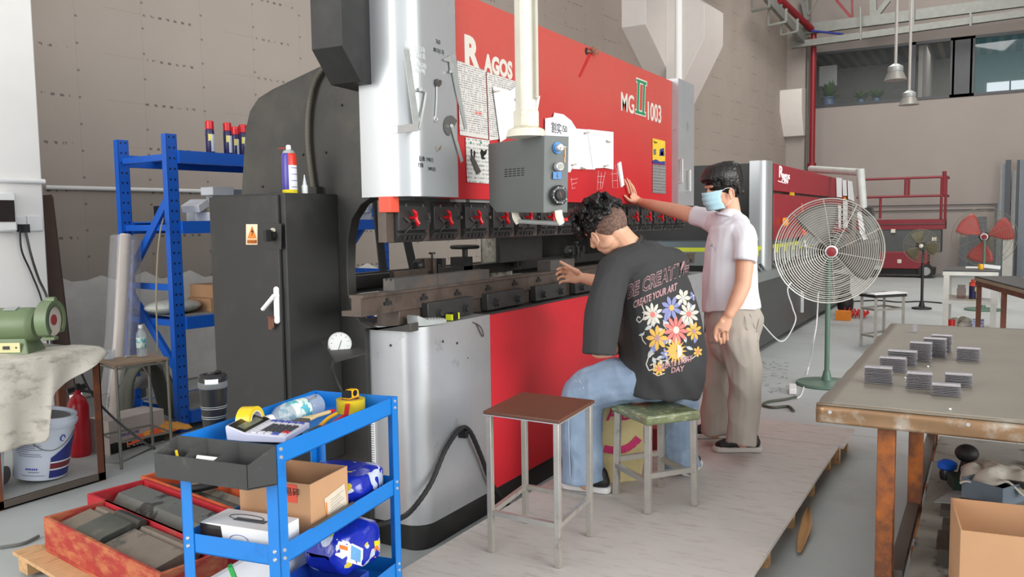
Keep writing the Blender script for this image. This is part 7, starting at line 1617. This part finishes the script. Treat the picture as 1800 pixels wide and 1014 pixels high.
# face mask: pleated shell over nose, mouth and chin with ear loops
b = B()
def mk(i, j):
    x = (i - .5) * 2; z = .006 - .108 * j; y = .134 * (1 - .22 * abs(x) ** 2.0) - .045 * max(0, j - .55) - .018 * max(0, .3 - j) * 3 * abs(x)
    return Pq(.070 * x * (1 - .12 * j), y - .045 * abs(x) ** 3 + .002 * math.sin(j * 22) - .012 * (abs(x) > .3) * 0, z)
b.grid(mk, 22, 18); mk_ = b.build('face_mask', M_mask, sp_w, smooth=60, solid=.002)
b = B(); ea = dp(1284, 340, 4.72); e1 = mk(0, .06); e2 = mk(0, .9); b.tube(curve([e1, (e1 + ea) / 2 + t * .022 - s_ * .008, ea + t * .028 - f * .008 - s_ * .008, ea - f * .018 - s_ * .006, ea - t * .028 - f * .006 - s_ * .006, (e2 + ea) / 2 - t * .02 - s_ * .008, e2], 6), .0018, 6); b.build('ear_loop', M_white2, mk_)
# straight hair with fringe
b = B(); b.sph(HC - f * .012 + t * .036, (.085, .106, .098), 24, 16, (s_, f, t)); b.sph(HC - f * .006 + t * .062, (.078, .098, .086), 24, 16, (s_, f, t)); b.sph(HC - f * .042 + t * .002, (.080, .068, .085), 18, 12, (s_, f, t))
R_.seed(8); cr = HC + t * .13 - f * .03
for i in range(150):
    th = R_.uniform(0, 6.283); d_ = f * math.cos(th) + s_ * math.sin(th); ff = math.cos(th)
    low = (.064 if ff > .5 else .022 if ff > .1 else .008 if ff > -.3 else -.045) + R_.uniform(-.010, .012)
    rr_ = V((.092 * math.sin(th), .112 * math.cos(th), 0)); e = HC - f * .012 + s_ * rr_.x + f * rr_.y * (1.04 if ff > 0 else .98)
    md = e * 1.0 + d_ * .006 + t * (.080 + R_.uniform(-.01, .010)); st0 = cr + d_ * .025 + t * R_.uniform(.006, .020)
    limb(b, [st0, (st0 + md) / 2 + t * .018 + d_ * .012, md, e + t * low + d_ * R_.uniform(-.004, .004)], [(.010, .007), (.013, .008), (.012, .007), (.004, .003)], side=d_.cross(t), n=8, k=4)
hair2 = blob('hair', b, M_hair2, sp_w, .0045, 1, lambda p, n_: .002 * noise.noise(p * 110))
# T-shirt
b = B(); limb(b, [dp(1283, 390, 4.8), dp(1284, 406, 4.8), dp(1283, 450, 4.8), dp(1283, 500, 4.8), dp(1286, 545, 4.8)], [(.12, .085), (.185, .12), (.19, .148), (.185, .158), (.185, .165)], side=RB, n=26, flat=True)
limb(b, [dp(1290, 397, 4.79), LS2, dp(1310, 432, 4.61), dp(1308, 460, 4.59)], [.085, .074, .070, .068], flat=True); limb(b, [dp(1282, 397, 4.8), dp(1264, 394, 4.93), RS2, dp(1219, 378, 5.09)], [.085, .078, .068, .060], flat=True)
tee = blob('t_shirt', b, M_tee, sp_w, .0065, 4, folds(.010, 6, 14, (1, 1, .55)))
b = B(); q0 = dp(1281, 378, 4.8); axn = (Z * .96 + FB * -.25).normalized(); c_ = axn.cross(RB).normalized(); b.tube([q0 + RB * .083 * math.cos(i * .2618) + c_ * .073 * math.sin(i * .2618) - Z * .006 for i in range(24)], .008, 8, closed=True); b.build('collar', M_tee, tee)
decal(tee, [[(1245, 432), (1257, 434), (1258, 441), (1247, 440)], [(1247, 434), (1252, 428), (1254, 434)]], mat('chest_mark', (170, 172, 176), .8), 'chest_print', sp_w, .002)
# trousers
b = B(); limb(b, [dp(1286, 536, 4.8), dp(1290, 565, 4.8), dp(1290, 600, 4.8)], [(.165, .145), (.175, .165), (.165, .15)], side=RB, n=24)
limb(b, [dp(1298, 595, 4.71), dp(1308, 650, 4.69), dp(1309, 710, 4.68), dp(1303, 781, 4.67)], [.118, .098, .09, .086], flat=True); limb(b, [dp(1272, 595, 4.9), dp(1262, 650, 4.96), dp(1259, 700, 5.0), dp(1257, 762, 5.02)], [.115, .096, .088, .084], flat=True)
trs = blob('trousers', b, M_trou, sp_w, .007, 4, folds(.014, 7, 15, (1, 1, .65)))
decal(trs, strokes_px([(1318, 552), (1326, 575), (1332, 600)], 1.4) + strokes_px([(1309, 556), (1313, 580), (1330, 584), (1334, 560)], 1.0), mat('trouser_seam', (140, 132, 124), .8), 'pocket_seam', sp_w, .002)
p = V((4.79, 1.26, .131)); shoe(p - FB * .14, p + FB * .14, .1, .085, '', M_shoe, M_sole2, sp_w); p = V((5.02, 1.50, .131)); shoe(p - FB * .14, p + FB * .14, .1, .085, '', M_shoe, M_sole2, sp_w)
# ================= console, papers and tools on the machine =================
con = thing('control_pendant', 'grey control pendant box hanging on a cream arm before the red press panel', 'control box', (3.1, 1.7, 1.55))
D1 = 3.35
pl0 = dp(957, 238, D1)      # top of the near vertical edge
lx = V((.5, .866, 0)).normalized(); rx = V((.866, -.5, 0)).normalized()
def face_pt(u, v, d_): return pp(u, v, pl0, V((-d_.y, d_.x, 0)))
Lf = [face_pt(u, v, lx) for u, v in ((957, 238), (858, 253), (860, 358), (872, 373), (955, 374))]
rt_ = (face_pt(1000, 240, rx) - face_pt(957, 238, rx)); dR = V((rt_.x, rt_.y, 0))
b = B(); b.ext(Lf, dR); cb = b.build('case', M_console, con, bevel=.002)
def fp(u, v, e=.0): n_ = V((-rx.y, rx.x, 0)); n_ = n_ if n_.dot(CAM - pl0) > 0 else -n_; return pp(u, v, pl0, n_) + n_ * e
def fl_(u, v, e=.0): n_ = V((-lx.y, lx.x, 0)); n_ = n_ if n_.dot(CAM - pl0) > 0 else -n_; return pp(u, v, pl0, n_) + n_ * e
nR = (fp(980, 300, 1) - fp(980, 300, 0)); nL = fl_(900, 300, 1) - fl_(900, 300, 0)
for r_ in range(4):
    for k in range(5):
        b = B(); u, v = 887 + k * 7.3, 297.5 + r_ * 4 - k * .6; b.ext([fl_(u, v, .0008), fl_(u + 5, v - .5, .0008), fl_(u + 5, v + 1.1, .0008), fl_(u, v + 1.6, .0008)], nL * -.002); b.build('vent_slot', M_rubber, cb)
M_bl = mat('button_blue', (36, 120, 190), .4)
b = B(); p = fp(980, 260); b.cyl(p, p + nR * .004, .024, n=24); kr = b.build('key_switch', M_bl, con); b = B(); b.lathe([(.015, 0), (.015, .024), (.012, .028)], p, nR, 20); b.build('key_barrel', M_bright, kr)
b = B(); b.bar(p + nR * .03, p + nR * .045 + EX * .012, .014, .003); b.build('key', M_bright, kr); b = B(); q = p + nR * .04 + EX * .006; b.bar(q, q - Z * .04, .012, .002, up=rx); b.bar(q - Z * .03, q - Z * .062, .006, .002, up=rx); b.build('hanging_key', mat('brass_key', (190, 160, 116), .4, .5), kr)
b = B(); p = fp(980, 293); b.lathe([(.018, 0), (.018, .02), (.015, .024)], p, nR, 24); kb_ = b.build('push_button', M_bright, con); b = B(); b.lathe([(.0125, .024), (.0125, .027)], p, nR, 20); b.build('button_cap', mat('button_grey', (150, 152, 140), .4), kb_)
b = B(); b.ext([fp(972, 302, .001), fp(986.5, 302, .001), fp(986.5, 314.5, .001), fp(972, 314.5, .001)], nR * .001); al = b.build('arrow_label', M_bl, con)
b = B(); b.ext([fp(978.5, 304, .0025), fp(980, 304, .0025), fp(980, 309, .0025), fp(982, 309, .0025), fp(979.3, 313, .0025), fp(976.6, 309, .0025), fp(978.5, 309, .0025)], nR * .0006); b.build('arrow', M_black_p, al)
b = B(); p = fp(982, 343); b.lathe([(.041, 0), (.041, .006), (.037, .01), (.035, .012)], p, nR, 32); dl = b.build('dial', M_black_p, con); b = B(); b.lathe([(.024, .012), (.024, .02), (.02, .022)], p, nR, 24); b.build('dial_knob', M_rubber, dl)
for k in range(8):
    if k == 0: continue
    b = B(); a = k * .785 + .3; q = p + (rx * math.cos(a) + Z * math.sin(a)) * .034 + nR * .011; b.cyl(q, q + nR * .002, .002, n=8); b.build('dial_screw', M_bright, dl)
b = B(); b.bar(p + nR * .022 - Z * .01 - rx * .0, p + nR * .022 + Z * .012 - rx * .008, .003, .001, up=nR); b.build('dial_pointer', mat('dial_red', (130, 50, 40), .5), dl)
# handle under the box
cen_b = (fl_(905, 372) + dR * .5)
h1, h2 = fl_(893, 374) + dR * .30, fl_(960, 374) + dR * .5
for q in (h1, h2):
    b = B(); qd = V((q.x, q.y, q.z - .0)); b.tube(curve([qd + Z * .01, qd - Z * .02 + EX * .004, qd - Z * .045 + EX * .018], 6), [(.011, .018)] * 13, 12, side=lx); b.build('handle_bracket', M_cream, con)
b = B(); b.cyl(h1 - Z * .038 + EX * .016, h2 - Z * .045 + EX * .02, .010, n=16); b.build('handle_bar', M_galv, con)
b = B(); q = h2 - Z * .046 + EX * .026; b.cyl(q, q + EX * .025, .014, .012, n=10); b.build('end_cap', M_black_p, con); b = B(); q = h2 - Z * .03 + EX * .024; b.cyl(q, q + EX * .014, .008, n=10); b.build('red_button', M_redknob, con)
# arm
pa = dp(925, 222, 3.42)
b = B(); b.lathe([(.085, -.0), (.075, .03), (.055, .04)], pa - Z * .045, (0, 0, 1), 24); b.build('swivel_base', M_cream, con)
b = B(); b.ob(pa + Z * .03, (.085, .075, .07), rx, lx); b.build('arm_clamp', M_cream, con, bevel=.008)
top_ = V((pa.x, pa.y, 3.1)); b = B(); b.ob((pa + Z * .05 + top_) / 2, (.075, .062, (top_ - pa).length - .05), rx, lx); arm = b.build('arm', mat('arm_cream', (210, 205, 190), .4), con, bevel=.012)
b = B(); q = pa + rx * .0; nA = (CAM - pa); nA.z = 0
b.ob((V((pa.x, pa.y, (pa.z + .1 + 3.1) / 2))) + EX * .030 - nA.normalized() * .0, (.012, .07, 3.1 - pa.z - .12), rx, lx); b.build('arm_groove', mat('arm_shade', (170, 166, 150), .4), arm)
# ---- sheets on the ram ----
def text_rows(z0, dz, x0, x1, dens, dark=(90, 90, 96)):
    def g(nt, vec, xyz, col):
        n_ = noise_tex(nt, vec, 90, 2, .6, (1, 1, .35)); row = xyz[2].mod(dz).lt(dz * .42) * xyz[2].between(z0, 9); k = row * n_.gt(dens) * xyz[0].between(x0, x1)
        return mixc(nt, k * .75, col, lin(dark))
    return g
M_doc = mat('printed_page', (206, 202, 196), .75, var=.03, extra=text_rows(.02, .0105, -.16, .16, .47)); M_doc2 = mat('worn_paper', (226, 228, 232), .8, var=.03)
M_chart = mat('diagram_page', (206, 206, 200), .6, extra=text_rows(.0, .02, -.3, .3, .5, (110, 110, 112)))
def sheet(px, e, m, label, name='paper_sheet', grp='papers on the red panel', th=.0015, cat=None):
    b = B(); b.ext([rp(u, v, e) for u, v in px], (0, -th, 0)); return tag(b.build(name, m), label, cat or 'paper', grp)
w1 = sheet([(803, 106), (853, 124), (858, 245), (808, 237)], .004, M_doc, 'large page of fine print taped at the left edge of the red panel')
sheet([(855, 126), (906, 143), (908, 240), (860, 247)], .004, M_doc, 'second page of fine print, partly behind the pendant arm')
w3 = sheet([(818, 241), (860, 247), (860, 323), (821, 320)], .004, M_chart, 'safety diagram sheet low on the red panel, left of the grey pendant', cat='notice')
for poly in (((827, 262), (830, 262), (830, 272), (833, 280), (828, 280)), ((833, 263), (836, 268), (834, 280), (832, 272)), ((846, 262), (851, 266), (856, 262), (855, 270), (850, 275), (853, 280), (847, 280), (844, 268))):
    b = B(); b.ext([rp(u, v, .0062) for u, v in poly], (0, -.0006, 0)); b.build('pictogram', M_black_p, w3, smooth=0)
for u in (825, 843): b = B(); b.ext([rp(u, 252, .0062), rp(u + 5, 252.5, .0062), rp(u + 2.5, 248, .0062)], (0, -.0006, 0)); b.build('warning_mark', M_ltg, w3)
b = B(); b.ext([rp(826, 277, .008), rp(832, 275, .008), rp(845, 302, .008), rp(838, 307, .008)], (0, -.003, 0)); tag(b.build('metal_strip', M_steel), 'small worn metal strip stuck over the safety diagram', 'strip')
b = B(); b.ext([rp(835, 195.5 - 0, .0062), rp(846, 197, .0062), rp(846, 202, .0062), rp(835, 200.5, .0062)], (0, -.0005, 0)); b.build('red_stamp', mat('stamp_red', (200, 80, 70), .8, dirt=(220, 190, 180), da=(.5, .55), ds=120), w1)
sheet([(866, 152), (896, 160), (908, 150), (908, 232), (879, 250)], .012, M_doc2, 'white paper pinned askew over the second printed page'); sheet([(944, 167), (949, 169), (944, 200), (941, 202)], .012, M_doc2, 'sliver of white paper showing right of the pendant arm')
pq = sheet([(958, 208), (972, 206), (974, 198), (990, 201), (1004, 212), (1014, 228), (1016, 245), (1008, 290), (1002, 303), (985, 301), (985, 250), (958, 245)], .010, M_doc2, 'white curved-top paper with handwriting, right above the pendant box')
sheet([(1012, 226), (1038, 228), (1046, 298), (1006, 297)], .006, M_doc2, 'white paper pinned behind between the curved sheet and the square one'); sheet([(1032, 227), (1078, 232), (1078, 298), (1062, 295), (1042, 296)], .009, M_doc2, 'square creased white paper at the right of the paper cluster')
for s, u, v, h in (('割实', 969, 231, .045), ('/50', 988, 231, .035)): text(s, 'handwriting', M_pen, pq, rp(u, v, .0125), *XZ, h, .0004)
for k, (u, v) in enumerate(((868, 161), (905, 175), (1028, 234), (1066, 248), (1005, 290), (1022, 295), (1062, 292))):
    p = rp(u, v, .014); b = B(); b.lathe([(.006, 0), (.006, .006), (.003, .008)], p, (0, -1, 0), 10); b.bar(p + V((0, -.006, 0)), p + V((.035, -.012, .006 * (-1) ** k)), .008, .006)
    tag(b.build('paper_magnet', mat('magnet_beige', (176, 164, 146), .6)), 'small beige magnet clip holding the papers, ' + ('leftmost by the askew page', 'beside the pendant arm', 'top of the square sheet', 'right side of the square sheet', 'low on the curved sheet', 'low on the middle sheet', 'lower edge of the square sheet')[k], 'magnet', 'magnets on the red panel')
ylw = sheet([(1147, 243), (1169, 248), (1169, 290), (1147, 287)], .003, mat('notice_yellow', (228, 190, 56), .5), 'yellow notice with dark picture above a grey plate on the red panel', 'notice', cat='notice')
text('Report', 'lettering', M_black_p, ylw, rp(1149, 251, .005), *XZ, .018)
for poly, m_ in ((((1147, 282), (1153, 280), (1160, 284), (1169, 283), (1169, 290), (1147, 287)), M_pb), (((1149, 262), (1153, 262), (1153, 272), (1149, 272)), M_console), (((1160, 262), (1167, 260), (1168, 274), (1159, 274)), M_pb), (((1162, 266), (1165, 266), (1166, 273), (1161, 273)), M_redknob)):
    b = B(); b.ext([rp(u, v, .0052) for u, v in poly], (0, -.0005, 0)); b.build('printed_picture', m_, ylw)
sheet([(1147, 289), (1170, 291), (1170, 341), (1147, 339)], .003, mat('data_plate', (150, 150, 148), .4, .3, extra=text_rows(.0, .022, -.2, .2, .45)), 'grey metal data plate under the yellow notice', 'data_plate', cat='plate')
b = B(); b.bar(rp(1088, 286, .01), rp(1094, 327, .01), .05, .012, up=(0, 1, 0)); tag(b.build('scriber_strip', M_paper), 'small whitish strip on the red panel just above the standing worker\'s fingers', 'strip')
# ---- tools on the left silver cover ----
TG = 'tools held on the silver cover'
def cpl(u, v, e=.006): return yp(u, v, YF - e)
def xflat(px, th, m, label, name, cat, e=.002, grp=TG): b = B(); b.ext([cpl(u, v, e) for u, v in px], (0, -th, 0)); return tag(b.build(name, m, bevel=.001), label, cat, grp)
sq = thing('try_square', 'steel try square hanging at the left on the silver cover', 'square', cpl(710, 230), TG)
b = B(); b.ext([cpl(708, 87, .004), cpl(718, 87, .004), cpl(738, 228, .004), cpl(727, 228, .004)], (0, -.004, 0)); b.build('blade', M_galv, sq)
b = B(); b.ext([cpl(692, 221, .002), cpl(728, 217, .002), cpl(730, 231, .002), cpl(692, 235, .002)], (0, -.018, 0)); b.build('stock', M_bright, sq, bevel=.002)
b = B(); c = curve([cpl(739, 157, .012), cpl(748, 161, .012), cpl(748, 170, .012), cpl(743, 200, .012), cpl(737, 228, .012)], 6); b.tube(c, .0058, 6); b.cyl(cpl(739, 157, .004), cpl(739, 157, .022), .009, n=6)
tag(b.build('hex_key', M_bright), 'bent hex key on the silver cover between the square and the wrench', 'hex key', TG)
wr = thing('combination_wrench', 'combination wrench hanging upright on the silver cover', 'wrench', cpl(767, 175), TG)
b = B(); b.tube([cpl(768, 152), cpl(768, 175), cpl(766, 208)], [(.006, .004)] * 3, 8); b.build('shank', M_bright, wr)
b = B(); b.ext([cpl(765, 152, .003), cpl(763, 146, .003), cpl(764, 140, .003), cpl(768, 138.5, .003), cpl(768, 144, .003), cpl(771, 145, .003), cpl(772, 140, .003), cpl(775, 143, .003), cpl(774, 149, .003), cpl(770, 153, .003)], (0, -.006, 0)); b.build('open_end', M_steel, wr)
b = B(); p = cpl(765.5, 209, .003); b.tube([p + V((.011 * math.cos(i * .5236), 0, .011 * math.sin(i * .5236))) for i in range(12)], .0045, 8, closed=True); b.build('ring_end', M_bright, wr)
cal2 = thing('vernier_caliper', 'long vernier caliper hanging at the right edge of the silver cover', 'caliper', cpl(800, 160), TG)
b = B(); b.ext([cpl(788, 98, .004), cpl(800, 96, .004), cpl(806, 150, .004), cpl(820, 226, .004), cpl(816, 228, .004), cpl(800, 160, .004)], (0, -.004, 0)); b.build('beam', M_galv, cal2)
b = B(); b.ext([cpl(777, 104, .004), cpl(790, 98, .004), cpl(792, 110, .004), cpl(780, 107, .004)], (0, -.006, 0)); b.build('jaw', M_bright, cal2)
b = B(); b.ext([cpl(789, 108, .006), cpl(796, 112, .006), cpl(797, 128, .006), cpl(791, 128, .006)], (0, -.006, 0)); b.cyl(cpl(792, 126, .006), cpl(792, 126, .018), .006); b.build('slider', M_bright, cal2)
pt_ = thing('protractor', 'steel protractor with swinging arm low on the silver cover edge', 'protractor', cpl(793, 220), TG)
arc = [(792 + 12 * math.cos(a) * .95 - 1, 221 + 18 * math.sin(a)) for a in [math.radians(x) for x in range(100, 300, 14)]]
b = B(); b.ext([cpl(u, v, .003) for u, v in arc + [(803, 212)]], (0, -.003, 0)); b.build('half_disc', mat('protractor_grey', (120, 120, 118), .4, .6), pt_)
b = B(); b.ext([cpl(791, 220, .007), cpl(796, 219, .007), cpl(814, 282, .007), cpl(810, 286, .007)], (0, -.002, 0)); b.build('arm', M_galv, pt_)
b = B(); b.cyl(cpl(794, 221, .003), cpl(794, 221, .015), .008, n=14); b.build('pivot', M_bright, pt_)
# ---- on the cabinet and the pillar ----
def oncab(u, y, z=1.6385): p = yp(u, 341, y); return V((p.x, y, z))
c0 = oncab(510, 2.70); t = thing('lubricant_can', 'blue, white and yellow lubricant spray can with red straw standing on the black cabinet', 'spray can', c0)
M_lub = mat('lub_body', (230, 232, 236), .3, var=0, extra=lambda nt, vec, xyz, col: mixc(nt, xyz[2].lt(.018), mixc(nt, xyz[2].gt(.125) * (xyz[0] - xyz[1]).gt(-.004), mixc(nt, ((xyz[0] - xyz[1]).lt(-.004) + (xyz[2].mod(.028).lt(.003) * (xyz[0] - xyz[1]).gt(.01))).clamp(), col, lin((72, 62, 150))), lin((214, 60, 40))), lin((224, 204, 40))))
b = B(); b.lathe([(.031, 0), (.033, .004), (.033, .168), (.028, .178)], c0, (0, 0, 1), 28); o = b.build('body', M_lub, t)
b = B(); b.lathe([(.028, .178), (.022, .19), (.012, .195)], c0, (0, 0, 1), 24); b.build('dome', M_galv, t); b = B(); b.lathe([(.011, .195), (.011, .21), (.008, .215)], c0, (0, 0, 1), 16); b.build('nozzle', M_white2, t)
b = B(); q = c0 + Z * .203; b.tube([q - EX * .005, q - EX * .045 - Z * .004], .0018, 6); b.build('straw', M_redknob, t)
b = B(); c1 = oncab(536, 2.66); b.lathe([(.013, 0), (.0135, .002), (.0135, .035), (.009, .042), (.004, .07), (.002, .085)], c1, (0, 0, 1), 18); tag(b.build('glue_bottle', mat('frosted_white', (214, 218, 218), .4)), 'small white nozzle bottle beside the lubricant can on the cabinet', 'bottle')
# grey handheld calculator and tape measure on the pillar ledge
q0 = at(718, 578, 1.0365) ; q1_ = at(795, 579, 1.0365); dX = (q1_ - q0).normalized(); dY = V((-dX.y, dX.x, 0))
calculator(V((3.13, 2.165, 1.0365)), V((.2, .98, 0)), V((-.98, .2, 0)), .075, .175, 'silver pocket calculator lying on top of the silver pillar', M_galv, 'small', 1.036)
p = V((3.25, 2.215, 1.0365)); Mlt = mat('tape_lime', (206, 212, 40), .4)
t, ax, sd_ = tape_measure(p, V((1, .05, 0)), M_black_p, 'black and lime tape measure on top of the silver pillar', 0, 1.0)
b = B(); b.ob(p + ax * .033 + Z * .018, (.012, .035, .03), ax, sd_); b.build('lime_bumper', Mlt, t); b = B(); b.ob(p - ax * .027 + Z * .016, (.010, .035, .028), ax, sd_); b.build('lime_bumper', Mlt, t)
b = B(); b.tube(curve([p + ax * .04 + Z * .01, pl_(835, 568, .005), pl_(846, 576, .006), pl_(850, 590, .006), pl_(846, 588, .006), pl_(838, 570, .006)], 6), .0022, 6); b.build('wrist_cord', mat('cord_maroon', (70, 44, 50), .7), t)
